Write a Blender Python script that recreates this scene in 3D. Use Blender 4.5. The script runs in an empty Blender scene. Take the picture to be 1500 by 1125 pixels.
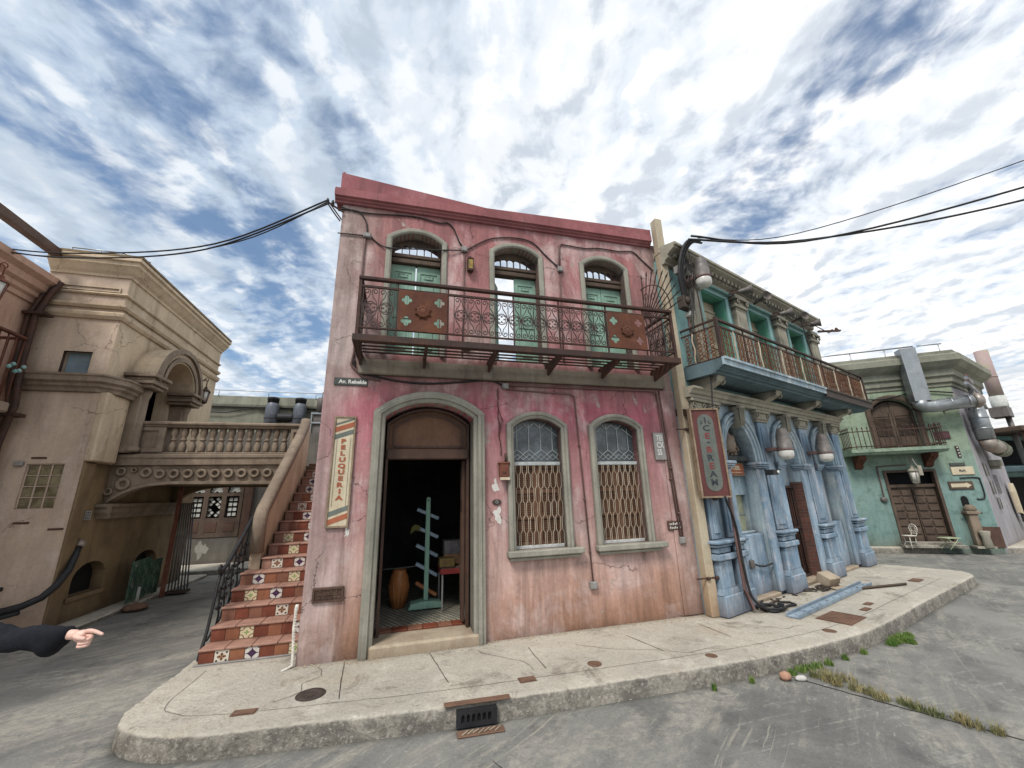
import bpy, bmesh, math, random
from mathutils import Vector, Matrix, noise as mnoise
from mathutils.geometry import tessellate_polygon
random.seed(11)
S = bpy.context.scene
COL = S.collection
R = math.radians
PI = math.pi

# ------------------------------------------------------------------ mesh builder
class MB:
    def __init__(s):
        s.v = []; s.f = []; s.mi = []; s.sm = []; s.uv = {}; s.mat = 0; s.xf = None; s.smooth = False
    def V(s, p):
        p = Vector(p)
        if s.xf is not None: p = s.xf @ p
        s.v.append(p); return len(s.v) - 1
    def F(s, idx, uv=None):
        s.f.append(tuple(idx)); s.mi.append(s.mat); s.sm.append(s.smooth)
        if uv: s.uv[len(s.f) - 1] = uv
    def quad(s, a, b, c, d, uv=None):
        s.F([s.V(a), s.V(b), s.V(c), s.V(d)], uv)
    def box(s, x0, x1, y0, y1, z0, z1):
        i = [s.V(p) for p in ((x0,y0,z0),(x1,y0,z0),(x1,y1,z0),(x0,y1,z0),(x0,y0,z1),(x1,y0,z1),(x1,y1,z1),(x0,y1,z1))]
        for q in ((0,3,2,1),(4,5,6,7),(0,1,5,4),(1,2,6,5),(2,3,7,6),(3,0,4,7)): s.F([i[k] for k in q])
    def cbox(s, x0, x1, y0, y1, z0, z1, c=.006):
        # box with chamfered edges
        xs=(x0,x0+c,x1-c,x1); ys=(y0,y0+c,y1-c,y1); zs=(z0,z0+c,z1-c,z1)
        def ring(pts): return [s.V(p) for p in pts]
        def rect(a,z,ins):
            X0,X1,Y0,Y1=(x0+ins,x1-ins,y0+ins,y1-ins)
            return ring([(X0+c*(1-(ins>0)),Y0,z),(X1-c*(1-(ins>0)),Y0,z),(X1,Y0+c*(1-(ins>0)),z),(X1,Y1-c*(1-(ins>0)),z),(X1-c*(1-(ins>0)),Y1,z),(X0+c*(1-(ins>0)),Y1,z),(X0,Y1-c*(1-(ins>0)),z),(X0,Y0+c*(1-(ins>0)),z)])
        def inner(z):
            a=[s.V(p) for p in ((x0+c,y0+c,z),(x1-c,y0+c,z),(x1-c,y1-c,z),(x0+c,y1-c,z))]
            return [a[0],a[1],a[1],a[2],a[2],a[3],a[3],a[0]],a
        r1=rect(0,z0+c,0); r2=rect(0,z1-c,0)
        b,ba=inner(z0); t,ta=inner(z1)
        for k in range(8):
            n=(k+1)%8
            s.F([r1[k],r1[n],r2[n],r2[k]])
            for lo,hi,fl in ((b,r1,0),(r2,t,0)):
                idx=[]
                for q in (lo[k],lo[n],hi[n],hi[k]):
                    if q not in idx: idx.append(q)
                if len(idx)>2: s.F(idx)
        s.F(ba[::-1]); s.F(ta)
    def poly(s, pts, mk, flip=False):
        i = [s.V(mk(*p)) for p in pts]
        s.F(i[::-1] if flip else i)
    def prism(s, pts, y0, y1, mk=None):
        # pts (u,z) counter-clockwise seen from -y ; extrude y0 (front) .. y1 (back)
        mk = mk or (lambda u, z, y: (u, y, z))
        a = [s.V(mk(u, z, y0)) for u, z in pts]; b = [s.V(mk(u, z, y1)) for u, z in pts]
        n = len(pts)
        if n > 4:
            t = tessellate_polygon([[Vector((u, z, 0)) for u, z in pts]])
            for q in t:
                s.F([a[k] for k in q]); s.F([b[k] for k in q][::-1])
        else:
            s.F(a); s.F(b[::-1])
        for k in range(n):
            m = (k + 1) % n
            s.F([a[m], a[k], b[k], b[m]])
    def plate(s, outer, holes, y0, y1, mk=None, back=True, reveal=None):
        mk = mk or (lambda u, z, y: (u, y, z))
        loops = [outer] + list(holes)
        flat = [p for l in loops for p in l]
        tris = tessellate_polygon([[Vector((u, z, 0)) for u, z in l] for l in loops])
        a = [s.V(mk(u, z, y0)) for u, z in flat]
        for q in tris: s.F([a[k] for k in q])
        if back:
            b = [s.V(mk(u, z, y1)) for u, z in flat]
            for q in tris: s.F([b[k] for k in q][::-1])
        else:
            b = [s.V(mk(u, z, y1)) for u, z in flat]
        o = 0
        for li, l in enumerate(loops):
            n = len(l)
            for k in range(n):
                m = (k + 1) % n
                s.F([a[o+m], a[o+k], b[o+k], b[o+m]])
            o += n
    def tube(s, pts, r, n=6, cap=True, closed=False):
        P = [Vector(p) for p in pts]; N = len(P)
        rs = r if isinstance(r, (list, tuple)) else [r] * N
        T = []
        for k in range(N):
            if closed: t = P[(k+1) % N] - P[k-1]
            else: t = P[min(k+1, N-1)] - P[max(k-1, 0)]
            if t.length < 1e-9: t = Vector((0,0,1))
            T.append(t.normalized())
        up = Vector((0,0,1)) if abs(T[0].z) < .9 else Vector((1,0,0))
        x = T[0].cross(up).normalized(); rings = []
        sm = s.smooth; s.smooth = n > 4
        for k in range(N):
            x = (x - T[k] * x.dot(T[k]))
            if x.length < 1e-6: x = T[k].orthogonal()
            x.normalize(); y = T[k].cross(x)
            rings.append([s.V(P[k] + (x*math.cos(2*PI*(j+.5)/n) + y*math.sin(2*PI*(j+.5)/n)) * rs[k]) for j in range(n)])
        for k in range(N if closed else N-1):
            A, B = rings[k], rings[(k+1) % N]
            for j in range(n):
                m = (j+1) % n
                s.F([A[j], A[m], B[m], B[j]])
        s.smooth = False
        if cap and not closed:
            s.F(rings[0][::-1]); s.F(rings[-1])
        s.smooth = sm
    def bar(s, a, b, w, h=None, up=(0,0,1)):
        # rectangular bar from a to b
        a = Vector(a); b = Vector(b); h = h or w
        t = (b-a).normalized(); u = Vector(up)
        if abs(t.dot(u)) > .98: u = Vector((0,1,0))
        x = t.cross(u).normalized() * w/2; y = x.cross(t).normalized() * h/2
        i = [s.V(p) for p in (a-x-y, a+x-y, a+x+y, a-x+y, b-x-y, b+x-y, b+x+y, b-x+y)]
        for q in ((0,1,2,3),(7,6,5,4),(1,0,4,5),(2,1,5,6),(3,2,6,7),(0,3,7,4)): s.F([i[k] for k in q])
    def lathe(s, prof, c=(0,0,0), n=16, axis='z', cap=True):
        c = Vector(c); rings = []
        for r, h in prof:
            ring = []
            for j in range(n):
                a = 2*PI*j/n; ca, sa = r*math.cos(a), r*math.sin(a)
                p = (ca, sa, h) if axis == 'z' else ((ca, h, -sa) if axis == 'y' else (h, ca, sa))
                ring.append(s.V(c + Vector(p)))
            rings.append(ring)
        sm = s.smooth; s.smooth = True
        for A, B in zip(rings, rings[1:]):
            for j in range(n):
                m = (j+1) % n
                s.F([A[j], A[m], B[m], B[j]])
        s.smooth = False
        if cap:
            s.F(rings[0][::-1]); s.F(rings[-1])
        s.smooth = sm
    def sweep(s, path, prof, mk=None, closed=False, caps=True):
        # path: (u,z) list going up the left side, over, down the right; prof: (w outward, d towards the street) list
        mk = mk or (lambda u, z, d: (u, -d, z))
        n = len(path); norms = []
        for k in range(n):
            a = Vector(path[k-1]) if (k or closed) else None
            b = Vector(path[k]); c = Vector(path[(k+1) % n]) if (k < n-1 or closed) else None
            n1 = None; n2 = None
            if a is not None:
                d = (b-a).normalized(); n1 = Vector((-d.y, d.x))
            if c is not None:
                d = (c-b).normalized(); n2 = Vector((-d.y, d.x))
            if n1 is None: m = n2
            elif n2 is None: m = n1
            else:
                m = n1+n2; m.normalize(); m = m / max(.35, m.dot(n1))
            norms.append(m)
        rings = [[s.V(mk(p[0]+m.x*w, p[1]+m.y*w, d)) for w, d in prof] for p, m in zip(path, norms)]
        for k in range(n if closed else n-1):
            A, B = rings[k], rings[(k+1) % n]
            for j in range(len(prof)-1):
                s.F([A[j], B[j], B[j+1], A[j+1]])
        if caps and not closed:
            s.F(rings[0]); s.F(rings[-1][::-1])
    def extr(s, prof, p0, p1, out, up=(0,0,1)):
        # moulding: profile (d out, h up) extruded straight from p0 to p1
        p0 = Vector(p0); p1 = Vector(p1); o = Vector(out); u = Vector(up)
        A = [s.V(p0+o*d+u*h) for d, h in prof]; B = [s.V(p1+o*d+u*h) for d, h in prof]
        n = len(prof)
        for j in range(n):
            m = (j+1) % n
            s.F([A[j], B[j], B[m], A[m]])
        s.F(A[::-1]); s.F(B)
    def build(s, name, mats, parent=None, fix=True):
        me = bpy.data.meshes.new(name)
        me.from_pydata([tuple(p) for p in s.v], [], s.f)
        if not isinstance(mats, (list, tuple)): mats = [mats]
        for m in mats: me.materials.append(m)
        me.polygons.foreach_set('material_index', [min(i, len(mats)-1) for i in s.mi])
        me.polygons.foreach_set('use_smooth', s.sm)
        if s.uv:
            l = me.uv_layers.new(name='UVMap')
            for fi, uv in s.uv.items():
                for k, li in enumerate(me.polygons[fi].loop_indices): l.data[li].uv = uv[k]
        if fix:
            bm = bmesh.new(); bm.from_mesh(me)
            bmesh.ops.recalc_face_normals(bm, faces=bm.faces)
            bm.to_mesh(me); bm.free()
        me.update()
        o = bpy.data.objects.new(name, me); COL.objects.link(o)
        if parent is not None: o.parent = parent
        return o

def thing(name, label, cat, loc=(0,0,0), rz=0, group=None):
    o = bpy.data.objects.new(name, None); COL.objects.link(o)
    o.empty_display_size = .2
    o.location = loc; o.rotation_euler = (0, 0, rz)
    o['label'] = label; o['category'] = cat
    if group: o['group'] = group
    return o
def tag(o, label, cat, group=None, loc=None, rz=None):
    o['label'] = label; o['category'] = cat
    if group: o['group'] = group
    if loc is not None: o.location = loc
    if rz is not None: o.rotation_euler = (0, 0, rz)
    return o
def struct(o):
    o['kind'] = 'structure'; return o
def stuff(o, label, cat):
    o['kind'] = 'stuff'; o['label'] = label; o['category'] = cat; return o
def dup(root, loc=None, rz=None, label=None, group=None):
    r = root.copy(); COL.objects.link(r)
    if loc is not None: r.location = loc
    if rz is not None: r.rotation_euler = (0, 0, rz)
    if label: r['label'] = label
    if group: r['group'] = group
    for ch in list(root.children):
        c = ch.copy(); COL.objects.link(c); c.parent = r
        for g in list(ch.children):
            d = g.copy(); COL.objects.link(d); d.parent = c
    return r

# frames -------------------------------------------------------------
A_P = R(16.02); O_P = Vector((-2.1815, 4.4229, 0))
A_B = R(34.5);  O_B = Vector((2.6055, 5.5056, 0))
A_G = R(-19);   O_G = Vector((9.4786, 11.1419, 0))
def frame(O, a): return Matrix.Translation(O) @ Matrix.Rotation(a, 4, 'Z')
FP, FB, FG = frame(O_P, A_P), frame(O_B, A_B), frame(O_G, A_G)
def P_(u, off, z=0): return FP @ Vector((u, -off, z))
def B_(u, off, z=0): return FB @ Vector((u, -off, z))
def G_(u, off, z=0): return FG @ Vector((u, -off, z))

def arch(u0, u1, zb, zs, zt, n=14, open_path=False):
    # opening outline: bottom left, up, over the arch, down; counter-clockwise from street = bl, br, ..., so reverse
    r = (u1-u0)/2; c = (u0+u1)/2; h = zt-zs
    if h < r*.75:      # segmental
        rad = (r*r+h*h)/(2*h); cz = zt-rad; a0 = math.asin(r/rad)
        top = [(c+rad*math.sin(-a0+2*a0*k/n), cz+rad*math.cos(-a0+2*a0*k/n)) for k in range(n+1)]
    else:
        top = [(c-r*math.cos(PI*k/n), zs+h*math.sin(PI*k/n)) for k in range(n+1)]
    path = [(u0, zb)] + top + [(u1, zb)]
    return path
def loop(path): return path[::-1]

def spiral(cx, cz, r0, r1, a0, a1, n=14):
    return [(cx+(r0+(r1-r0)*k/n)*math.cos(a0+(a1-a0)*k/n), cz+(r0+(r1-r0)*k/n)*math.sin(a0+(a1-a0)*k/n)) for k in range(n+1)]
def circ(cx, cz, r, n=14): return [(cx+r*math.cos(2*PI*k/n), cz+r*math.sin(2*PI*k/n)) for k in range(n)]

def text_mesh(mb, txt, u, z, h, y, mat=None, vertical=False, step=None, sx=1.0, mk=None, bold=0.0, italic=0.0):
    # add lettering as thin raised geometry at height h, left edge u / centre when vertical
    old = mb.mat
    if mat is not None: mb.mat = mat
    def one(t, u0, z0, center):
        cu = bpy.data.curves.new('lettering', 'FONT'); cu.body = t; cu.size = h*1.4; cu.extrude = .0; cu.resolution_u = 2
        cu.offset = bold; cu.shear = italic
        ob = bpy.data.objects.new('lettering', cu); COL.objects.link(ob)
        dg = bpy.context.evaluated_depsgraph_get(); ev = ob.evaluated_get(dg); me = ev.to_mesh()
        xs = [v.co.x for v in me.vertices] or [0]
        off = -(min(xs)+max(xs))/2 if center else -min(xs)
        m = mk or (lambda a, b: (a, y, b))
        base = [mb.V(m(u0+(v.co.x+off)*sx, z0+v.co.y)) for v in me.vertices]
        for p in me.polygons: mb.F([base[i] for i in p.vertices])
        w = (max(xs)-min(xs))*sx
        ev.to_mesh_clear(); bpy.data.objects.remove(ob); bpy.data.curves.remove(cu)
        return w
    if vertical:
        for k, ch in enumerate(txt):
            if ch.strip(): one(ch, u, z-k*step-h, True)
    else: one(txt, u, z, False)
    mb.mat = old
# ------------------------------------------------------------------ materials
class NT:
    def __init__(s, tree): s.t = tree; s.nodes = tree.nodes; s.links = tree.links
    def put(s, inp, val):
        if isinstance(val, bpy.types.NodeSocket): s.links.new(val, inp)
        elif val is not None:
            if inp.type == 'RGBA' and len(val) == 3: val = (*val, 1)
            inp.default_value = val
    def n(s, ty, _props=None, **kw):
        nd = s.nodes.new(ty)
        for k, v in (_props or {}).items(): setattr(nd, k, v)
        for k, v in kw.items():
            s.put(nd.inputs[int(k[1:]) if k[0] == 'i' and k[1:].isdigit() else k.replace('_', ' ')], v)
        return nd
    def math(s, op, a, b=None, c=None, clamp=False):
        nd = s.nodes.new('ShaderNodeMath'); nd.operation = op; nd.use_clamp = clamp
        s.put(nd.inputs[0], a)
        if b is not None: s.put(nd.inputs[1], b)
        if c is not None: s.put(nd.inputs[2], c)
        return nd.outputs[0]
    def mix(s, f, a, b, blend='MIX'):
        nd = s.nodes.new('ShaderNodeMix'); nd.data_type = 'RGBA'; nd.blend_type = blend
        s.put(nd.inputs[0], f); s.put(nd.inputs[6], a); s.put(nd.inputs[7], b)
        return nd.outputs[2]
    def noise(s, vec, scale=1, detail=6, rough=.6, dist=0, out=0):
        nd = s.nodes.new('ShaderNodeTexNoise'); s.put(nd.inputs['Vector'], vec)
        nd.inputs['Scale'].default_value = scale; nd.inputs['Detail'].default_value = detail
        nd.inputs['Roughness'].default_value = rough; nd.inputs['Distortion'].default_value = dist
        return nd.outputs[out]
    def ramp(s, f, stops, interp='LINEAR'):
        nd = s.nodes.new('ShaderNodeValToRGB'); s.put(nd.inputs[0], f); cr = nd.color_ramp; cr.interpolation = interp
        while len(cr.elements) > 1: cr.elements.remove(cr.elements[-1])
        for k, (p, c) in enumerate(stops):
            e = cr.elements[0] if k == 0 else cr.elements.new(p)
            e.position = p
            if isinstance(c, (int, float)): c = (c, c, c)
            e.color = (*c[:3], 1)
        return nd.outputs[0]
    def smooth(s, v, a, b, lo=0., hi=1.):
        nd = s.nodes.new('ShaderNodeMapRange'); nd.interpolation_type = 'SMOOTHSTEP'
        s.put(nd.inputs[0], v); nd.inputs[1].default_value = a; nd.inputs[2].default_value = b
        nd.inputs[3].default_value = lo; nd.inputs[4].default_value = hi
        return nd.outputs[0]
    def scale(s, vec, xyz, loc=(0,0,0), rot=(0,0,0)):
        nd = s.nodes.new('ShaderNodeMapping'); s.put(nd.inputs[0], vec)
        nd.inputs[1].default_value = loc; nd.inputs[2].default_value = rot; nd.inputs[3].default_value = xyz
        return nd.outputs[0]
def newmat(name):
    m = bpy.data.materials.new(name); m.use_nodes = True; m.node_tree.nodes.clear()
    nt = NT(m.node_tree)
    out = nt.n('ShaderNodeOutputMaterial'); b = nt.n('ShaderNodeBsdfPrincipled')
    nt.links.new(b.outputs[0], out.inputs[0])
    return m, nt, b

def weathered(name, base, alt, stain=(.09,.06,.045), light=None, zramp=None, xramp=None, pscale=1.3, stain_amt=.45, streak=.4,
              light_amt=.35, rough=.85, metal=0., bump=.25, fine=28, crack=0., ao=.65, chips=None, spots=.0, seed=0., sat=None, basegrad=None, courses=None, lthr=(.52,.72), aod=.24, wash=.11):
    m, nt, b = newmat(name)
    tc = nt.n('ShaderNodeTexCoord'); co = tc.outputs['Object']
    if seed: co = nt.scale(co, (1,1,1), (seed*3.1, seed*1.7, seed*.0))
    sep = nt.n('ShaderNodeSeparateXYZ'); nt.put(sep.inputs[0], tc.outputs['Object']); X, Y, Z = sep.outputs
    big = nt.noise(co, pscale, 8, .62, .4)
    mid = nt.noise(co, pscale*4.3, 8, .7, .2)
    fin = nt.noise(co, fine, 4, .7)
    if zramp:
        z0, z1 = zramp[0][0], zramp[-1][0]
        zz = nt.math('ADD', Z, nt.math('MULTIPLY', nt.math('SUBTRACT', big, .5), 1.3))
        f = nt.math('DIVIDE', nt.math('SUBTRACT', zz, z0), z1-z0)
        col = nt.ramp(f, [((z-z0)/(z1-z0), c) for z, c in zramp])
        col = nt.mix(nt.smooth(mid, .45, .75, 0, .6), col, nt.mix(1, col, alt, 'MULTIPLY'))
    else:
        col = nt.mix(nt.smooth(big, .38, .66), base, alt)
    if xramp:
        for (xa, xb, c, amt, zmin) in xramp:
            f = nt.smooth(nt.math('ADD', X, nt.math('MULTIPLY', nt.math('SUBTRACT', mid, .5), .5)), min(xa, xb), max(xa, xb), 1 if xa < xb else 0, 0 if xa < xb else 1)
            if zmin is not None: f = nt.math('MULTIPLY', f, nt.smooth(Z, zmin-.4, zmin+.4))
            col = nt.mix(nt.math('MULTIPLY', f, amt), col, c)
    if light is not None:
        col = nt.mix(nt.smooth(nt.noise(nt.scale(co, (1,1,.7), (4.1,2.2,1.3)), pscale*1.9, 10, .68, .5), lthr[0], lthr[1], 0, light_amt), col, light)
    if streak:
        st = nt.noise(nt.scale(co, (4.6,4.6,.5)), 1.0, 8, .66, .7)
        st2 = nt.noise(nt.scale(co, (13,13,2.6)), 1.0, 6, .68, .5)
        f = nt.math('MULTIPLY', nt.smooth(st, .5, .74), nt.smooth(st2, .3, .7, .45, 1))
        col = nt.mix(nt.math('MULTIPLY', f, streak), col, stain)
    if wash:
        wv = nt.math('ADD', nt.math('MULTIPLY', nt.noise(nt.scale(co, (5,5,.55), (2,5,1)), 1.0, 9, .68, .5), .72), nt.math('MULTIPLY', nt.noise(nt.scale(co, (17,17,2.2), (1,3,1)), 1.0, 6, .7, .4), .28))
        wf = nt.smooth(wv, .34, .66, 1-wash, 1+wash*.55)
        col = nt.mix(1, col, nt.n('ShaderNodeCombineXYZ', None, X=wf, Y=wf, Z=wf).outputs[0], 'MULTIPLY')
    f = nt.smooth(nt.noise(nt.scale(co, (1,1,1), (9,5,2)), pscale*2.6, 10, .75, .6), .55, .78, 0, stain_amt)
    col = nt.mix(f, col, stain)
    if basegrad:
        for (za, zb, c, amt) in basegrad:
            zz = nt.math('ADD', Z, nt.math('MULTIPLY', nt.math('SUBTRACT', mid, .5), abs(zb-za)*1.2))
            col = nt.mix(nt.smooth(zz, za, zb, amt, 0) if za < zb else nt.smooth(zz, zb, za, 0, amt), col, c)
    h = nt.math('ADD', nt.math('MULTIPLY', mid, .6), nt.math('MULTIPLY', fin, .25))
    if courses:   # faint block courses: (height, width, strength)
        br = nt.n('ShaderNodeTexBrick', None)
        nt.put(br.inputs['Vector'], nt.n('ShaderNodeCombineXYZ', None, X=nt.math('ADD', X, Y), Y=Z).outputs[0])
        br.inputs['Scale'].default_value = 1; br.inputs['Mortar Size'].default_value = .006; br.inputs['Mortar Smooth'].default_value = .6
        br.inputs['Brick Width'].default_value = courses[1]; br.inputs['Row Height'].default_value = courses[0]
        col = nt.mix(nt.math('MULTIPLY', br.outputs['Fac'], courses[2]), col, stain)
        h = nt.math('SUBTRACT', h, nt.math('MULTIPLY', br.outputs['Fac'], .5))
    if chips:
        cc, amt, sc = chips
        f = nt.smooth(nt.noise(nt.scale(co, (1,1,.6), (2,8,3)), sc, 10, .72, .3), amt, amt+.03)
        col = nt.mix(f, col, cc); h = nt.math('SUBTRACT', h, nt.math('MULTIPLY', f, .35))
    if crack:
        vo = nt.n('ShaderNodeTexVoronoi', {'feature': 'DISTANCE_TO_EDGE'})
        wob = nt.mix(.22, co, nt.noise(co, 3.2, 6, .7, out=1))
        nt.put(vo.inputs['Vector'], wob); vo.inputs['Scale'].default_value = 1.5
        f = nt.math('MULTIPLY', nt.smooth(vo.outputs[0], .0012, .0052, 1, 0), nt.smooth(nt.noise(nt.scale(co, (1,1,1), (7,1,9)), .9, 3, .5), .50, .57))
        f = nt.math('MULTIPLY', f, crack)
        col = nt.mix(f, col, (.05,.035,.03)); h = nt.math('SUBTRACT', h, nt.math('MULTIPLY', f, .6))
    col = nt.mix(nt.smooth(fin, .3, .75, 0, .3), col, nt.mix(1, col, (.62,.6,.58), 'MULTIPLY'))
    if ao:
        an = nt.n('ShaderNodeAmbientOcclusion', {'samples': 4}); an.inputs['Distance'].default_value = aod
        col = nt.mix(nt.smooth(an.outputs['AO'], .25, .85, ao, 0), col, nt.mix(.5, stain, nt.mix(1, col, (.3,.28,.26), 'MULTIPLY')))  # crease grime and corner shade, both put into the colour through ambient occlusion
    nt.put(b.inputs['Base Color'], col)
    nt.put(b.inputs['Roughness'], nt.smooth(mid, .3, .7, max(.05, rough-.1), min(1, rough+.08)))
    b.inputs['Metallic'].default_value = metal
    b.inputs['Specular IOR Level'].default_value = .3
    if bump:
        bp = nt.n('ShaderNodeBump'); bp.inputs['Strength'].default_value = bump; bp.inputs['Distance'].default_value = .03
        nt.put(bp.inputs['Height'], h); nt.links.new(bp.outputs[0], b.inputs['Normal'])
    return m

def simple(name, col, rough=.6, metal=0., var=.25, nscale=14, spec=.4, emit=None, bump=0.):
    m, nt, b = newmat(name)
    co = nt.n('ShaderNodeTexCoord').outputs['Object']
    n = nt.noise(co, nscale, 6, .65)
    d = tuple(c*(1-var) for c in col); l = tuple(min(1, c*(1+var)) for c in col)
    nt.put(b.inputs['Base Color'], nt.mix(nt.smooth(n, .3, .7), d, l))
    b.inputs['Roughness'].default_value = rough; b.inputs['Metallic'].default_value = metal
    b.inputs['Specular IOR Level'].default_value = spec
    if bump:
        bp = nt.n('ShaderNodeBump'); bp.inputs['Strength'].default_value = bump; bp.inputs['Distance'].default_value = .02
        nt.put(bp.inputs['Height'], n); nt.links.new(bp.outputs[0], b.inputs['Normal'])
    return m

M = {}
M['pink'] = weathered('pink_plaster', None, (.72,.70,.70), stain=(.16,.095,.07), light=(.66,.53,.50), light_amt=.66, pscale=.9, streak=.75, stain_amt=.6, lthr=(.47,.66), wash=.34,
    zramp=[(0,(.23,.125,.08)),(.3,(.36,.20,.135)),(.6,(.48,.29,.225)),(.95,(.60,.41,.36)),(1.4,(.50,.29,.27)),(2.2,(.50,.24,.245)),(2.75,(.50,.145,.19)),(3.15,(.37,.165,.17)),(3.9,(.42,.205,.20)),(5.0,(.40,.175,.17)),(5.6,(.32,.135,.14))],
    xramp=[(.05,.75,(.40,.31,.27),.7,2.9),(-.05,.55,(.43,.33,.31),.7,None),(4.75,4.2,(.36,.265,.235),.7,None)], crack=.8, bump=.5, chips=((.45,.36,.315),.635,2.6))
M['pink_band'] = weathered('pink_cornice_plaster', (.34,.125,.13), (.26,.095,.10), stain=(.12,.065,.055), light=(.45,.22,.215), light_amt=.6, streak=.7, crack=.4, bump=.3)
M['pink_roof'] = weathered('faded_red_parapet', (.33,.12,.13), (.25,.09,.10), stain=(.12,.06,.055), light=(.43,.21,.215), light_amt=.6, streak=.6, bump=.3)
M['trim'] = weathered('grey_green_stone_trim', (.36,.345,.285), (.28,.27,.225), stain=(.13,.11,.085), light=(.46,.45,.39), streak=.5, bump=.3, crack=.2, pscale=2)
M['beam'] = weathered('stained_concrete_beam', (.25,.215,.17), (.17,.14,.11), stain=(.07,.05,.04), light=(.33,.3,.25), streak=.8, bump=.35)
M['cream'] = weathered('cream_post_paint', (.52,.45,.33), (.44,.36,.25), stain=(.2,.13,.08), light=(.6,.55,.45), streak=.5, bump=.2, basegrad=[(.2,.9,(.42,.26,.15),.6)])
M['iron'] = weathered('dark_rusty_iron', (.05,.032,.027), (.085,.04,.027), stain=(.03,.02,.02), light=(.12,.07,.05), streak=.2, rough=.7, bump=.15, ao=0, pscale=4)
M['railiron'] = weathered('wrought_iron_bars', (.045,.033,.03), (.06,.035,.028), stain=(.03,.02,.02), light=(.10,.07,.06), rough=.62, bump=0, ao=0, pscale=5, streak=0)
M['corten'] = weathered('red_brown_rust_plate', (.105,.04,.027), (.145,.055,.03), stain=(.06,.024,.018), light=(.24,.10,.045), light_amt=.5, streak=.4, rough=.85, bump=.25, ao=.3, pscale=3)
M['railtop'] = weathered('rust_brown_handrail', (.052,.029,.024), (.075,.036,.027), stain=(.03,.019,.016), light=(.13,.07,.05), rough=.75, bump=.1, ao=0, pscale=5)
M['rustrail'] = weathered('orange_rusted_scrollwork', (.20,.085,.04), (.12,.05,.03), stain=(.06,.03,.02), light=(.33,.22,.12), light_amt=.6, rough=.85, bump=0, ao=0, pscale=6, streak=0)
M['greendoor'] = weathered('peeling_mint_paint', (.29,.455,.36), (.235,.385,.30), stain=(.10,.12,.085), light=(.33,.54,.43), streak=.65, chips=((.20,.13,.10),.685,5.0), bump=.25, ao=.5, pscale=3, rough=.65)
M['brownwood'] = weathered('brown_painted_wood', (.115,.065,.045), (.085,.048,.035), stain=(.04,.025,.02), light=(.18,.11,.08), streak=.6, bump=.2, rough=.6, pscale=3)
M['darkwood'] = weathered('old_grey_brown_wood', (.12,.085,.062), (.085,.058,.045), stain=(.04,.03,.022), light=(.21,.165,.13), streak=.75, bump=.3, rough=.8, pscale=3)
M['shutter'] = weathered('red_brown_shutter', (.20,.105,.062), (.145,.075,.046), stain=(.06,.033,.024), light=(.29,.17,.11), streak=.5, bump=.2, rough=.7, pscale=3)
M['grille'] = weathered('pale_painted_grille', (.56,.48,.37), (.42,.33,.23), stain=(.22,.13,.08), light=(.66,.61,.52), rough=.7, bump=0, ao=0, pscale=5, streak=0)
M['leading'] = simple('grey_glazing_lattice', (.45,.47,.46), .6, 0, .2)
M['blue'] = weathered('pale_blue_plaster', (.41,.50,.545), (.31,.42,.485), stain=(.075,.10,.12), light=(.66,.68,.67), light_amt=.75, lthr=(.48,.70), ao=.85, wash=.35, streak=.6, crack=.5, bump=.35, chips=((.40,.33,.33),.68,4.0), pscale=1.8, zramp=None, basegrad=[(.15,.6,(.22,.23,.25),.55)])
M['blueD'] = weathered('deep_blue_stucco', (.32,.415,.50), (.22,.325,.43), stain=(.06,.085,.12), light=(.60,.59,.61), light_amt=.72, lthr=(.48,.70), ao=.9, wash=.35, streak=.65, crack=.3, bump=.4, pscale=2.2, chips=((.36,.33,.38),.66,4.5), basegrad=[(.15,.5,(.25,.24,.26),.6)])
M['teal'] = weathered('teal_plaster', (.27,.45,.43), (.20,.37,.36), stain=(.08,.13,.13), light=(.45,.58,.56), streak=.6, bump=.3, pscale=2)
M['tealG'] = weathered('green_reveal_paint', (.13,.37,.27), (.10,.30,.22), stain=(.05,.11,.09), light=(.24,.48,.37), streak=.4, bump=.2, pscale=2)
M['greytrim'] = weathered('weathered_cream_stone', (.40,.37,.29), (.31,.285,.225), stain=(.11,.095,.08), light=(.5,.475,.4), streak=.7, bump=.4, pscale=2.4)
M['slate'] = weathered('grey_blue_underside', (.13,.19,.21), (.09,.14,.155), stain=(.045,.06,.07), light=(.3,.36,.38), streak=.4, bump=.3, pscale=2)
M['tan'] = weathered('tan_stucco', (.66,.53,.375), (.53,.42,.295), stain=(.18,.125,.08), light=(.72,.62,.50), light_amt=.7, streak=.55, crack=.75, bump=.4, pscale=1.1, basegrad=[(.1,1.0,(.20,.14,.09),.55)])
M['tanF'] = weathered('pinkish_tan_stucco', (.65,.51,.395), (.53,.41,.315), stain=(.18,.125,.09), light=(.72,.63,.55), light_amt=.6, streak=.5, crack=.75, bump=.4, pscale=1.1, basegrad=[(.1,.7,(.27,.18,.12),.5)])
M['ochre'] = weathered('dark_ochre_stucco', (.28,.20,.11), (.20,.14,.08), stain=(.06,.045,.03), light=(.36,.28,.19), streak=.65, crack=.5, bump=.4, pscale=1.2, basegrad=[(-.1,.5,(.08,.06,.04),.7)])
M['stone'] = weathered('brown_cast_stone', (.30,.235,.175), (.22,.17,.125), stain=(.08,.058,.042), light=(.44,.37,.29), light_amt=.6, streak=.6, bump=.45, pscale=2.4)
M['reargrey'] = weathered('dark_grey_rear_wall', (.17,.155,.13), (.125,.115,.10), stain=(.06,.05,.042), light=(.28,.26,.23), streak=.6, bump=.35)
M['peel'] = weathered('pale_grey_peeled_layer', (.36,.345,.31), (.28,.27,.24), stain=(.14,.12,.10), light=(.48,.46,.42), streak=.4, bump=.3, ao=0, pscale=5)
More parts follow.
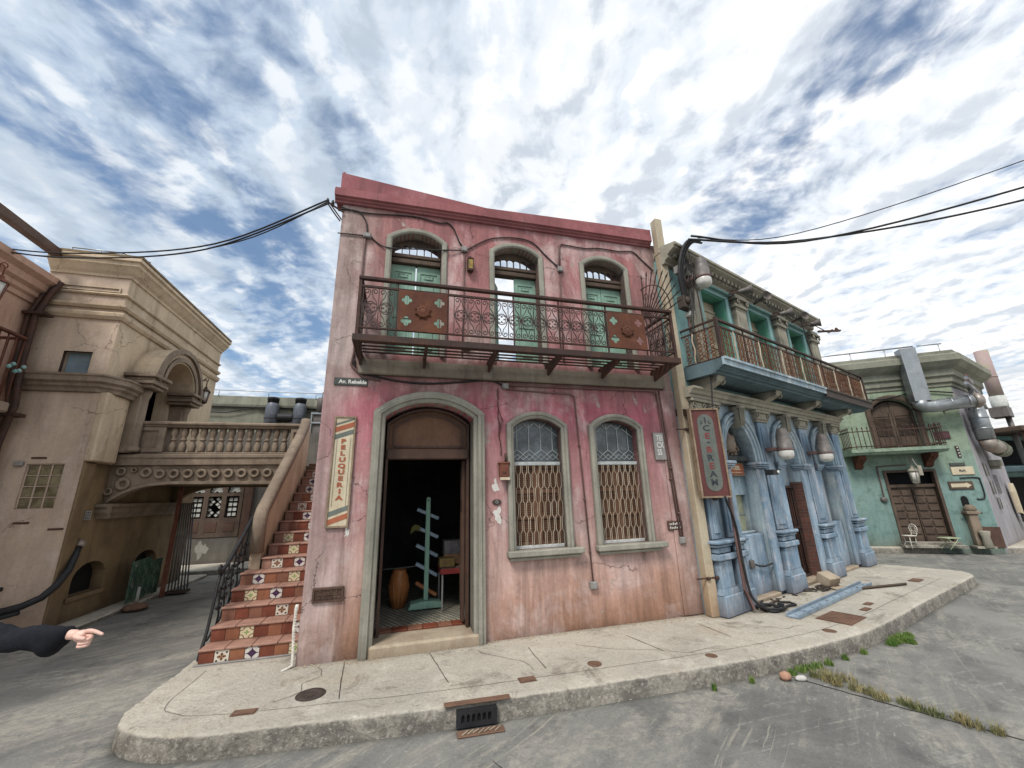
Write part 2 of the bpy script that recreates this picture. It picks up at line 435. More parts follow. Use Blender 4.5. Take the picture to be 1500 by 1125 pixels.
M['salmon'] = weathered('salmon_stucco', (.58,.38,.29), (.50,.32,.235), stain=(.2,.11,.075), light=(.56,.38,.30), streak=.5, crack=.5, bump=.35, pscale=1.2)
M['mint'] = weathered('mint_green_stucco', (.31,.42,.31), (.23,.355,.27), stain=(.10,.125,.09), light=(.40,.49,.39), streak=.6, crack=.4, bump=.35, pscale=1.3,
    zramp=[(0,(.20,.235,.20)),(.5,(.20,.31,.29)),(1.7,(.235,.35,.32)),(2.6,(.28,.355,.265)),(4.5,(.34,.395,.275))])
M['whitewall'] = weathered('pale_lilac_wall', (.45,.43,.45), (.36,.34,.36), stain=(.14,.12,.11), light=(.55,.53,.54), streak=.6, crack=.5, bump=.3)
M['eave'] = weathered('grey_green_cornice', (.29,.29,.225), (.20,.20,.155), stain=(.07,.068,.055), light=(.40,.40,.34), streak=.5, bump=.3)
M['galv'] = weathered('galvanised_duct', (.42,.44,.45), (.32,.34,.35), stain=(.20,.17,.14), light=(.56,.58,.58), rough=.42, metal=.75, bump=.06, ao=.3, streak=.35, pscale=2.5)
M['rustduct'] = weathered('rust_stained_duct', (.33,.25,.19), (.40,.38,.36), stain=(.16,.08,.05), light=(.5,.48,.45), rough=.5, metal=.45, bump=.08, streak=.5, pscale=3)
M['tank'] = simple('dark_grey_tank', (.13,.14,.16), .45, .3, .3, 5)
M['black'] = simple('black_rubber', (.018,.018,.02), .6, 0, .3)
M['cable'] = simple('dark_cable', (.022,.02,.02), .65, 0, .3)
M['conduit'] = weathered('pink_brown_conduit', (.20,.115,.105), (.14,.085,.075), stain=(.07,.05,.045), light=(.26,.17,.16), rough=.6, bump=.05, ao=.3)
M['boxgrey'] = weathered('grey_junction_box', (.36,.35,.33), (.28,.27,.26), stain=(.13,.10,.085), light=(.45,.44,.42), rough=.6, bump=.1, pscale=5)
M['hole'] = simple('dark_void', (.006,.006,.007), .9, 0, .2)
M['jointdirt'] = simple('joint_dirt', (.055,.045,.035), .95, 0, .3)
M['brass'] = simple('aged_brass', (.32,.22,.07), .45, .6, .4)
M['lampglass'] = simple('milky_lamp_glass', (.62,.60,.55), .3, 0, .12)
M['lamphood'] = weathered('ribbed_lamp_metal', (.20,.185,.175), (.15,.13,.12), stain=(.08,.055,.04), light=(.34,.33,.31), rough=.6, metal=.3, bump=.15, pscale=5)
M['white'] = weathered('white_filler_patch', (.74,.72,.68), (.66,.63,.58), stain=(.45,.36,.30), rough=.9, bump=.4, ao=0, pscale=7)
M['rope'] = simple('white_rope', (.66,.62,.55), .9, 0, .25, 40)
M['redbrown'] = weathered('red_brown_sign_paint', (.145,.05,.045), (.115,.04,.036), stain=(.06,.03,.026), light=(.21,.09,.08), streak=.3, rough=.6, bump=.08, pscale=3)
M['signgrey'] = weathered('grey_green_sign_field', (.15,.165,.145), (.115,.13,.115), stain=(.07,.065,.058), light=(.23,.24,.22), rough=.6, bump=.05, pscale=4)
M['signdark'] = simple('dark_sign_lettering', (.035,.042,.05), .6)
M['signred'] = simple('dull_red_lettering', (.20,.04,.04), .6)
M['woodframe'] = weathered('worn_sign_frame', (.33,.25,.17), (.22,.155,.10), stain=(.10,.065,.045), light=(.5,.43,.34), streak=.4, bump=.2, pscale=5)
M['sigcream'] = weathered('aged_cream_sign', (.66,.58,.42), (.58,.49,.34), stain=(.30,.17,.08), light=(.72,.68,.56), streak=.5, bump=.1, pscale=4)
M['sigorange'] = weathered('rust_orange_stripe', (.42,.135,.07), (.35,.11,.06), stain=(.2,.08,.04), light=(.5,.26,.16), bump=.05, pscale=5)
M['siggrey'] = weathered('grey_green_stripe', (.17,.19,.17), (.13,.15,.14), stain=(.1,.08,.06), light=(.26,.27,.25), bump=.05, pscale=5)
M['platedark'] = weathered('dark_green_street_plate', (.085,.095,.085), (.065,.07,.065), stain=(.05,.04,.035), light=(.14,.15,.14), rough=.5, bump=.05, pscale=5)
M['letterwhite'] = simple('white_lettering', (.66,.66,.62), .6, 0, .12, 60)
M['bronze'] = weathered('brown_cast_plate', (.14,.085,.06), (.10,.062,.046), stain=(.05,.03,.025), light=(.30,.22,.17), rough=.55, metal=.3, bump=.2, pscale=8)
M['mailbox'] = weathered('rusty_red_letterbox', (.20,.07,.04), (.155,.05,.032), stain=(.07,.03,.02), light=(.36,.24,.18), rough=.55, bump=.1, pscale=5)
M['covermetal'] = weathered('rusty_cover_plate', (.20,.115,.075), (.15,.085,.058), stain=(.07,.045,.035), light=(.30,.22,.16), rough=.8, bump=.3, ao=.3, pscale=9)
M['darkcover'] = weathered('dark_cast_iron_cover', (.075,.055,.045), (.055,.042,.036), stain=(.03,.025,.02), light=(.15,.11,.09), rough=.7, bump=.3, ao=.2, pscale=9)
M['mintpost'] = weathered('pale_green_rack_paint', (.33,.55,.43), (.27,.47,.36), stain=(.14,.2,.15), light=(.42,.6,.5), bump=.1, pscale=5)
M['bluebeam'] = weathered('pale_blue_steel_beam', (.34,.44,.52), (.26,.34,.42), stain=(.13,.11,.10), light=(.55,.6,.64), light_amt=.6, rough=.6, bump=.1, pscale=5)
M['claypot'] = weathered('orange_brown_clay', (.42,.17,.055), (.30,.105,.035), stain=(.10,.04,.02), light=(.5,.25,.1), rough=.4, bump=.2, pscale=6, streak=.5)
M['redcloth'] = simple('red_cloth', (.20,.025,.022), .8)
M['boxbrown'] = simple('brown_box_card', (.26,.15,.08), .85)
M['boxyellow'] = simple('yellow_box', (.12,.08,.025), .7)
M['boxgreyd'] = simple('grey_crate', (.20,.18,.18), .8)
M['greenrag'] = simple('olive_rag', (.10,.10,.03), .9)
M['thresh'] = weathered('worn_threshold_stone', (.46,.38,.28), (.38,.30,.215), stain=(.2,.14,.09), light=(.55,.48,.39), bump=.35, pscale=4)
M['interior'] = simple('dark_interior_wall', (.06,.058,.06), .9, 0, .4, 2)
M['skin'] = simple('skin', (.74,.47,.38), .5, 0, .12, 30)
M['jacket'] = weathered('black_jacket_cloth', (.006,.0065,.010), (.010,.011,.016), stain=(.004,.004,.005), rough=.9, bump=.3, ao=0, pscale=9, streak=0)
M['jeans'] = simple('dark_denim', (.03,.04,.07), .9)
M['hair'] = simple('dark_hair', (.03,.02,.015), .6)
M['shoe'] = simple('black_shoe', (.02,.02,.02), .5)
M['stoneA'] = weathered('orange_pebble', (.48,.28,.19), (.40,.22,.15), stain=(.25,.15,.1), bump=.3, ao=0, pscale=9)
M['stoneB'] = weathered('white_pebble', (.62,.60,.56), (.5,.48,.45), stain=(.3,.28,.25), bump=.3, ao=0, pscale=9)
M['chairwhite'] = simple('white_cafe_metal', (.58,.54,.46), .5, .0, .2)
M['tablegreen'] = simple('pale_green_metal', (.42,.47,.30), .5, 0, .2)
M['oxblood'] = simple('dark_oxblood_panel', (.09,.035,.04), .5)
M['cactus'] = weathered('painted_cactus_board', (.045,.085,.065), (.10,.17,.12), stain=(.02,.03,.025), light=(.38,.42,.33), light_amt=.9, streak=.5, bump=.1, pscale=5)
M['pinkpost'] = weathered('faded_pink_pipe', (.46,.33,.33), (.42,.38,.26), stain=(.2,.15,.12), light=(.55,.48,.46), bump=.1, pscale=2)
M['offwhite'] = simple('offwhite_panel', (.52,.53,.49), .7, 0, .15)
M['glassblue'] = simple('bluish_window_pane', (.20,.27,.31), .12, 0, .25, 3, .6)

def glass(name, col, rough=.06, thin=.55):
    m, nt, b = newmat(name)
    out = [n for n in nt.nodes if n.type == 'OUTPUT_MATERIAL'][0]
    tr = nt.n('ShaderNodeBsdfTransparent'); tr.inputs[0].default_value = (*col, 1)
    gl = nt.n('ShaderNodeBsdfGlossy'); gl.inputs[0].default_value = (.8,.85,.9,1); gl.inputs[1].default_value = rough
    mx = nt.n('ShaderNodeMixShader'); fr = nt.n('ShaderNodeFresnel'); fr.inputs[0].default_value = 1.45
    nt.links.new(nt.math('ADD', nt.math('MULTIPLY', fr.outputs[0], 1.4), .04), mx.inputs[0]); nt.links.new(tr.outputs[0], mx.inputs[1]); nt.links.new(gl.outputs[0], mx.inputs[2])
    nt.nodes.remove(b); nt.links.new(mx.outputs[0], out.inputs[0])
    return m
M['clear'] = glass('clear_dusty_pane', (.82,.86,.9))
def darkpane(name, col, rough):
    m, nt, b = newmat(name)
    co = nt.n('ShaderNodeTexCoord').outputs['Object']
    n = nt.noise(co, 5, 8, .7, .5)
    nt.put(b.inputs['Base Color'], nt.mix(nt.smooth(n, .35, .7), col, tuple(min(1, c*2.6+.03) for c in col)))
    nt.put(b.inputs['Roughness'], nt.smooth(n, .3, .7, rough, rough+.25)); b.inputs['Specular IOR Level'].default_value = .5
    return m
M['darkglass'] = darkpane('dusty_dark_pane', (.045,.055,.06), .12)
M['olivepane'] = darkpane('olive_glass_block', (.115,.10,.055), .25)

# terracotta and painted tiles ------------------------------------------
def terracotta(name, c):
    return weathered(name, c, tuple(x*.75 for x in c), stain=(.10,.05,.035), light=tuple(min(1, x*1.5+.05) for x in c), light_amt=.35, rough=.6, bump=.15, ao=.45, pscale=6, streak=.2)
M['terraA'] = terracotta('dark_terracotta_tile', (.23,.065,.035))
M['terraB'] = terracotta('orange_terracotta_tile', (.34,.135,.07))
M['terraC'] = terracotta('brown_terracotta_tile', (.27,.12,.075))
M['tread'] = terracotta('worn_pink_tread', (.42,.235,.175))
def painted_tile(name, ground, main, acc, kind):
    m, nt, b = newmat(name)
    uv = nt.n('ShaderNodeTexCoord').outputs['UV']
    sp = nt.n('ShaderNodeSeparateXYZ'); nt.put(sp.inputs[0], uv)
    x = nt.math('SUBTRACT', sp.outputs[0], .5); y = nt.math('SUBTRACT', sp.outputs[1], .5)
    ax = nt.math('ABSOLUTE', x); ay = nt.math('ABSOLUTE', y)
    r = nt.math('SQRT', nt.math('ADD', nt.math('MULTIPLY', x, x), nt.math('MULTIPLY', y, y)))
    th = nt.math('ARCTAN2', y, x)
    qx = nt.math('SUBTRACT', .5, ax); qy = nt.math('SUBTRACT', .5, ay)
    rc = nt.math('SQRT', nt.math('ADD', nt.math('MULTIPLY', qx, qx), nt.math('MULTIPLY', qy, qy)))   # distance to corner
    c4 = nt.math('COSINE', nt.math('MULTIPLY', th, 4)); c8 = nt.math('COSINE', nt.math('MULTIPLY', th, 8))
    lt = lambda a, v, e=.012: nt.smooth(a, v-e, v+e, 1, 0)
    col = ground
    if kind == 'quatre':      # quarter-circle corners with a green flower in the middle
        col = nt.mix(lt(nt.math('ABSOLUTE', nt.math('SUBTRACT', rc, .33)), .035), col, main)
        col = nt.mix(lt(nt.math('SUBTRACT', r, nt.math('MULTIPLY', c4, .06)), .14), col, acc)
        col = nt.mix(lt(r, .035), col, ground)
    elif kind == 'star':      # dark concave star, white corner flowers
        s = nt.math('ADD', nt.math('SQRT', ax), nt.math('SQRT', ay))
        col = nt.mix(lt(s, .80, .02), col, main)
        col = nt.mix(lt(nt.math('ABSOLUTE', nt.math('SUBTRACT', nt.math('ADD', ax, ay), .33)), .022), col, main)
        f = nt.math('MULTIPLY', lt(nt.math('SUBTRACT', rc, .13), .03), lt(nt.math('SUBTRACT', .10, rc), .03))
        col = nt.mix(f, col, main); col = nt.mix(lt(r, .06), col, acc)
    else:                     # floral cross
        pet = nt.math('SUBTRACT', r, nt.math('MULTIPLY', nt.math('ABSOLUTE', nt.math('COSINE', nt.math('MULTIPLY', th, 2))), .26))
        col = nt.mix(lt(pet, .05), col, main)
        dx = nt.math('SUBTRACT', ax, .32); dy = nt.math('SUBTRACT', ay, .32)
        d = nt.math('SQRT', nt.math('ADD', nt.math('MULTIPLY', dx, dx), nt.math('MULTIPLY', dy, dy)))
        col = nt.mix(lt(d, .085), col, main)
        col = nt.mix(lt(nt.math('ABSOLUTE', nt.math('SUBTRACT', r, .2)), .02), col, acc); col = nt.mix(lt(r, .07), col, acc)
    edge = nt.math('MAXIMUM', ax, ay)
    col = nt.mix(nt.smooth(edge, .475, .495), col, (.14,.10,.08))
    g = nt.noise(nt.n('ShaderNodeTexCoord').outputs['Object'], 22, 6, .7)
    col = nt.mix(nt.smooth(g, .5, .8, 0, .5), col, (.22,.16,.11))
    nt.put(b.inputs['Base Color'], col); b.inputs['Roughness'].default_value = .32; b.inputs['Specular IOR Level'].default_value = .4
    return m
M['tileQ'] = painted_tile('cream_tile_green_flower', (.62,.53,.34), (.13,.07,.04), (.16,.30,.08), 'quatre')
M['tileS'] = painted_tile('white_tile_purple_star', (.62,.58,.52), (.05,.02,.06), (.10,.04,.10), 'star')
M['tileF'] = painted_tile('white_tile_floral_cross', (.64,.58,.48), (.06,.04,.035), (.40,.14,.03), 'flower')

# ground ------------------------------------------------------------------
def ground_mats():
    m, nt, b = newmat('worn_asphalt')
    co = nt.n('ShaderNodeTexCoord').outputs['Object']
    big = nt.noise(co, .45, 8, .6, .6); mid = nt.noise(co, 2.2, 10, .68, .3); fin = nt.noise(co, 45, 5, .7); gr = nt.noise(co, 160, 2, .6)
    col = nt.mix(nt.smooth(big, .36, .66), (.19,.187,.175), (.30,.292,.262))
    col = nt.mix(nt.smooth(mid, .48, .72, 0, .75), col, (.10,.099,.096))
    # yellowish worn patches, in streaks along the traffic
    rot = nt.scale(nt.mix(.12, co, nt.noise(co, .8, 4, .6, 0, 1)), (1,1,1), (0,0,0), (0,0,R(38)))
    st = nt.noise(nt.scale(rot, (5.5,.55,1)), 1.0, 9, .72, .25); st2 = nt.noise(nt.scale(rot, (16,1.4,1), (3,7,0)), 1.0, 6, .7, .2)
    patch = nt.smooth(nt.noise(nt.scale(co, (1,1,1), (5,3,0)), .75, 5, .6, .3), .40, .56)
    f = nt.math('MULTIPLY', nt.math('MULTIPLY', nt.smooth(st, .47, .66), nt.smooth(st2, .40, .62)), patch)
    col = nt.mix(nt.math('MULTIPLY', f, .7), col, (.45,.415,.335))
    sp_ = nt.noise(nt.scale(rot, (9,3.5,1), (8,2,0)), 1.6, 8, .75, .8)
    col = nt.mix(nt.math('MULTIPLY', nt.smooth(sp_, .55, .66), nt.math('MULTIPLY', patch, .6)), col, (.47,.44,.37))
    pale = nt.math('MULTIPLY', nt.smooth(nt.noise(nt.scale(rot, (1.5,.5,1), (2,6,0)), 1.0, 10, .72, .4), .49, .60), nt.smooth(nt.noise(co, 11, 8, .75, .4), .38, .60))
    col = nt.mix(nt.math('MULTIPLY', pale, .62), col, (.44,.41,.345))
    dk = nt.smooth(nt.noise(nt.scale(co, (1,1,1), (15,1,0)), .9, 7, .65, .5), .55, .68, 0, .55)
    col = nt.mix(dk, col, (.115,.115,.112))
    lines = nt.noise(nt.scale(rot, (42,.5,1), (1,2,0)), 1.0, 3, .5, .15)
    col = nt.mix(nt.math('MULTIPLY', nt.smooth(lines, .62, .68), nt.math('MULTIPLY', nt.smooth(mid, .46, .62), .55)), col, (.46,.43,.35))
    rot2 = nt.scale(co, (1,1,1), (0,0,0), (0,0,R(-14)))
    l2 = nt.noise(nt.scale(rot2, (.45,7,1), (6,1,0)), 1.0, 10, .75, .3)
    col = nt.mix(nt.math('MULTIPLY', nt.smooth(l2, .54, .66), nt.math('MULTIPLY', nt.smooth(st2, .42, .56), .75)), col, (.42,.41,.36))
    col = nt.mix(nt.smooth(fin, .3, .72, 0, .45), col, nt.mix(1, col, (.5,.5,.5), 'MULTIPLY'))
    col = nt.mix(nt.smooth(gr, .62, .75, 0, .35), col, (.36,.35,.31))
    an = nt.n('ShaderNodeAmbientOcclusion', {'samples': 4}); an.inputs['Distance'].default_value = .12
    col = nt.mix(nt.smooth(an.outputs['AO'], .35, .9, .85, 0), col, (.035,.038,.028))  # shade along the kerb foot, mixed into the road colour through ambient occlusion
    nt.put(b.inputs['Base Color'], col); b.inputs['Roughness'].default_value = .85; b.inputs['Specular IOR Level'].default_value = .25
    bp = nt.n('ShaderNodeBump'); bp.inputs['Strength'].default_value = .5; bp.inputs['Distance'].default_value = .02
    nt.put(bp.inputs['Height'], nt.math('ADD', nt.math('ADD', nt.math('MULTIPLY', mid, 1.0), nt.math('MULTIPLY', fin, .35)), nt.math('MULTIPLY', st, .5)))
    nt.links.new(bp.outputs[0], b.inputs['Normal'])
    M['road'] = m
    m, nt, b = newmat('pale_concrete_pavement')
    co = nt.n('ShaderNodeTexCoord').outputs['Object']
    big = nt.noise(co, .8, 8, .62, .5); mid = nt.noise(co, 3.6, 10, .72, .4); fin = nt.noise(co, 38, 6, .72); gr = nt.noise(co, 120, 3, .7)
    col = nt.mix(nt.smooth(big, .35, .65), (.60,.55,.46), (.49,.455,.385))
    col = nt.mix(nt.smooth(mid, .5, .7, 0, .7), col, (.72,.68,.58))
    col = nt.mix(nt.smooth(nt.noise(nt.scale(co, (1,1,1), (3,9,1)), 2.1, 10, .75, .6), .52, .70, 0, .85), col, (.21,.18,.14))
    col = nt.mix(nt.smooth(nt.noise(nt.scale(co, (1,1,1), (1,2,7)), 7.5, 8, .8, .8), .56, .66, 0, .55), col, (.26,.22,.17))
    col = nt.mix(nt.smooth(nt.noise(nt.scale(co, (1,1,1), (13,4,1)), 1.1, 6, .6, .3), .56, .72, 0, .45), col, (.40,.30,.195))
    col = nt.mix(nt.smooth(fin, .35, .75, 0, .5), col, nt.mix(1, col, (.55,.53,.5), 'MULTIPLY'))
    col = nt.mix(nt.smooth(gr, .63, .72, 0, .4), col, (.10,.085,.07))
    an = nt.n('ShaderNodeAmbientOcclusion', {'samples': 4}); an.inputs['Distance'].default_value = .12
    col = nt.mix(nt.smooth(an.outputs['AO'], .3, .9, .6, 0), col, (.10,.075,.05))  # corner and contact shade put into the pavement colour as brown
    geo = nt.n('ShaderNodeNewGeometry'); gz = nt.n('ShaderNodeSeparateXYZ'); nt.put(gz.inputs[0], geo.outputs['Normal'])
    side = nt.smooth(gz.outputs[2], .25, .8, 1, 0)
    col = nt.mix(nt.math('MULTIPLY', side, .8), col, nt.mix(nt.smooth(mid, .4, .62), (.125,.115,.10), (.33,.30,.255)))  # upright kerb faces painted darker than the top, standing in for sky shading
    pit = nt.noise(co, 34, 3, .55, .3); pit2 = nt.noise(co, 75, 2, .5)
    pf = nt.math('MULTIPLY', side, nt.math('MAXIMUM', nt.smooth(pit, .56, .62), nt.smooth(pit2, .60, .66)))
    col = nt.mix(nt.math('MULTIPLY', pf, .24), col, (.045,.04,.035))
    col = nt.mix(nt.math('MULTIPLY', nt.smooth(pit, .44, .36), nt.math('MULTIPLY', side, .55)), col, (.50,.46,.40))
    nt.put(b.inputs['Base Color'], col); b.inputs['Roughness'].default_value = .9; b.inputs['Specular IOR Level'].default_value = .2
    bp = nt.n('ShaderNodeBump'); bp.inputs['Strength'].default_value = .9; bp.inputs['Distance'].default_value = .025
    nt.put(bp.inputs['Height'], nt.math('ADD', nt.math('MULTIPLY', mid, .8), nt.math('MULTIPLY', fin, .7)))
    nt.links.new(bp.outputs[0], b.inputs['Normal'])
    M['pave'] = m
    # interior patterned floor and brick jamb
    m, nt, b = newmat('hexagon_floor_tiles')
    co = nt.n('ShaderNodeTexCoord').outputs['Object']
    vo = nt.n('ShaderNodeTexVoronoi', {'feature': 'DISTANCE_TO_EDGE'}); vo.inputs['Randomness'].default_value = 0
    sk = nt.n('ShaderNodeSeparateXYZ'); nt.put(sk.inputs[0], co)
    nt.put(vo.inputs['Vector'], nt.n('ShaderNodeCombineXYZ', None, X=nt.math('ADD', nt.math('MULTIPLY', sk.outputs[0], 1), nt.math('MULTIPLY', sk.outputs[1], .5)), Y=nt.math('MULTIPLY', sk.outputs[1], 1.15)).outputs[0])
    vo.inputs['Scale'].default_value = 15
    col = nt.mix(nt.smooth(vo.outputs[0], .12, .22), (.10,.09,.07), nt.mix(nt.smooth(nt.noise(co, 9, 5, .6), .4, .6), (.46,.43,.33), (.26,.26,.22)))
    nt.put(b.inputs['Base Color'], col); b.inputs['Roughness'].default_value = .6
    M['hexfloor'] = m
    m, nt, b = newmat('dark_red_brick')
    co = nt.n('ShaderNodeTexCoord').outputs['Object']; sk = nt.n('ShaderNodeSeparateXYZ'); nt.put(sk.inputs[0], co)
    br = nt.n('ShaderNodeTexBrick'); nt.put(br.inputs['Vector'], nt.n('ShaderNodeCombineXYZ', None, X=nt.math('ADD', sk.outputs[0], sk.outputs[1]), Y=sk.outputs[2]).outputs[0])
    br.inputs['Scale'].default_value = 1; br.inputs['Brick Width'].default_value = .16; br.inputs['Row Height'].default_value = .055; br.inputs['Mortar Size'].default_value = .006
    br.inputs['Color1'].default_value = (.16,.055,.038,1); br.inputs['Color2'].default_value = (.10,.04,.03,1); br.inputs['Mortar'].default_value = (.12,.095,.08,1)
    col = nt.mix(nt.smooth(nt.noise(co, 7, 6, .7), .4, .7, 0, .5), br.outputs[0], (.05,.03,.025))
    nt.put(b.inputs['Base Color'], col); b.inputs['Roughness'].default_value = .85
    bp = nt.n('ShaderNodeBump'); bp.inputs['Strength'].default_value = .6; bp.inputs['Distance'].default_value = .01
    nt.put(bp.inputs['Height'], nt.math('SUBTRACT', 1., br.outputs['Fac'])); nt.links.new(bp.outputs[0], b.inputs['Normal'])
    M['brick'] = m
    m, nt, b = newmat('grass_blades')
    co = nt.n('ShaderNodeTexCoord').outputs['Object']
    col = nt.mix(nt.smooth(nt.noise(co, 6, 4, .6), .35, .65), (.075,.15,.02), (.17,.25,.05))
    nt.put(b.inputs['Base Color'], col); b.inputs['Roughness'].default_value = .7
    M['grass'] = m
    m, nt, b = newmat('dry_grass_blades')
    co = nt.n('ShaderNodeTexCoord').outputs['Object']
    col = nt.mix(nt.smooth(nt.noise(co, 6, 4, .6), .35, .65), (.33,.27,.13), (.13,.15,.055))
    nt.put(b.inputs['Base Color'], col); b.inputs['Roughness'].default_value = .8
    M['drygrass'] = m
ground_mats()

# ------------------------------------------------------------------ camera, light, world
cam_d = bpy.data.cameras.new('camera'); cam = bpy.data.objects.new('camera', cam_d); COL.objects.link(cam)
cam_d.sensor_fit = 'HORIZONTAL'; cam_d.sensor_width = 36; cam_d.lens = 36*580/1500
cam_d.clip_start = .05; cam_d.clip_end = 2000
pit, rol = R(15.62), R(-1.62)
fw = Vector((0, math.cos(pit), math.sin(pit))); u0 = Vector((0, -math.sin(pit), math.cos(pit))); r0 = Vector((1, 0, 0))
rt = r0*math.cos(rol)+u0*math.sin(rol); up = -r0*math.sin(rol)+u0*math.cos(rol)
mw = Matrix.Identity(4)
for k in range(3): mw[k][0] = rt[k]; mw[k][1] = up[k]; mw[k][2] = -fw[k]
mw[2][3] = 1.7
cam.matrix_world = mw
S.camera = cam
SUN_EL, SUN_AZ = R(52), R(205)       # azimuth clockwise from +Y
sd = bpy.data.lights.new('sun', 'SUN'); sd.energy = 2.9; sd.angle = R(14); sd.color = (1, .95, .88)
so = bpy.data.objects.new('sun', sd); COL.objects.link(so)
sdir = Vector((math.sin(SUN_AZ)*math.cos(SUN_EL), math.cos(SUN_AZ)*math.cos(SUN_EL), math.sin(SUN_EL)))
so.rotation_euler = sdir.to_track_quat('Z', 'Y').to_euler()
W = bpy.data.worlds.new('World'); S.world = W; W.use_nodes = True
wn = NT(W.node_tree); wn.nodes.clear()
wo = wn.n('ShaderNodeOutputWorld'); bg = wn.n('ShaderNodeBackground'); wn.links.new(bg.outputs[0], wo.inputs[0])
bg.inputs[1].default_value = .1
sky = wn.n('ShaderNodeTexSky', {'sky_type': 'NISHITA', 'sun_disc': False, 'sun_elevation': SUN_EL, 'sun_rotation': SUN_AZ})
dr = wn.n('ShaderNodeTexCoord').outputs['Generated']
sp = wn.n('ShaderNodeSeparateXYZ'); wn.put(sp.inputs[0], dr)
zc = wn.math('MAXIMUM', sp.outputs[2], .0)
den = wn.math('ADD', zc, .10)
uv = wn.n('ShaderNodeCombineXYZ', None, X=wn.math('DIVIDE', sp.outputs[0], den), Y=wn.math('DIVIDE', sp.outputs[1], den), Z=0.).outputs[0]
warp = wn.mix(.30, uv, wn.noise(uv, 1.1, 4, .55, 0, 1), 'ADD')
rows = wn.noise(wn.scale(warp, (2.3,.62,1), (5.75,1.9,0), (0,0,R(4))), 1.0, 5, .5, .1)
pv = wn.scale(warp, (1,.9,1), (7.2,3.1,0))
puff = wn.noise(pv, 3.7, 9, .56, .05)
puff2 = wn.noise(wn.scale(pv, (1,1,1), (-.045,-.025,0)), 3.7, 9, .56, .05)      # shifted towards the light: lit and shaded flanks
rip = wn.noise(wn.scale(warp, (1.2,1.6,1), (2.2,8.1,0), (0,0,R(35))), 10, 6, .55, .2)
dns = wn.math('ADD', wn.math('ADD', wn.math('MULTIPLY', wn.math('SUBTRACT', rows, .5), .95), wn.math('MULTIPLY', wn.math('SUBTRACT', puff, .5), .80)), wn.math('MULTIPLY', wn.math('SUBTRACT', rip, .5), .36))
side = wn.smooth(sp.outputs[0], -.55, .70)                      # brighter towards the hidden sun on the right
dns = wn.math('ADD', dns, wn.math('MULTIPLY', side, .035))
cover = wn.smooth(dns, -.24, -.01, .10, 1)
core = wn.smooth(dns, -.08, .24)
ccol = wn.mix(core, wn.mix(side, (6.0,7.1,8.5), (9.0,9.6,10.4)), wn.mix(side, (8.0,8.6,9.4), (11.4,11.4,11.3)))
lit = wn.math('MULTIPLY', wn.math('SUBTRACT', puff, puff2), 5.5)
ccol = wn.mix(wn.smooth(lit, -.55, .0, .85, 0), ccol, wn.mix(side, (5.0,5.9,7.0), (6.9,7.5,8.3)))
ccol = wn.mix(wn.smooth(lit, .05, .5, 0, .8), ccol, wn.mix(side, (9.4,9.8,10.2), (12.5,12.4,12.2)))
shade = wn.noise(wn.scale(warp, (1.3,.9,1), (12,5,0)), 1.1, 6, .55, .2)
ccol = wn.mix(wn.smooth(shade, .52, .68, 0, .6), ccol, wn.mix(side, (5.6,6.5,7.6), (6.0,6.7,7.6)))
skyc = wn.mix(1, sky.outputs[0], (1.25,1.42,1.5), 'MULTIPLY')
tot = wn.mix(cover, skyc, ccol)
haze = wn.smooth(sp.outputs[2], .0, .22, .75, 0)
tot = wn.mix(haze, tot, wn.mix(side, (6.8,7.6,8.6), (9.6,9.4,8.8)))
wn.put(bg.inputs[0], tot)
S.view_settings.view_transform = 'Standard'; S.view_settings.look = 'None'; S.view_settings.exposure = 0; S.view_settings.gamma = 1
S.render.engine = 'CYCLES'
try:
    S.cycles.use_denoising = True; S.cycles.max_bounces = 6; S.cycles.diffuse_bounces = 3; S.cycles.glossy_bounces = 2; S.cycles.transparent_max_bounces = 8
    S.cycles.use_adaptive_sampling = True; S.cycles.adaptive_threshold = .015
except Exception: pass
# ------------------------------------------------------------------ ground
mb = MB()
mb.quad((-160,-120,0),(160,-120,0),(160,220,0),(-160,220,0))
struct(mb.build('road', M['road']))

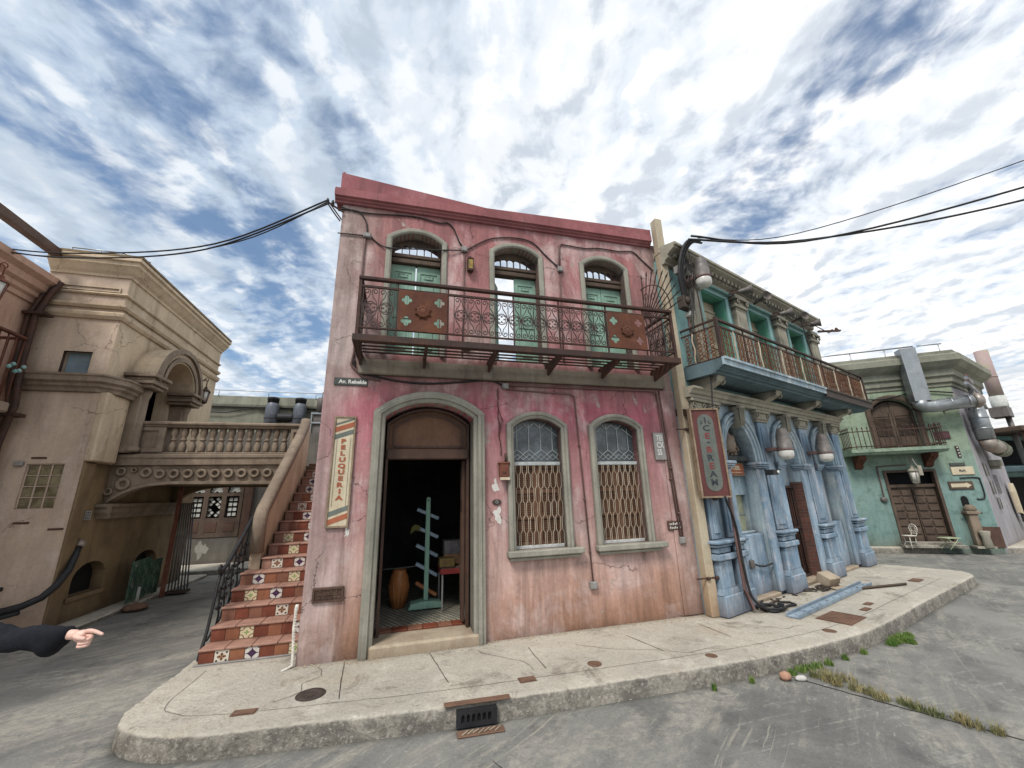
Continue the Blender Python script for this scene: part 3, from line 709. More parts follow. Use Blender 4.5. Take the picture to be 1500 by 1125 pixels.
def chaikin(p, it=2):
    for _ in range(it):
        q = [p[0]]
        for a, b in zip(p, p[1:]):
            q.append((a[0]*.75+b[0]*.25, a[1]*.75+b[1]*.25)); q.append((a[0]*.25+b[0]*.75, a[1]*.25+b[1]*.75))
        q.append(p[-1]); p = q
    return p
def resample(p, d):
    out = [p[0]]; acc = 0
    for a, b in zip(p, p[1:]):
        L = math.hypot(b[0]-a[0], b[1]-a[1]); t = d-acc
        while t <= L:
            out.append((a[0]+(b[0]-a[0])*t/L, a[1]+(b[1]-a[1])*t/L)); t += d
        acc = (acc+L) % d
    out.append(p[-1]); return out
def kerb(path, H, prof, amp, close_pts, name, rough_until=0):
    mb = MB(); mb.smooth = True
    n = len(path); rings = []
    for k, p in enumerate(path):
        a = path[max(0, k-2)]; b = path[min(n-1, k+2)]
        d = Vector((b[0]-a[0], b[1]-a[1])); d.normalize(); nr = Vector((-d.y, d.x))   # inward = left of travel
        ring = []
        for j, (w, z) in enumerate(prof):
            q = Vector((p[0]+nr.x*w, p[1]+nr.y*w, z))
            f = amp*(1.9 if k < rough_until else 1.0)*(0 if j == len(prof)-1 else 1)*(.5 if j < 1 else 1)
            v = mnoise.noise_vector(q*4)*f*.7 + mnoise.noise_vector(q*17)*f*.5 + mnoise.noise_vector(q*46)*f*.8
            v.z *= (.25 if w > .1 else .8)
            q += v
            q.z = max(q.z, -.03)
            ring.append(mb.V(q))
        rings.append(ring)
    for A, B in zip(rings, rings[1:]):
        for j in range(len(prof)-1): mb.F([A[j], B[j], B[j+1], A[j+1]])
    mb.smooth = False
    inner = [Vector(mb.v[r[-1]]) for r in rings]
    top = [(v.x, v.y) for v in inner] + close_pts
    t = tessellate_polygon([[Vector((x, y, 0)) for x, y in top]])
    idx = [r[-1] for r in rings] + [mb.V((x, y, H)) for x, y in close_pts]
    for q in t: mb.F([idx[i] for i in q])
    o = mb.build(name, M['pave']); struct(o)
    return o
pp = [(-3.9,6.6),(-3.52,5.3),(-3.30,4.45),(-3.16,3.8),(-3.07,3.57),(-2.94,3.41),(-2.71,3.31),(-2.5,3.27),(-2.2,3.29),(-1.92,3.34),(-1.32,3.44),(-.70,3.55),(.2,3.77),(.92,3.95),(1.79,4.18),(2.43,4.37),(3.0,4.58),(3.75,4.9),(4.48,5.33),(5.65,6.1),(7.5,7.26),(7.9,7.52),(8.03,7.75),(7.98,8.0),(7.75,8.3),(7.3,8.75),(6.9,9.3)]
path = resample(chaikin(pp, 3), .028)
prof = [(.0,-.02),(.004,.025),(.006,.055),(.006,.085),(.006,.112),(.009,.132),(.016,.145),(.032,.151),(.07,.152),(.14,.152),(.22,.151),(.32,.15)]
kerb(path, .15, prof, .007, [(5.2,11.0),(0,12.0),(-2.6,8.5)], 'pavement', 170)
# joints, cracks and the scored kerb line, sunk a hair into the slab
mb = MB()
def strip(pts, w, z=.1535, wob=.004):
    P = []
    for a, b in zip(pts, pts[1:]):
        L = math.hypot(b[0]-a[0], b[1]-a[1]); k = max(2, int(L/.05))
        for i in range(k): P.append((a[0]+(b[0]-a[0])*i/k, a[1]+(b[1]-a[1])*i/k))
    P.append(pts[-1])
    pv = None
    for k, p in enumerate(P):
        a = P[max(0,k-1)]; b = P[min(len(P)-1,k+1)]
        d = Vector((b[0]-a[0], b[1]-a[1])).normalized(); nr = Vector((-d.y, d.x))
        o = mnoise.noise(Vector((p[0]*7, p[1]*7, w*100)))*wob*2; ww = w*(.55+.6*abs(mnoise.noise(Vector((p[0]*11, p[1]*11, 3)))))
        q = [(p[0]+nr.x*(o+s*ww), p[1]+nr.y*(o+s*ww), z) for s in (-1, 1)]
        c = [mb.V(x) for x in q]
        if pv: mb.F([pv[0], c[0], c[1], pv[1]])
        pv = c
for a, b in (((-1.75,4.53),(-1.47,3.75)),((-.93,4.68),(-.62,3.98)),((.09,4.75),(.24,4.22)),((1.19,5.03),(1.45,4.55)),((2.15,5.36),(2.30,4.90)),((3.5,5.8),(3.75,5.42)),((4.9,6.9),(5.15,6.42)),((6.2,7.6),(6.5,7.1))):
    strip([a, b], .0045)
inn = [(p[0]+.0, p[1]) for p in path]
off = []
for k in range(84, min(520, len(path)-8), 4):
    a, b = path[k-6], path[k+6]; d = Vector((b[0]-a[0], b[1]-a[1])).normalized(); off.append((path[k][0]-d.y*.27, path[k][1]+d.x*.27))
strip(off, .0024)
strip([(-1.95,4.4),(-1.8,4.2),(-1.92,4.05),(-1.85,3.9),(-1.98,3.72)], .003, wob=.02)
strip([(-.45,4.72),(-.2,4.5),(.05,4.38),(.15,4.2)], .0028, wob=.02)
strip([(.6,4.8),(.9,4.62),(1.3,4.62),(1.6,4.5),(2.0,4.6)], .0028, wob=.02)
strip([(2.6,5.3),(3.0,5.1),(3.3,5.2)], .003, wob=.02)
mb.mat = 0
struct(mb.build('pavement_joint', M['jointdirt'], fix=False))
# pavement across the street
pp = [(4.0,12.05),(9.36,11.0),(12.3,10.40),(18,9.3),(30,7.2)]
path2 = resample(chaikin(pp, 2), .12)
kerb(path2, .15, [(-.01,-.02),(0,.05),(.01,.11),(.03,.14),(.07,.15),(.2,.15)], .006, [(34,30),(8,30),(3,16)], 'pavement', 0)
# gutter strip at the foot of the sandstone building
mb = MB()
mb.cbox(-5.0,-3.45, 2.55, 7.2, -.02, .06, .02)
mb.cbox(-12,-5.0, 1.6, 7.2, -.02, .05, .02)
o = mb.build('gutter_strip', M['pave']); o.location = O_P; o.rotation_euler = (0,0,A_P); struct(o)
# pavement behind the footbridge
mb = MB(); mb.cbox(-9, 2.5, 7.35, 8.6, -.02, .13, .02)
o = mb.build('pavement', M['pave']); o.location = O_P; o.rotation_euler = (0,0,A_P); struct(o)
# cracked joint across the road on the right, dirt along it
mb = MB()
strip([(2.5,4.3),(2.75,4.0),(3.1,3.6),(3.4,3.26),(4.2,2.4)], .008, z=.004, wob=.01)
strip([(-.2,3.2),(.1,3.0),(.12,2.7)], .003, z=.004, wob=.02)
struct(mb.build('road_joint', M['jointdirt'], fix=False))

# covers let into the pavement -------------------------------------------
def round_cover(x, y, r, label, mat, ribs=True):
    mb = MB()
    mb.lathe([(r*1.10,.0),(r*1.10,.005),(r*1.02,.0055),(r*1.0,.002),(r*.98,.0065),(r*.6,.0075),(r*.58,.006),(r*.3,.006),(r*.28,.0078),(0.001,.0078)], n=32, cap=False)
    for k in range(8):
        a = 2*PI*k/8; mb.bar((r*.32*math.cos(a), r*.32*math.sin(a), .007), (r*.55*math.cos(a), r*.55*math.sin(a), .007), r*.07, .004)
    o = mb.build('manhole_cover', M[mat]); tag(o, label, 'manhole cover', loc=(x, y, .15)); return o
round_cover(-1.74, 3.84, .105, 'dark round iron manhole cover in the pavement in front of the barber sign', 'darkcover')
round_cover(.70, 4.29, .06, 'small rusty round cover in the pavement below the second grilled window', 'covermetal')
round_cover(1.85, 4.40, .05, 'smallest rusty round cover beside the kerb edge near the two pebbles', 'covermetal')
round_cover(3.44, 4.99, .06, 'round cover nearest the big rectangular hatch, towards the kerb', 'covermetal')
def sq_cover(x, y, sx, sy, rz, label, name='utility_cover', rows=0):
    mb = MB(); mb.box(-sx/2,sx/2,-sy/2,sy/2,0,.004)
    mb.cbox(-sx/2+.008,sx/2-.008,-sy/2+.008,sy/2-.008,.004,.009,.003)
    for k in range(rows):
        xx = -sx/2+sx*(k+.5)/rows; mb.box(xx-.006,xx+.006,-sy/2+.03,sy/2-.03,.009,.012)
    o = mb.build(name, M['covermetal']); tag(o, label, 'utility cover', loc=(x, y, .1515), rz=rz); return o
sq_cover(-2.12, 3.58, .17, .085, R(10), 'rusty square plate at the rounded corner of the pavement, leftmost of all')
sq_cover(.06, 4.0, .15, .10, R(15), 'rusty square plate in the pavement right of the storm drain')
sq_cover(3.91, 5.42, .50, .36, R(34), 'large rusty rectangular hatch in the pavement in front of the blue building', 'hatch_cover', 7)
sq_cover(4.48, 5.74, .19, .08, R(34), 'narrow rusty plate just beyond the large hatch')
sq_cover(4.72, 5.98, .17, .08, R(34), 'farther of the narrow rusty plates beyond the large hatch')
sq_cover(6.6, 7.25, .3, .14, R(34), 'rusty plate near the far rounded end of the pavement')
# storm drain in the kerb
t = thing('storm_drain', 'black iron storm drain inlet with six slots set in the kerb', 'storm drain', (-.345, 3.622, 0), R(13))
t.scale = (.82, .82, 1)
mb = MB()
holes = [[(x-.016,.045),(x+.016,.045),(x+.016,.085),(x,.10),(x-.016,.085)] for x in (-.13,-.08,-.03,.02,.07,.12)]
mb.plate([(-.19,.012),(.19,.012),(.19,.125),(-.19,.125)], holes, -.03, .01)
mb.build('grate', M['black'], t)
mb = MB(); mb.box(-.185,.185,-.012,.02,.014,.12); mb.build('void', M['hole'], t)
mb = MB(); mb.cbox(-.30,.33,-.005,.075,.15,.159,.003); mb.build('top_plate', M['covermetal'], t)
mb = MB(); mb.cbox(-.19,.24,-.16,-.06,.0,.012,.004); mb.build('sill', M['covermetal'], t)
for k in range(7):
    mb = MB(); x = -.15+.05*k; mb.bar((x,-.15+.01*(k%3),.016),(x+.06,-.085,.016),.012,.004)
    mb.build('leaf', M['thresh'], t)
# pebbles and grass
def pebble(name, loc, sc, mat, label, sd):
    bm = bmesh.new(); bmesh.ops.create_icosphere(bm, subdivisions=3, radius=1)
    for v in bm.verts:
        v.co *= 1+.16*mnoise.noise(v.co*1.3+Vector((sd,0,0)))
        v.co.x *= sc[0]; v.co.y *= sc[1]; v.co.z *= sc[2]
    for f in bm.faces: f.smooth = True
    me = bpy.data.meshes.new(name); bm.to_mesh(me); bm.free(); me.materials.append(M[mat])
    o = bpy.data.objects.new(name, me); COL.objects.link(o); tag(o, label, 'pebble', loc=(loc[0],loc[1],sc[2]*.8)); return o
pebble('pebble', (2.43,4.24), (.05,.042,.038), 'stoneA', 'orange brown pebble lying against the kerb', 1)
pebble('pebble', (2.56,4.22), (.052,.03,.022), 'stoneB', 'flat white pebble lying beside the orange one', 5)
def grass(name, spots, n, h, mat, label, seed, lean=.5):
    rnd = random.Random(seed); mb = MB()
    for (x, y, r) in spots:
        for k in range(n):
            a = rnd.uniform(0, 2*PI); q = r*math.sqrt(rnd.random()); bx, by = x+q*math.cos(a), y+q*math.sin(a)
            hh = h*rnd.uniform(.4, 1.1)*(1-.5*q/r); la = rnd.uniform(0, 2*PI); ll = hh*rnd.uniform(.2, 1)*lean; w = rnd.uniform(.0016,.0032)
            ca, sa = math.cos(la+1.57)*w, math.sin(la+1.57)*w; dx, dy = math.cos(la)*ll, math.sin(la)*ll
            p = [(bx-ca,by-sa,0),(bx+ca,by+sa,0),(bx+dx*.4+ca*.8,by+dy*.4+sa*.8,hh*.6),(bx+dx*.4-ca*.8,by+dy*.4-sa*.8,hh*.6),(bx+dx,by+dy,hh)]
            i = [mb.V(v) for v in p]; mb.F([i[0],i[1],i[2],i[3]]); mb.F([i[3],i[2],i[4]])
    stuff(mb.build(name, M[mat], fix=False), label, 'grass')
grass('grass', [(4.28,5.10,.09),(4.38,5.16,.08),(4.17,5.04,.06),(4.48,5.2,.05),(4.08,4.98,.05),(4.33,5.02,.05)], 260, .085, 'grass', 'bright green grass tuft growing at the foot of the kerb', 3)
grass('grass', [(2.68,4.40,.05),(2.78,4.44,.06),(2.9,4.48,.05),(2.56,4.34,.04),(3.05,4.53,.04),(3.3,4.64,.03),(3.6,4.77,.03),(2.1,4.2,.02),(1.7,4.08,.02)], 110, .085, 'grass', 'green weeds growing along the kerb above the pebbles', 4)
grass('grass', [(2.72+.055*k+.03*math.sin(k*2.3), 4.28-.085*k, .035+.03*abs(math.sin(k*1.7))) for k in range(12)]+[(2.85,4.3,.09),(2.95,4.2,.08),(2.8,4.22,.07)], 105, .095, 'drygrass', 'dry yellow grass growing along the crack in the road', 5, .9)
grass('grass', [(-3.32,4.35,.05),(-3.45,4.75,.05)], 60, .04, 'drygrass', 'dry moss at the left foot of the tiled stair', 6, .8)
rnd = random.Random(4); mb = MB()
for k in range(420):
    z = .152
    if k < 260:
        u = rnd.uniform(.0, 4.9); q = P_(u, abs(rnd.gauss(0,.06))+.01, z)
    else:
        u = rnd.uniform(.1, 5.6); q = B_(u, abs(rnd.gauss(0,.12))+.03, z)
    s = rnd.uniform(.003,.010); a = rnd.uniform(0,3)
    mb.xf = Matrix.Translation(q) @ Matrix.Rotation(a,4,'Z'); mb.box(-s,s,-s*.6,s*.6,0,s*.6); mb.xf = None
stuff(mb.build('paint_flakes', M['sigcream']), 'pale paint flakes and grit along the foot of the walls', 'debris')
# ------------------------------------------------------------------ pink barber building
pk = thing('pink_building', 'two-storey faded pink building with arched doorway and iron balcony', 'building', O_P, A_P)
door_o = loop(arch(.70, 1.75, .16, 2.63, 2.815))
lwin = [(2.262, 2.915), (3.408, 4.06)]
lw_o = [loop(arch(a, b, 1.06, 2.53, 2.655)) for a, b in lwin]
uwin = [(.652, 1.312), (2.056, 2.722), (3.463, 4.148)]
uw_o = [loop(arch(a, b, 3.42, 5.06, 5.19)) for a, b in uwin]
mb = MB()
mb.plate([(0,.0),(4.86,.0),(4.86,5.62),(0,5.55)], [door_o]+lw_o+uw_o, 0, .32)
mb.box(0,.3,.321,4.6,0,3.15); mb.box(0,.3,.321,2.2,3.15,5.5)
mb.box(4.56,4.86,.321,4.6,0,3.15); mb.box(4.56,4.86,.321,1.1,3.15,5.5)
mb.box(.301,4.559,4.3,4.6,0,3.15)
mb.build('wall', M['pink'], pk)
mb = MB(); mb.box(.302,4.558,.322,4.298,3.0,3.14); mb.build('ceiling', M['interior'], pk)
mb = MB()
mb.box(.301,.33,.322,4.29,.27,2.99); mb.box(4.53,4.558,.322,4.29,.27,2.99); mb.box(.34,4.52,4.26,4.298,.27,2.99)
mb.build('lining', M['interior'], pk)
# parapet band, moulding (rises a little to the right), sloped parapet behind
def lin(u, a, b): return a+(b-a)*u/4.86
mb = MB()
prof = [(0,-.07),(.03,-.06),(.03,-.035),(.055,-.02),(.055,.0),(.085,.012),(.085,.125),(.06,.135),(0,.14)]
A0, A1 = (-.1,0,lin(-.1,5.555,5.63)), (4.70,0,lin(4.70,5.555,5.63))
mb.extr(prof, A0, A1, (0,-1,0)); mb.build('cornice', M['pink_band'], pk)
mb = MB(); mb.prism([(-.11,5.69),(-.11,5.60),(4.72,5.66),(4.72,5.88),(2.2,5.78)], -.05, .30); mb.build('parapet', M['pink_band'], pk)
mb = MB(); mb.prism([(-.06,5.65),(2.4,5.70),(2.3,5.815),(-.06,6.03)], .04, .55); mb.build('roof_ramp', M['pink_roof'], pk)
mb = MB(); mb.cbox(-.05,-.02,.05,.5,6.02,6.06,.006); mb.build('roof_cap', M['pink_roof'], pk)
# beam under the balcony
mb = MB(); mb.cbox(.36,4.60,-.07,.02,3.135,3.325,.012); mb.build('lintel_beam', M['beam'], pk)
# right margin pilaster of plain render
mb = MB(); mb.cbox(4.46,4.79,-.018,.05,.16,3.12,.006); mb.build('margin', M['pink'], pk)
# door surround
FR = [(0,-.25),(0,.035),(.022,.05),(.045,.05),(.05,.075),(.085,.085),(.10,.068),(.128,.068),(.135,.04),(.135,-.01)]
mb = MB(); mb.sweep(arch(.70,1.75,.15,2.63,2.815,18), FR); mb.build('door_surround', M['trim'], pk)
mb = MB(); mb.cbox(.66,1.83,-.07,.33,.13,.258,.022); mb.build('threshold', M['thresh'], pk)
ft = mb = MB(); mb.sweep(arch(.722,1.728,.262,2.585,2.785,16), [(0,-.28),(0,-.19),(-.028,-.19),(-.028,-.28),(0,-.28)])
df = mb.build('door_frame', M['brownwood'], pk)
mb = MB(); mb.cbox(.73,1.72,.175,.30,2.15,2.275,.01); mb.build('transom_bar', M['brownwood'], df)
mb = MB(); mb.prism(loop(arch(.735,1.715,2.27,2.58,2.775)), .25, .27); mb.build('transom_panel', M['shutter'], df)
mb = MB(); mb.sweep(arch(.82,1.63,2.32,2.53,2.69,12)+[(.82,2.32)], [(0,-.255),(0,-.235),(.025,-.235),(.025,-.255)]); mb.build('transom_bead', M['brownwood'], df)
mb = MB(); mb.cbox(1.665,1.70,.30,.46,.29,2.14,.006)
for z in (.5,1.1,1.65): mb.cbox(1.658,1.667,.32,.44,z,z+.4,.003)
mb.build('door_leaf', M['brownwood'], pk)
mb = MB(); mb.box(.301,4.55,.5,4.29,.20,.268); mb.build('floor', M['hexfloor'], pk)
rr = random.Random(2)
for k in range(6):
    mb = MB(); mb.cbox(.72+.17*k,.72+.17*k+.165,.335,.495,.22,.271,.004); mb.build('floor_tile', M['terraA' if k%2 else 'terraC'], pk)
# ground-floor windows
WF = [(0,-.14),(0,.03),(.018,.045),(.035,.045),(.04,.062),(.062,.066),(.085,.045),(.09,.02),(.09,-.01)]
for wi, (a, b) in enumerate(lwin):
    mb = MB(); mb.sweep(arch(a,b,1.06,2.53,2.655,14), WF); w = mb.build('window', M['trim'], pk)
    if wi == 0: w['label'] = 'grilled arched window next to the doorway'
    else: w['label'] = 'grilled arched window farther from the doorway'
    mb = MB(); mb.cbox(a-.115,b+.19 if wi==0 else b+.23,-.115,.02,.995,1.065,.012); mb.cbox(a-.09,b+.15,-.075,.02,.955,.992,.008); mb.build('sill', M['trim'], w)
    mb = MB(); mb.prism(loop(arch(a+.002,b-.002,2.09,2.525,2.65)), .12, .13); mb.build('pane', M['darkglass'], w)
    mb = MB(); mb.cbox(a+.002,b-.002,.055,.15,2.055,2.10,.006); mb.cbox(a+.002,b-.002,.06,.15,1.062,1.10,.006); mb.build('transom', M['leading'], w)
    mb = MB()
    for q, (c, d) in enumerate(((a+.003,(a+b)/2-.003),((a+b)/2+.003,b-.003))):
        mb.plate([(c,1.10),(d,1.10),(d,2.055),(c,2.055)], [[(c+.05,z),(d-.05,z),(d-.05,z+.26),(c+.05,z+.26)] for z in (1.14,1.45,1.76)], .10, .13)
        mb.box(c+.01,d-.01,.131,.14,1.11,2.05)
        for z in (1.14,1.45,1.76):
            mb.box(c+.07,d-.07,.112,.1305,z+.02,z+.24)
            for s in range(9): mb.box(c+.052,d-.052,.104,.125,z+.01+.027*s,z+.022+.027*s)
        for z in (1.35,1.62): mb.box(c+.03,d-.03,.09,.1,z+.05,z+.053); mb.box((c+d)/2-.002,(c+d)/2+.002,.09,.1,z-.01,z+.10)
    mb.build('shutter', M['shutter'], w)
    # wavy hexagonal iron grille over the shutters
    mb = MB(); n = 15; pw = (b-a-.02)/n
    for i in range(n+1):
        x0 = a+.01+i*pw; pts = []; z = 1.095; ph = i % 2; k = 0
        seq = [(.105,0),(.022,1),(.105,0),(.022,-1)]
        off = (.24 if ph else -.24)*pw; pts.append((x0+off,.062,z))
        while z < 2.05:
            z2 = min(2.055, z+.145); pts.append((x0+off,.062,z2)); z = z2
            if z >= 2.05: break
            off = -off; z = min(2.055, z+.03); pts.append((x0+off,.062,z))
        mb.tube(pts, .0040, 4, cap=False)
    mb.build('grille', M['grille'], w)
    # leaded lattice on the upper pane
    mb = MB(); n = 4; pw = (b-a)/n
    for i in range(n*2+1):
        x = a+i*pw/2
        if i % 2 == 1:
            zt = 2.60 if i in (3,5) else 2.56
            mb.tube([(x,.112,2.26),(x,.112,zt)], .005, 4)
        d = pw/2
        for sgn in (-1,1):
            x2 = x+sgn*d
            if a-.001 <= x2 <= b+.001:
                if i % 2 == 0: mb.tube([(x,.112,2.20),(x2,.112,2.26)], .005, 4); mb.tube([(x,.112,2.20),(x2,.112,2.13)], .004, 4); mb.tube([(x,.112,2.13),(x2,.112,2.20)], .004, 4)
                elif abs(x-(a+b)/2) < .2: mb.tube([(x,.112,2.55),(x2,.112,2.615)], .005, 4)
                else: mb.tube([(x,.112,2.50),(x2,.112,2.56 if abs(x2-(a+b)/2) < .2 else 2.44)], .005, 4)
    mb.build('lattice', M['leading'], w)
# first-floor windows
UF = [(0,-.2),(0,.02),(.02,.035),(.06,.035),(.075,.02),(.075,-.01)]
for wi, (a, b) in enumerate(uwin):
    mb = MB(); mb.sweep(arch(a,b,3.42,5.06,5.19,12), UF); w = mb.build('window', M['trim'], pk)
    w['label'] = ['balcony window left of the wall lantern', 'balcony window with its left leaf open to the sky', 'balcony window at the right end'][wi]
    mb = MB(); mb.cbox(a,b,.10,.22,4.79,4.86,.008); mb.cbox(a,b,.09,.2,4.87,4.925,.008); mb.build('transom', M['darkwood'], w)
    mb = MB(); mb.plate(loop(arch(a,b,4.925,5.055,5.188)), [loop(arch(a+.03+k*(b-a-.06)/6+.006, a+.03+(k+1)*(b-a-.06)/6-.006, 4.94, 5.035 if k in (0,5) else 5.05, 5.055 if k in (0,5) else 5.08, 6)) for k in range(6)], .14, .165)
    mb.build('fanlight', M['darkwood'], w)
    mb = MB(); mb.quad((a+.03,.155,4.935),(b-.03,.155,4.935),(b-.03,.155,5.085),(a+.03,.155,5.085)); mb.build('pane', M['clear'], w)
    wd = (b-a)/2-.006
    for sd in (0, 1):
        mb = MB()
        mb.plate([(0,3.40),(wd,3.40),(wd,4.785),(0,4.785)], [[(.05,3.5),(wd-.05,3.5),(wd-.05,4.0),(.05,4.0)],[(.05,4.08),(wd-.05,4.08),(wd-.05,4.68),(.05,4.68)]], 0, .035)
        mb.box(.045,wd-.045,.012,.03,3.49,4.01); mb.box(.045,wd-.045,.012,.03,4.07,4.69)
        mb.cbox(.085,wd-.085,.004,.02,3.55,3.95,.008); mb.cbox(.085,wd-.085,.004,.02,4.13,4.56,.008)
        mb.cbox(.10,wd-.10,.0,.02,4.60,4.635,.006)
        for q in range(3): mb.box(.11+q*.05,.125+q*.05,.0,.012,4.645,4.66)
        o = mb.build('door_leaf', M['greendoor'], w)
        if sd == 0: o.location = (a+.002,.16,0)
        else: o.location = (b-.002-wd,.16,0)
        if wi == 0: o.location.x += (-.004 if sd == 0 else .006)
        if wi == 1 and sd == 0:
            o.location = (a+.01,.19,0); o.rotation_euler = (0,0,R(62)); o['label'] = 'mint green door leaf swung inwards'
# balcony -------------------------------------------------------------------
bu0, bu1, bd = .33, 4.47, .60
mb = MB(); mb.cbox(bu0,bu1,-bd-.02,-bd+.03,3.335,3.415,.006); mb.cbox(bu0,bu0+.05,-bd+.03,-.0,3.335,3.415,.006); mb.cbox(bu1-.05,bu1,-bd+.03,0,3.335,3.415,.006)
bal = mb.build('balcony', M['iron'], pk)
mb = MB()
for k in range(5):
    y = -.065-k*.108
    mb.box(bu0+.05,bu1-.05,y-.022,y+.022,3.402,3.41)
mb.build('floor_slats', M['iron'], bal)
for u in (.38,1.12,1.94,2.76,3.57,4.42):
    mb = MB(); mb.prism([(0,3.22),(.0,3.392),(-.57,3.392),(-.57,3.335)][::-1], u-.014, u+.014, mk=lambda y,z,u_: (u_,y,z)); mb.build('bracket', M['iron'], bal)
yf = -.575
mb = MB()
mb.cbox(bu0+.02,bu1-.02,yf-.03,yf+.025,4.085,4.125,.006); mb.box(bu0+.04,bu1-.04,yf-.012,yf+.012,3.995,4.02); mb.box(bu0+.04,bu1-.04,yf-.012,yf+.012,3.497,3.515)
for u in (bu0+.04,bu1-.04):
    mb.cbox(u-.024,u+.024,yf+.025,-.0,4.085,4.122,.005); mb.box(u-.01,u+.01,yf+.012,0,3.997,4.018); mb.box(u-.01,u+.01,yf+.012,0,3.499,3.513)
    mb.cbox(u-.018,u+.018,yf-.018,yf+.018,3.40,4.085,.004)
for u in (.775,1.35,2.15,2.75,3.42,3.99): mb.box(u-.008,u+.008,yf-.008,yf+.008,3.41,4.085)
mb.build('handrail', M['railtop'], bal)
def scroll_panel(mb, u0, u1, z0, z1, mk, cell=.165):
    n = max(1, round((u1-u0)/cell)); c = (u1-u0)/n; zm = (z0+z1)/2; hh = (z1-z0)/2; r = .006
    T = lambda pts, rr=r: mb.tube([mk(u, z) for u, z in pts], rr, 4, cap=False)
    for k in range(n+1):
        x = u0+k*c
        T([(x,z0),(x,z1)], .0065)
        for sx in (-1, 1):
            if (k == 0 and sx < 0) or (k == n and sx > 0): continue
            for sz in (-1, 1):
                pts = [(x+sx*.008, zm), (x+sx*c*.16, zm+sz*hh*.32), (x+sx*c*.38, zm+sz*hh*.55), (x+sx*c*.46, zm+sz*hh*.80)]
                sp = spiral(x+sx*c*.25, zm+sz*hh*.80, c*.21, c*.05, 0, 2*PI*1.15, 13)
                sp = [(x+sx*(p[0]-x-sx*c*.25)*1.0+sx*c*.25 if False else x+sx*c*.25+sx*(p[0]-(x+sx*c*.25)), zm+sz*hh*.80+sz*(p[1]-(zm+sz*hh*.80))) for p in sp]
                T(pts+sp[1:])
        if k < n:
            xc = x+c/2; rr = c*.42
            T(circ(xc, zm, rr, 16)+[(xc+rr, zm)], .0055)
            for q in range(4):
                a = PI/4+q*PI/2; cx, cz = xc+rr*.42*math.cos(a), zm+rr*.42*math.sin(a)
                T(spiral(cx, cz, rr*.40, rr*.40, a-2.3, a+2.3, 8), .005)
            T([(xc-rr,zm),(xc-rr*.35,zm)],.004); T([(xc+rr*.35,zm),(xc+rr,zm)],.004)
for (a, b) in ((bu0+.075,.74),(1.42,3.40),):
    mb = MB(); scroll_panel(mb, a, b, 3.515, 3.995, lambda u, z: (u, yf, z)); mb.build('scroll_panel', M['railiron'], bal)
for u in (bu0+.04, bu1-.04):
    mb = MB(); scroll_panel(mb, -.54, -.04, 3.515, 3.995, lambda q, z, u=u: (u, q, z)); mb.build('scroll_panel', M['railiron'], bal)
mb = MB()
for k in range(5): mb.tube([(4.03+k*.085,yf,3.515),(4.03+k*.085,yf,3.995)],.006,4)
mb.build('scroll_panel', M['railiron'], bal)
for (a, b) in ((.785,1.34),(3.43,3.985)):
    cx = (a+b)/2; holes = []
    for sx in (-1, 1):
        for zc in (3.62, 3.88):
            px = cx+sx*.185; pts = []
            for q in range(4):
                a0 = q*PI/2; ox, oz = px+.034*math.cos(a0), zc+.034*math.sin(a0)
                for k in range(7):
                    t = a0-2.0+4.0*k/6*.98; pts.append((ox+.026*math.cos(t), oz+.026*math.sin(t)))
            holes.append(pts)
    mb = MB(); mb.plate([(a,3.50),(b,3.50),(b,4.0),(a,4.0)], holes, yf-.016, yf-.008)
    pl = mb.build('rust_panel', M['corten'], bal)
    mb = MB(); mb.lathe([(.075,-.005),(.075,-.02),(.06,-.03),(.045,-.024),(.03,-.036),(.001,-.036)], (cx,yf-.012,3.745), 20, 'y')
    for k in range(8):
        t = 2*PI*k/8; mb.tube([(cx+.04*math.cos(t),yf-.03,3.745+.04*math.sin(t)),(cx+.095*math.cos(t+.4),yf-.022,3.745+.095*math.sin(t+.4))],[.014,.008],6)
    mb.build('rosette', M['corten'], pl)
# spiked quarter-fan at the right end
mb = MB(); u = bu1-.04
mk = lambda y, z: (u, -y, z)
for k in range(10):
    a = PI/2*(k+.2)/9.6; r0_, r1_ = .12, .80
    mb.tube([mk(r0_*math.cos(a), 4.14+r0_*math.sin(a)), mk(.78*math.cos(a), 4.14+.78*math.sin(a))], .0075, 4)
    mb.tube([mk(.77*math.cos(a), 4.14+.77*math.sin(a)), mk(.80*math.cos(a), 4.14+.80*math.sin(a)), mk(.86*math.cos(a), 4.14+.86*math.sin(a))], [.006,.013,.002], 4)
for rr in (.14,.30,.62): mb.tube([mk(rr*math.cos(PI/2*k/12), 4.14+rr*math.sin(PI/2*k/12)) for k in range(13)], .008, 4)
for k in range(4):
    a = PI/2*(k+.6)/4.2; mb.tube([mk(.46*math.cos(a)+.05*math.cos(t), 4.14+.46*math.sin(a)+.05*math.sin(t)) for t in [2*PI*q/10 for q in range(11)]], .005, 4)
mb.build('spiked_fan', M['railiron'], bal)
# patches where paint has come away, cast plates
def patch(u, z, r, sd, parent, name='bare_patch', mat='white'):
    pts = []
    for k in range(22):
        t = 2*PI*k/22; q = r*(.62+.75*mnoise.noise(Vector((math.cos(t)*1.5+sd, math.sin(t)*1.5, sd))))
        pts.append((u+q*math.cos(t)*.8, z+q*math.sin(t)*1.25))
    mb = MB(); mb.prism(pts, -.004, .01); return mb.build(name, M[mat], parent)
patch(2.025, 1.815, .075, 1.3, pk); patch(2.05, 1.47, .09, 4.2, pk); patch(.375, 1.35, .055, 7.7, pk)
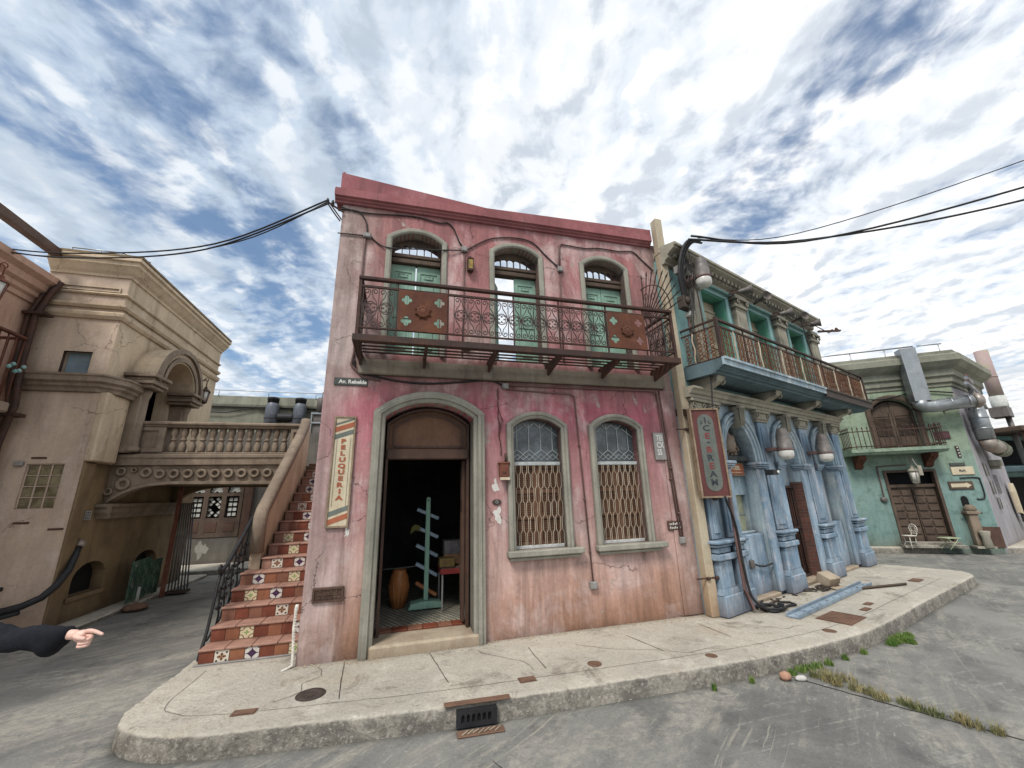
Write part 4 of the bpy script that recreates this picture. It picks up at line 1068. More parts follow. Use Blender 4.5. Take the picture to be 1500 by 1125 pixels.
# ------------------------------------------------ things fixed to the pink wall
def onP(name, label, cat, u, off, z, group=None): return thing(name, label, cat, P_(u, off, z), A_P, group)
t = onP('barber_sign', 'narrow vertical barber sign with orange and grey stripes and PELUQUERIA lettering', 'sign', .265, .0, 2.015)
mb = MB(); mb.sweep([(-.115,-.605),(-.115,.605),(.115,.605),(.115,-.605)], [(0,.0),(0,.028),(-.016,.028),(-.016,.0)], closed=True); mb.build('frame', M['woodframe'], t)
mb = MB(); mb.cbox(-.10,.10,-.018,.0,-.59,.59,.003); mb.build('board', M['sigcream'], t)
mb = MB()
def para(z, h, m): # slanted stripe
    mb.mat = m; mb.prism([(-.099,z-.035),(.099,z+.035),(.099,z+h+.035),(-.099,z+h-.035)], -.021, -.0185)
para(.535,.02,1); para(.455,.055,0); para(.375,.05,1); para(-.46,.05,1); para(-.545,.055,0)
mb.build('stripe', [M['sigorange'], M['siggrey']], t)
mb = MB(); mb.mat = 0
text_mesh(mb, 'PELUQUERIA', 0, .345, .046, -.0215, vertical=True, step=.0685, bold=.0035, sx=1.5)
mb.mat = 1; mb.box(-.072,-.069,-.021,-.0185,-.39,.34); mb.box(.069,.072,-.021,-.0185,-.38,.36)
mb.build('lettering', [M['sigorange'], M['siggrey']], t)
t = onP('street_sign', 'dark enamel street name plate reading Av. Rebelde near the corner', 'sign', .285, 0, 3.04)
mb = MB(); mb.cbox(-.185,.185,-.014,0,-.046,.046,.004); mb.build('plate', M['platedark'], t)
mb = MB(); text_mesh(mb, 'Av. Rebelde', -.135, -.022, .046, -.016, sx=.98, bold=.0022); mb.build('lettering', M['letterwhite'], t)
t = onP('cast_plate', 'brown cast metal plate with raised lettering low on the wall beside the stair', 'plaque', .24, 0, .765)
mb = MB(); mb.cbox(-.15,.15,-.015,0,-.07,.07,.004); mb.sweep([(-.145,-.065),(-.145,.065),(.145,.065),(.145,-.065)], [(0,.015),(0,.026),(-.016,.026),(-.016,.015)], closed=True); mb.build('plate', M['bronze'], t)
mb = MB()
rr = random.Random(8)
for z, n in ((.018,9),(-.045,8)):
    for k in range(n):
        x = -.115+k*.026; mb.box(x,x+.006,-.022,-.015,z,z+rr.choice((.02,.028,.03)))
        if k % 2: mb.box(x,x+.018,-.022,-.015,z+rr.choice((0,.012,.024)),z+.03 if k%4==1 else z+.006+.02)
mb.box(-.13,.13,-.021,-.015,-.004,.002); mb.build('relief', M['bronze'], t)
t = onP('letterbox', 'small rusty red letterbox on a chain between the doorway and the first window', 'letterbox', 2.125, 0, 1.995)
mb = MB(); mb.cbox(-.06,.06,-.07,-.01,-.085,.085,.008); mb.cbox(-.07,.07,-.08,-.005,.075,.095,.006); mb.build('body', M['mailbox'], t)
mb = MB(); mb.extr([(0,0),(.02,-.01),(.03,-.035),(.012,-.022)], (-.06,-.06,-.085), (.06,-.06,-.085), (0,-1,0)); mb.build('lip', M['grille'], t)
mb = MB(); mb.cbox(-.022,.022,-.074,-.07,-.05,-.02,.002); mb.build('keyhole_plate', M['iron'], t)
mb = MB(); mb.tube([(.02,-.05,.09),(.02,-.05,.2)],.012,6); mb.build('bracket', M['iron'], t)
t = onP('chain', 'rusty hanging chain above the letterbox', 'chain', 2.10, 0, 2.6)
mb = MB()
rr = random.Random(3); z = .42; x = -.03
while z > -.42:
    a = rr.uniform(0, 1.5); L = .03
    mb.tube([(x+.009*math.cos(q)*math.cos(a), -.018+.009*math.cos(q)*math.sin(a), z+.018*math.sin(q)) for q in [2*PI*k/8 for k in range(8)]], .003, 4, closed=True); z -= .026; x += rr.uniform(-.006,.007)
for k in range(3): mb.tube([(-.02+k*.01,-.02,.16-.04*k),(.015+.01*k,-.025,.02),(-.01,-.02,-.06-.05*k)],.003,4)
mb.build('links', M['iron'], t)
t = onP('number_plate', 'dark oval house number plate between the two bare plaster patches', 'plaque', 2.035, 0, 1.62)
mb = MB(); mb.prism([(.055*math.cos(2*PI*k/20),.032*math.sin(2*PI*k/20)) for k in range(20)], -.014, 0); mb.build('plate', M['darkcover'], t)
mb = MB(); mb.lathe([(.02,-.014),(.02,-.02),(.012,-.02),(.012,-.014)], (0,0,0), 12, 'y'); mb.build('boss', M['boxgrey'], t)
t = onP('wall_sign', 'grey-white stacked letter sign behind the twin conduits right of the second window', 'sign', 4.405, 0, 2.30)
mb = MB(); mb.cbox(-.095,.095,-.03,0,-.19,.19,.005); mb.build('board', M['boxgrey'], t)
mb = MB()
for k, row in enumerate(('TEI','CX','S5')): text_mesh(mb, row, -.06, .08-k*.10, .078, -.032, sx=.72, bold=.004)
mb.build('lettering', M['letterwhite'], t)
t = onP('wall_vent', 'small dark slotted plaque low on the wall below the twin conduits', 'plaque', 4.49, 0, 1.245)
mb = MB(); mb.cbox(-.115,.115,-.022,0,-.06,.06,.005); mb.build('plate', M['bronze'], t)
mb = MB(); rr = random.Random(1)
for z in (.008,-.04):
    for k in range(7): mb.box(-.09+k*.026,-.09+k*.026+.013,-.025,-.022,z,z+rr.choice((.02,.03)))
mb.build('relief', M['letterwhite'], t)
def jbox(u, z, s, label, w=None):
    t = onP('junction_box', label, 'junction box', u, 0, z, 'junction boxes on the pink wall')
    mb = MB(); w = w or s; mb.cbox(-w/2,w/2,-.045,0,-s/2,s/2,.006); mb.build('box', M['boxgrey'], t)
    mb = MB(); mb.cbox(-w/2+.008,w/2-.008,-.051,-.045,-s/2+.008,s/2-.008,.003)
    for a in (-1, 1):
        for b_ in (-1, 1): mb.lathe([(.005,-.051),(.005,-.055),(.001,-.055)], (a*(w/2-.016),0,b_*(s/2-.016)), 6, 'y')
    mb.build('lid', M['boxgrey'], t)
jbox(.335, 5.045, .07, 'grey junction box at the top left above the balcony corner', .10)
jbox(1.624, 5.04, .085, 'grey junction box just above the brass wall lantern')
jbox(3.065, 4.925, .085, 'grey junction box between the second and third balcony windows')
jbox(2.17, 3.07, .075, 'grey junction box under the concrete beam right of the doorway', .085)
jbox(3.222, .615, .085, 'grey junction box at the foot of the conduit between the grilled windows', .09)
jbox(4.56, 1.055, .085, 'grey junction box at the foot of the twin conduits', .09)
# wall lantern
t = onP('wall_lantern', 'small dark wall lantern with amber glass beside the first balcony window', 'lantern', 1.703, 0, 4.79)
mb = MB(); mb.box(-.012,.012,-.045,0,.115,.135); mb.tube([(0,-.05,.09),(-.015,-.05,.115),(0,-.05,.13),(.015,-.05,.115),(0,-.05,.09)],.004,4); mb.cbox(-.042,.042,-.09,-.015,.075,.095,.006); mb.cbox(-.04,.04,-.088,-.017,-.105,-.07,.006)
for a in (-.038,.038):
    for b_ in (-.086,-.018): mb.box(a-.005,a+.005,b_-.004,b_+.004,-.07,.08)
mb.build('frame', M['iron'], t)
mb = MB(); mb.box(-.032,.032,-.08,-.024,-.068,.076); mb.build('glass', M['brass'], t)
t = onP('wall_mask', 'small carved stone face on the wall behind the balcony scrollwork', 'ornament', 1.66, 0, 3.62)
mb = MB(); mb.lathe([(.055,0),(.05,-.03),(.025,-.05),(.001,-.055)], (0,0,0), 14, 'y'); mb.lathe([(.05,0),(.03,-.03),(.001,-.04)],(0,0,-.06),12,'y'); mb.box(-.008,.008,-.07,-.04,-.03,.02); mb.build('face', M['stone'], t)
# conduits and cables
def run(name, label, cat, pts, r, mat, off=.015, clips=None, group=None, sag=False):
    mb = MB(); P = [P_(u, o, z) for u, z, o in [(p[0], p[1], p[2] if len(p) > 2 else off) for p in pts]]
    o0 = P[0].copy()
    if sag:
        Q = []
        for k in range(len(P)-1):
            p0 = P[max(0,k-1)]; p1 = P[k]; p2 = P[k+1]; p3 = P[min(len(P)-1,k+2)]
            for i in range(6):
                t = i/6
                Q.append(.5*((2*p1)+(p2-p0)*t+(2*p0-5*p1+4*p2-p3)*t*t+(3*p1-p0-3*p2+p3)*t**3))
        Q.append(P[-1]); P = Q
    mb.tube([p-o0 for p in P], r, 6)
    for (u, z) in (clips or []):
        c = P_(u, off, z)-o0; mb.lathe([(r*1.8,-.01),(r*1.8,.01)], c, 8)
    o = mb.build(name, M[mat]); tag(o, label, cat, group, loc=o0); return o
run('conduit', 'thin conduit running down between the two grilled windows', 'conduit', [(2.20,3.03),(3.10,3.0),(3.15,2.97),(3.152,2.9),(3.222,.66)], .009, 'conduit', clips=[(3.17,2.3),(3.19,1.62),(3.21,1.0)])
run('conduit', 'left one of the twin conduits at the right end of the pink wall', 'conduit', [(2.2,3.085),(4.40,3.10),(4.455,3.07),(4.458,3.0),(4.535,1.10)], .012, 'conduit', off=.03, clips=[(4.50,1.85)])
run('conduit', 'right one of the twin conduits at the right end of the pink wall', 'conduit', [(4.50,3.11),(4.50,3.0),(4.575,1.10)], .012, 'conduit', off=.03, clips=[(4.53,2.0),(4.56,1.4)])
run('conduit', 'pair of pipes running down beside the balcony at the left edge', 'conduit', [(.31,5.01),(.30,4.2),(.29,3.40),(.27,3.25),(.42,3.10),(.62,3.07)], .013, 'conduit', off=.02)
run('conduit', 'grey pipe running up from the box between the upper windows', 'conduit', [(3.06,4.96),(3.08,5.34),(3.10,5.36)], .010, 'conduit')
run('conduit', 'thin pipe dropping from the box above the lantern', 'conduit', [(1.625,5.0),(1.62,4.2),(1.60,3.45)], .008, 'conduit')
run('conduit', 'thin pipe dropping from the box between the upper windows', 'conduit', [(3.06,4.89),(3.04,4.2),(3.03,3.45)], .008, 'conduit')
run('cable', 'black cable draped along the cornice to the box above the lantern', 'cable', [(-.02,5.43),(.3,5.40),(.9,5.46),(1.25,5.42),(1.38,5.44),(1.47,5.36),(1.55,5.16),(1.62,5.07)], .010, 'cable', sag=True)
run('cable', 'black cable looping over the top of the middle balcony window', 'cable', [(1.67,5.05),(1.85,5.19),(2.05,5.30),(2.4,5.36),(2.65,5.32),(2.85,5.13),(3.04,4.96)], .009, 'cable', sag=True)
run('cable', 'black cable sagging across the first balcony window', 'cable', [(.37,5.05),(.5,4.94),(.66,4.89,.05),(1.0,4.92,.06),(1.3,4.96,.05),(1.60,5.03)], .009, 'cable', sag=True)
run('cable', 'black cable running down from the cornice to the top left box', 'cable', [(-.02,5.40),(.18,5.41),(.27,5.33),(.315,5.22),(.33,5.08)], .009, 'cable', sag=True)
run('cable', 'black cable pinned above the third balcony window', 'cable', [(3.10,5.37),(3.5,5.36),(3.75,5.40),(4.1,5.40),(4.35,5.43),(4.5,5.31),(4.7,5.13)], .009, 'cable', sag=True)
run('cable', 'black cable hanging below the beam above the doorway', 'cable', [(.30,3.32),(.34,3.18),(.55,3.12),(.85,3.07),(1.2,3.06),(1.6,3.10),(1.95,3.14),(2.13,3.09)], .012, 'cable', sag=True)
run('cable', 'twin wires wrapping round the left corner of the wall', 'cable', [(-.03,5.03),(.12,5.04),(.29,5.045)], .008, 'cable')
# bracket with insulators at the top left corner
t = onP('cable_bracket', 'iron bracket holding the overhead cables at the top left corner', 'bracket', 0, 0, 5.38)
mb = MB(); mb.bar((.02,-.02,-.03),(-.17,-.10,.03),.018); mb.bar((.0,-.01,-.14),(-.14,-.09,.02),.012); mb.build('arm', M['iron'], t)
for k in range(2):
    mb = MB(); mb.lathe([(.012,-.03),(.022,-.02),(.012,-.008),(.022,.002),(.012,.014),(.014,.03)], (-.11-.06*k,-.08-.02*k,.05), 10); mb.build('insulator', M['cable'], t)
# corner post between the buildings
t = onP('corner_post', 'tall cream square post between the pink and the blue building', 'post', 4.80, .12, 0)
mb = MB(); mb.cbox(-.065,.065,-.06,.07,.15,6.02,.01); mb.build('post', M['cream'], t)
mb = MB(); mb.cbox(-.072,.072,-.066,.076,5.36,5.42,.006); mb.cbox(-.03,.03,-.062,-.055,.26,.31,.002); mb.build('collar', M['cream'], t)
for z in (2.52,.60):
    mb = MB(); mb.tube([(-.2,-.04,z),(.2,-.075,z+.01)],.010,6); mb.lathe([(.02,-.02),(.02,.02)],(-.05,-.07,z),8,'x'); mb.lathe([(.02,-.02),(.02,.02)],(.08,-.07,z),8,'x'); mb.build('tie_rod', M['iron'], t)
# objects inside the doorway
t = onP('display_rack', 'pale green wooden display rack with five slanted white shelves in the doorway', 'rack', 1.31, -1.15, .27)
mb = MB(); mb.cbox(-.03,.03,-.02,.02,.06,1.40,.006); mb.lathe([(.03,-.02),(.03,.02)],(0,0,1.40),14,'y'); mb.build('post', M['mintpost'], t)
mb = MB(); mb.prism([(-.23,.02),(.23,.02),(.20,.08),(.06,.105),(-.06,.105),(-.20,.08)], -.10, .10); mb.build('base', M['mintpost'], t)
for k, z in enumerate((1.20,.955,.715,.475,.235)):
    mb = MB(); mb.xf = Matrix.Translation((0,.03,z)) @ Matrix.Rotation(R(24+2*k),4,'Y'); mb.cbox(-.165,.165,-.03,.05,-.022,.022,.005); mb.build('shelf', M['bluebeam' if k != 4 else 'claypot'], t)
for x in (-.19,.19):
    mb = MB(); mb.lathe([(.022,-.012),(.022,.012)],(x,0,.02),10,'y'); mb.build('castor', M['black'], t)
t = onP('cloth_rag', 'olive cloth rag draped over a shelf of the green rack', 'cloth', 1.14, -1.13, 1.30)
mb = MB(); mb.prism([(-.07,-.09),(.0,-.03),(.06,-.06),(.06,.02),(-.01,.04),(-.05,.01)], -.03, .0); mb.build('fold', M['greenrag'], t)
t = onP('clay_jar', 'tall orange-brown clay jar standing inside the doorway', 'jar', .955, -1.32, .27)
mb = MB(); mb.lathe([(.075,0),(.09,.02),(.12,.15),(.135,.28),(.125,.38),(.10,.43),(.088,.45),(.10,.475),(.085,.475),(.075,.44)], n=24, cap=False); mb.build('body', M['claypot'], t)
mb = MB()
for k in range(14):
    a = 2*PI*k/14; mb.tube([(.10*math.cos(a),.10*math.sin(a),.05),(.134*math.cos(a+.12),.134*math.sin(a+.12),.26),(.115*math.cos(a-.1),.115*math.sin(a-.1),.40)],[.006,.009,.006],5)
mb.build('relief', M['claypot'], t)
t = onP('side_table', 'small table with a red cloth edge just inside the right door leaf', 'table', 1.50, -1.15, .27)
mb = MB(); mb.cbox(-.02,.40,-.25,.25,.50,.53,.005); mb.build('top', M['darkwood'], t)
mb = MB(); mb.cbox(-.026,.406,-.256,.256,.44,.505,.004); mb.build('cloth', M['redcloth'], t)
for x in (.0,.37):
    for y in (-.23,.22):
        mb = MB(); mb.box(x-.008,x+.012,y-.01,y+.01,0,.44); mb.build('leg', M['boxgrey'], t)
for (nm, lab, x, y, z, sx, sz, mt) in (('carton','yellow carton at the front of the red table',1.56,-1.0,.80,.10,.10,'boxyellow'),('carton','brown carton behind the yellow one on the red table',1.68,-1.2,.80,.14,.13,'boxbrown'),('crate','grey crate stacked on the brown carton',1.68,-1.22,.93,.14,.17,'boxgreyd')):
    t = onP(nm, lab, 'box', x, y, z); mb = MB(); mb.cbox(-sx,sx,-.12,.12,0,sz,.006); mb.box(-sx*.5,sx*.5,-.125,-.119,sz*.5,sz*.75); mb.build('body', M[mt], t)
    mb = MB(); mb.box(-sx-.002,sx+.002,-.122,.122,sz-.02,sz+.003); mb.build('lid', M[mt], t)
t = onP('floor_cable', 'thin cable lying across the dark floor behind the jar', 'cable', .72, -1.6, .72)
mb = MB(); mb.tube([(0,0,0),(.3,-.05,.01),(.55,0,.02)],.008,5); mb.build('strand', M['boxgrey'], t)
# ------------------------------------------------------------------ tiled stair along the pink wall (local frame of the pink building)
SL = 'terracotta staircase with painted tiles climbing beside the pink wall'
st = thing('tiled_staircase', SL, 'staircase', O_P, A_P)
rows = ['AFBSABQ','ABQABAS','CACAFBQ','AQBSACA','CSBCQAB','ACFASCA','ASAQACB','BCQASAQ','AFCASCA','CBASAQC','BAFASAC','ACBSBCA','BCSBAQB','AASCAFA','BASCBAQ']
tm = {'A':0,'B':1,'C':2,'Q':4,'S':5,'F':6}
smats = [M['terraA'],M['terraB'],M['terraC'],M['tread'],M['tileQ'],M['tileS'],M['tileF']]
su0, su1, RUN, RISE = -.955, -.012, .226, .140
for k in range(16):
    y0 = .36+RUN*k; z0 = .15+RISE*k; z1 = z0+RISE
    mb = MB(); mb.mat = 3
    u0s = su0 if k < 5 else -.80
    mb.box(u0s,su1,y0+.006,y0+RUN+.03,z0-.1 if k else 0,z1-.022)
    nt_ = 4; tw = (su1-u0s+.012)/nt_
    for q in range(nt_): mb.cbox(u0s-.012+tw*q+.002,u0s-.012+tw*(q+1)-.002,y0-.014,y0+RUN+.03,z1-.022,z1,.005)
    row = rows[k % len(rows)]; n = 7; w = (su1-su0)/n
    for q in range(n):
        a, b = su0+w*q+.0025, su0+w*(q+1)-.0025
        if a < u0s: continue
        mb.mat = tm[row[q]]
        f0 = y0-.001; mb.box(a,b,f0+.0005,y0+.008,z0+.004,z1-.024)
        mb.quad((a,f0,z0+.004),(b,f0,z0+.004),(b,f0,z1-.024),(a,f0,z1-.024), uv=[(0,0),(1,0),(1,1),(0,1)])
    mb.build('step', smats, st, fix=False)
mb = MB(); mb.prism([(.37,.0),(4.2,.0),(4.2,2.3),(.62,.13)], su0+.006, su0+.02, mk=lambda y,z,u: (u,y,z)); mb.build('side_wall', M['tan'], st)
mb = MB(); mb.cbox(su0-.03,su1-.02,.33,.36,.148,.165,.004); mb.build('base_strip', M['boxgrey'], st)
# parapet wall with rounded stone cap
mb = MB(); pa = [(1.50,.0),(3.62,.0),(3.62,3.10),(3.45,3.10),(1.58,1.60),(1.50,1.52)]
mb.prism(pa, -.955, -.825, mk=lambda y,z,u: (u,y,z)); par = mb.build('parapet', M['tan'], st)
cp = [(1.49,1.05),(1.485,1.40),(1.50,1.52),(1.56,1.61),(1.7,1.715),(2.2,2.10),(2.8,2.56),(3.2,2.87),(3.38,3.02),(3.46,3.12),(3.5,3.2)]
mb = MB(); mb.smooth = True
pr = [(-.08,-.05),(-.085,.0),(-.065,.045),(0,.065),(.065,.045),(.085,0),(.08,-.05)]
rings = []
for k, (y, z) in enumerate(cp):
    a = Vector(cp[max(0,k-1)]); b = Vector(cp[min(len(cp)-1,k+1)]); d = (b-a).normalized(); nr = Vector((-d.y, d.x))
    rings.append([mb.V((-.89+w, y+nr.x*h, z+nr.y*h)) for w, h in pr])
for A_, B__ in zip(rings, rings[1:]):
    for j in range(len(pr)-1): mb.F([A_[j],B__[j],B__[j+1],A_[j+1]])
    mb.F([A_[-1],B__[-1],B__[0],A_[0]])
mb.smooth = False; mb.F(rings[0]); mb.F(rings[-1][::-1])
mb.build('cap', M['stone'], par)
# black iron handrail below the parapet
mb = MB(); x = -1.0
top = [(1.56,1.50),(1.2,1.225),(.9,1.01),(.76,.95),(.70,.955),(.68,.99),(.71,1.02),(.745,1.0)]
mb.tube([(x,y,z) for y,z in top], [.024,.024,.024,.022,.02,.018,.016,.012], 8)
mb.tube([(x,.76,.945),(x,.70,.85),(x,.66,.62),(x,.60,.38),(x,.52,.22),(x,.5,.14)], [.018,.017,.016,.016,.018,.02], 6)
mb.tube([(x,1.5,.80),(x,1.1,.56),(x,.78,.36),(x,.62,.30)], .013, 6)
for y in (1.42,1.26,1.10,.94,.82):
    zt = 1.5+(y-1.56)*.745; zb = .80+(y-1.5)*.60
    mb.tube([(x,y,zt),(x,y+.03,zt-.12),(x,y-.03,(zt+zb)/2),(x,y+.03,zb+.10),(x,y,zb)], .011, 5)
    zm = (zt+zb)/2
    mb.tube([(x,p[0],p[1]) for p in spiral(y-.045,zm+.08,.045,.012,0,5.6,12)], .009, 5)
    mb.tube([(x,p[0],p[1]) for p in spiral(y+.045,zm-.08,.045,.012,PI,PI+5.6,12)], .009, 5)
    for q in range(3): mb.lathe([(.004,-.025),(.024,0),(.004,.025)], (x-.01+.012*q,y-.02+.02*q,zm-.1+.1*q), 6)
mb.build('handrail', M['black'], st)
# rope at the corner
mb = MB(); P = [P_(-.03,.0,z)+Vector((.012*math.sin(z*9),-.02,0)) for z in (.70,.66,.6,.5,.4,.3,.22,.17)]; P += [P_(-.06,.05,.158), P_(-.10,.09,.156)]
o0 = P[0].copy(); mb.tube([p-o0 for p in P], [.016,.02,.012,.013,.012,.013,.013,.013,.012,.008], 7)
for k in range(20):
    c = P[1].lerp(P[7], k/20)-o0; mb.tube([c+Vector((-.012,-.006,-.006)), c+Vector((.012,-.006,.006))], .005, 4)
tag(mb.build('rope', M['rope']), 'white rope hanging at the corner between the tiled stair and the pink wall', 'rope', loc=o0)
# ------------------------------------------------------------------ footbridge
BR = thing('footbridge', 'brown stone footbridge with balustrade and ring frieze from the stair to the tan building', 'footbridge', O_P, A_P)
yb = 3.5; bl, brr = -3.80, -.86
arc = [(-3.72,1.74),(-3.66,1.80),(-3.55,1.88),(-3.40,1.955),(-3.2,2.01),(-2.9,2.035),(-.86,2.0)]
mb = MB(); mb.prism(arc+[(-.86,2.36),(bl,2.36),(bl,1.74)], yb, yb+.16); mb.build('spandrel', M['stone'], BR)
mb = MB(); mb.prism(arc+[(-.86,2.36),(bl,2.36),(bl,1.74)], yb+2.1, yb+2.26); mb.box(bl,-.02,yb+.161,yb+2.09,2.06,2.34); mb.build('deck', M['ochre'], BR)
mb = MB(); mb.sweep(arc, [(0,.0),(0,.03),(.045,.03),(.06,.0)], mk=lambda u,z,d: (u,yb-d,z)); mb.build('arch_moulding', M['stone'], BR)
mb = MB()
mb.extr([(0,2.34),(.05,2.36),(.055,2.46),(.075,2.485),(.075,2.53),(.05,2.545),(0,2.545)], (bl,yb,0), (brr,yb,0), (0,-1,0)); mb.box(bl,brr,yb,yb+.3,2.35,2.545); mb.build('string_course', M['stone'], BR)
ring_c = [(-3.62,2.255,.075),(-3.44,2.275,.045),(-3.27,2.235,.088)]+[(-3.07+.205*k,2.205+.0*k,.084) for k in range(11)]+[(-3.56,2.05,.105),(-3.735,1.93,.065)]
for (u, z, r) in ring_c:
    mb = MB(); mb.lathe([(r,.0),(r,-.035),(r*.86,-.05),(r*.62,-.045),(r*.42,-.03),(r*.38,.0)], (u,yb-.001,z), 12, 'y', cap=False); mb.build('ring_ornament', M['stone'], BR)
bal2 = MB(); bal2.cbox(bl,brr,yb+.0,yb+.2,3.02,3.13,.02); bal2.cbox(bl,brr,yb-.03,yb+.23,3.065,3.115,.012); bal2.cbox(bl,brr,yb+.02,yb+.18,2.547,2.585,.008)
bt = bal2.build('balustrade', M['stone'], BR)
mb = MB(); mb.plate([(-3.76,2.586),(-3.12,2.586),(-3.12,3.019),(-3.76,3.019)], [[(-3.66,2.65),(-3.22,2.65),(-3.22,2.96),(-3.66,2.96)]], yb+.0, yb+.18); mb.box(-3.67,-3.21,yb+.03,yb+.15,2.64,2.97); mb.build('panel', M['stone'], bt)
mb = MB(); mb.plate([(-1.13,2.586),(-.87,2.586),(-.87,3.019),(-1.13,3.019)], [[(-1.08,2.65),(-.93,2.65),(-.93,2.96),(-1.08,2.96)]], yb+.0, yb+.18); mb.box(-1.09,-.92,yb+.03,yb+.15,2.64,2.97); mb.build('panel', M['stone'], bt)
bp = MB(); bp.lathe([(.055,2.588),(.055,2.62),(.06,2.66),(.062,2.70),(.038,2.77),(.034,2.79),(.055,2.80),(.055,2.815),(.034,2.83),(.04,2.86),(.058,2.92),(.06,2.95),(.055,2.985),(.055,3.018)], n=8)
b0 = bp.build('baluster', M['stone'], bt); b0.location = (-3.02, yb+.1, 0)
for k in range(1, 13):
    c = b0.copy(); COL.objects.link(c); c.parent = bt; c.location = (-3.02+.148*k, yb+.1, 0); c.rotation_euler = (0,0,.3*k)
mb = MB(); mb.extr([(0,1.5),(.04,1.5),(.06,1.55),(.10,1.60),(.10,1.66),(.14,1.69),(.14,1.735),(0,1.74)], (-3.76,yb-.05,0), (-3.76,yb+2.3,0), (1,0,0)); mb.extr([(0,1.5),(.04,1.5),(.06,1.55),(.10,1.60),(.10,1.66),(.14,1.69),(.14,1.735),(0,1.74)], (-3.9,yb-.04,0), (-3.62,yb-.04,0), (0,-1,0)); mb.build('corbel', M['stone'], BR)
# ------------------------------------------------------------------ tan corner building
LBd = thing('tan_building', 'weathered tan stucco corner building with stepped cornice left of the footbridge', 'building', O_P, A_P)
yl = 2.8; ul = -3.75; ux = -4.85
sd = lambda y, z, d: (d, y, z)           # side face: coordinates (y back, z), depth in u
portal = [(3.62,2.5),(4.72,2.5)]+[(4.17+.55*math.cos(PI*k/12),3.82+.55*math.sin(PI*k/12)) for k in range(13)]
niche1 = loop([(3.22,.40)]+[(3.59-.37*math.cos(PI*k/10)*1.0,.62+.24*math.sin(PI*k/10)) for k in range(11)]+[(3.96,.40)])
niche2 = loop([(4.72,.40)]+[(5.1-.38*math.cos(PI*k/10),.62+.24*math.sin(PI*k/10)) for k in range(11)]+[(5.48,.40)])
mb = MB()
fl = lambda pts: [(p[0], p[1]) for p in pts]
wh = [(ux+.48,3.75),(ux+.87,3.75),(ux+.87,4.12),(ux+.48,4.12)]
gb = [(-4.415,1.69),(-3.965,1.69),(-3.965,2.335),(-4.415,2.335)]
mb.plate([(-4.85,-.05),(ul,-.05),(ul,5.6),(-4.85,5.6)], [wh, gb], yl, yl+.25)
mb.build('wall', M['tanF'], LBd)
mb = MB(); mb.plate([(yl+.001,2.36),(6.6,2.36),(6.6,5.6),(yl+.001,5.6)], [portal], ul+.001, ul-.25, mk=sd); mb.build('wall', M['tan'], LBd)
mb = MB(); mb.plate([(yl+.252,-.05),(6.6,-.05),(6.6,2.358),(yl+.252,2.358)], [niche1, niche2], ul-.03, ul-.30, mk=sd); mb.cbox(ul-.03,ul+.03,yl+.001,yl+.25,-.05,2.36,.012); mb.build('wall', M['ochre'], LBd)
mb = MB(); mb.cbox(ul-.02,ul+.10,yl-.01,3.36,2.37,3.46,.02); mb.build('oriel_block', M['tan'], LBd)
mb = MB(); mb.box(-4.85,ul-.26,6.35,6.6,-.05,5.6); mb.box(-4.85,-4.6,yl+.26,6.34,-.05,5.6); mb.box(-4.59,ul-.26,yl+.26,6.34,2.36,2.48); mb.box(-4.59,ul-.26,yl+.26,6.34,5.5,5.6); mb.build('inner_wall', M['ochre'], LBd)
mb = MB(); mb.box(-4.59,-4.5,3.0,6.3,2.49,5.4); mb.build('room_lining', M['interior'], LBd)
for nm, prof in (('cornice', [(0,5.47),(.025,5.48),(.03,5.52),(.07,5.56),(.12,5.63),(.15,5.66),(.15,5.72),(.19,5.735),(.19,5.79),(0,5.82)]),
                 ('moulding', [(0,5.125),(.03,5.135),(.045,5.155),(.03,5.18),(0,5.185)]),
                 ('moulding', [(0,4.885),(.03,4.89),(.06,4.93),(.06,4.96),(.03,4.975),(0,4.98)]),
                 ('moulding', [(0,4.69),(.03,4.70),(.06,4.75),(.065,4.80),(.03,4.83),(0,4.84)])):
    mb = MB(); P0 = Vector((-4.84,yl,0)); 
    # mitred L: front then side
    A = [mb.V((-4.84,yl-d,h)) for d,h in prof]; B__ = [mb.V((ul+d,yl-d,h)) for d,h in prof]; C_ = [mb.V((ul+d,6.62,h)) for d,h in prof]
    n = len(prof)
    for X_, Y_ in ((A,B__),(B__,C_)):
        for j in range(n-1): mb.F([X_[j],Y_[j],Y_[j+1],X_[j+1]])
    mb.F(A); mb.F(C_[::-1]); mb.build(nm, M['tan'], LBd)
prof = [(0,3.44),(.05,3.45),(.06,3.50),(.10,3.53),(.10,3.57),(.15,3.60),(.15,3.67),(.17,3.69),(.17,3.715),(0,3.72)]
mb = MB(); e = .10
A = [mb.V((-4.84,yl-d,h)) for d,h in prof]; B__ = [mb.V((ul-.1+d,yl-d,h)) for d,h in prof]; C_ = [mb.V((ul+e+d,yl+.14,h)) for d,h in prof]; D_ = [mb.V((ul+e+d,3.42,h)) for d,h in prof]
for X_, Y_ in ((A,B__),(B__,C_),(C_,D_)):
    for j in range(len(prof)-1): mb.F([X_[j],Y_[j],Y_[j+1],X_[j+1]])
mb.F(A); mb.F(D_[::-1]); mb.build('band', M['stone'], LBd)
mb = MB(); mb.sweep([(-4.74,5.16+.06),(-4.74,5.265),(-3.86,5.265),(-3.86,5.22)], [(0,0),(0,.02),(.02,.02),(.02,0)], mk=lambda u,z,d: (u,yl-d,z), closed=True); mb.build('panel_moulding', M['tan'], LBd)
mb = MB(); mb.box(-4.83,ul+.2,yl-.18,6.6,5.80,5.84); rf = mb.build('roof', M['ochre'], LBd)
mb = MB()
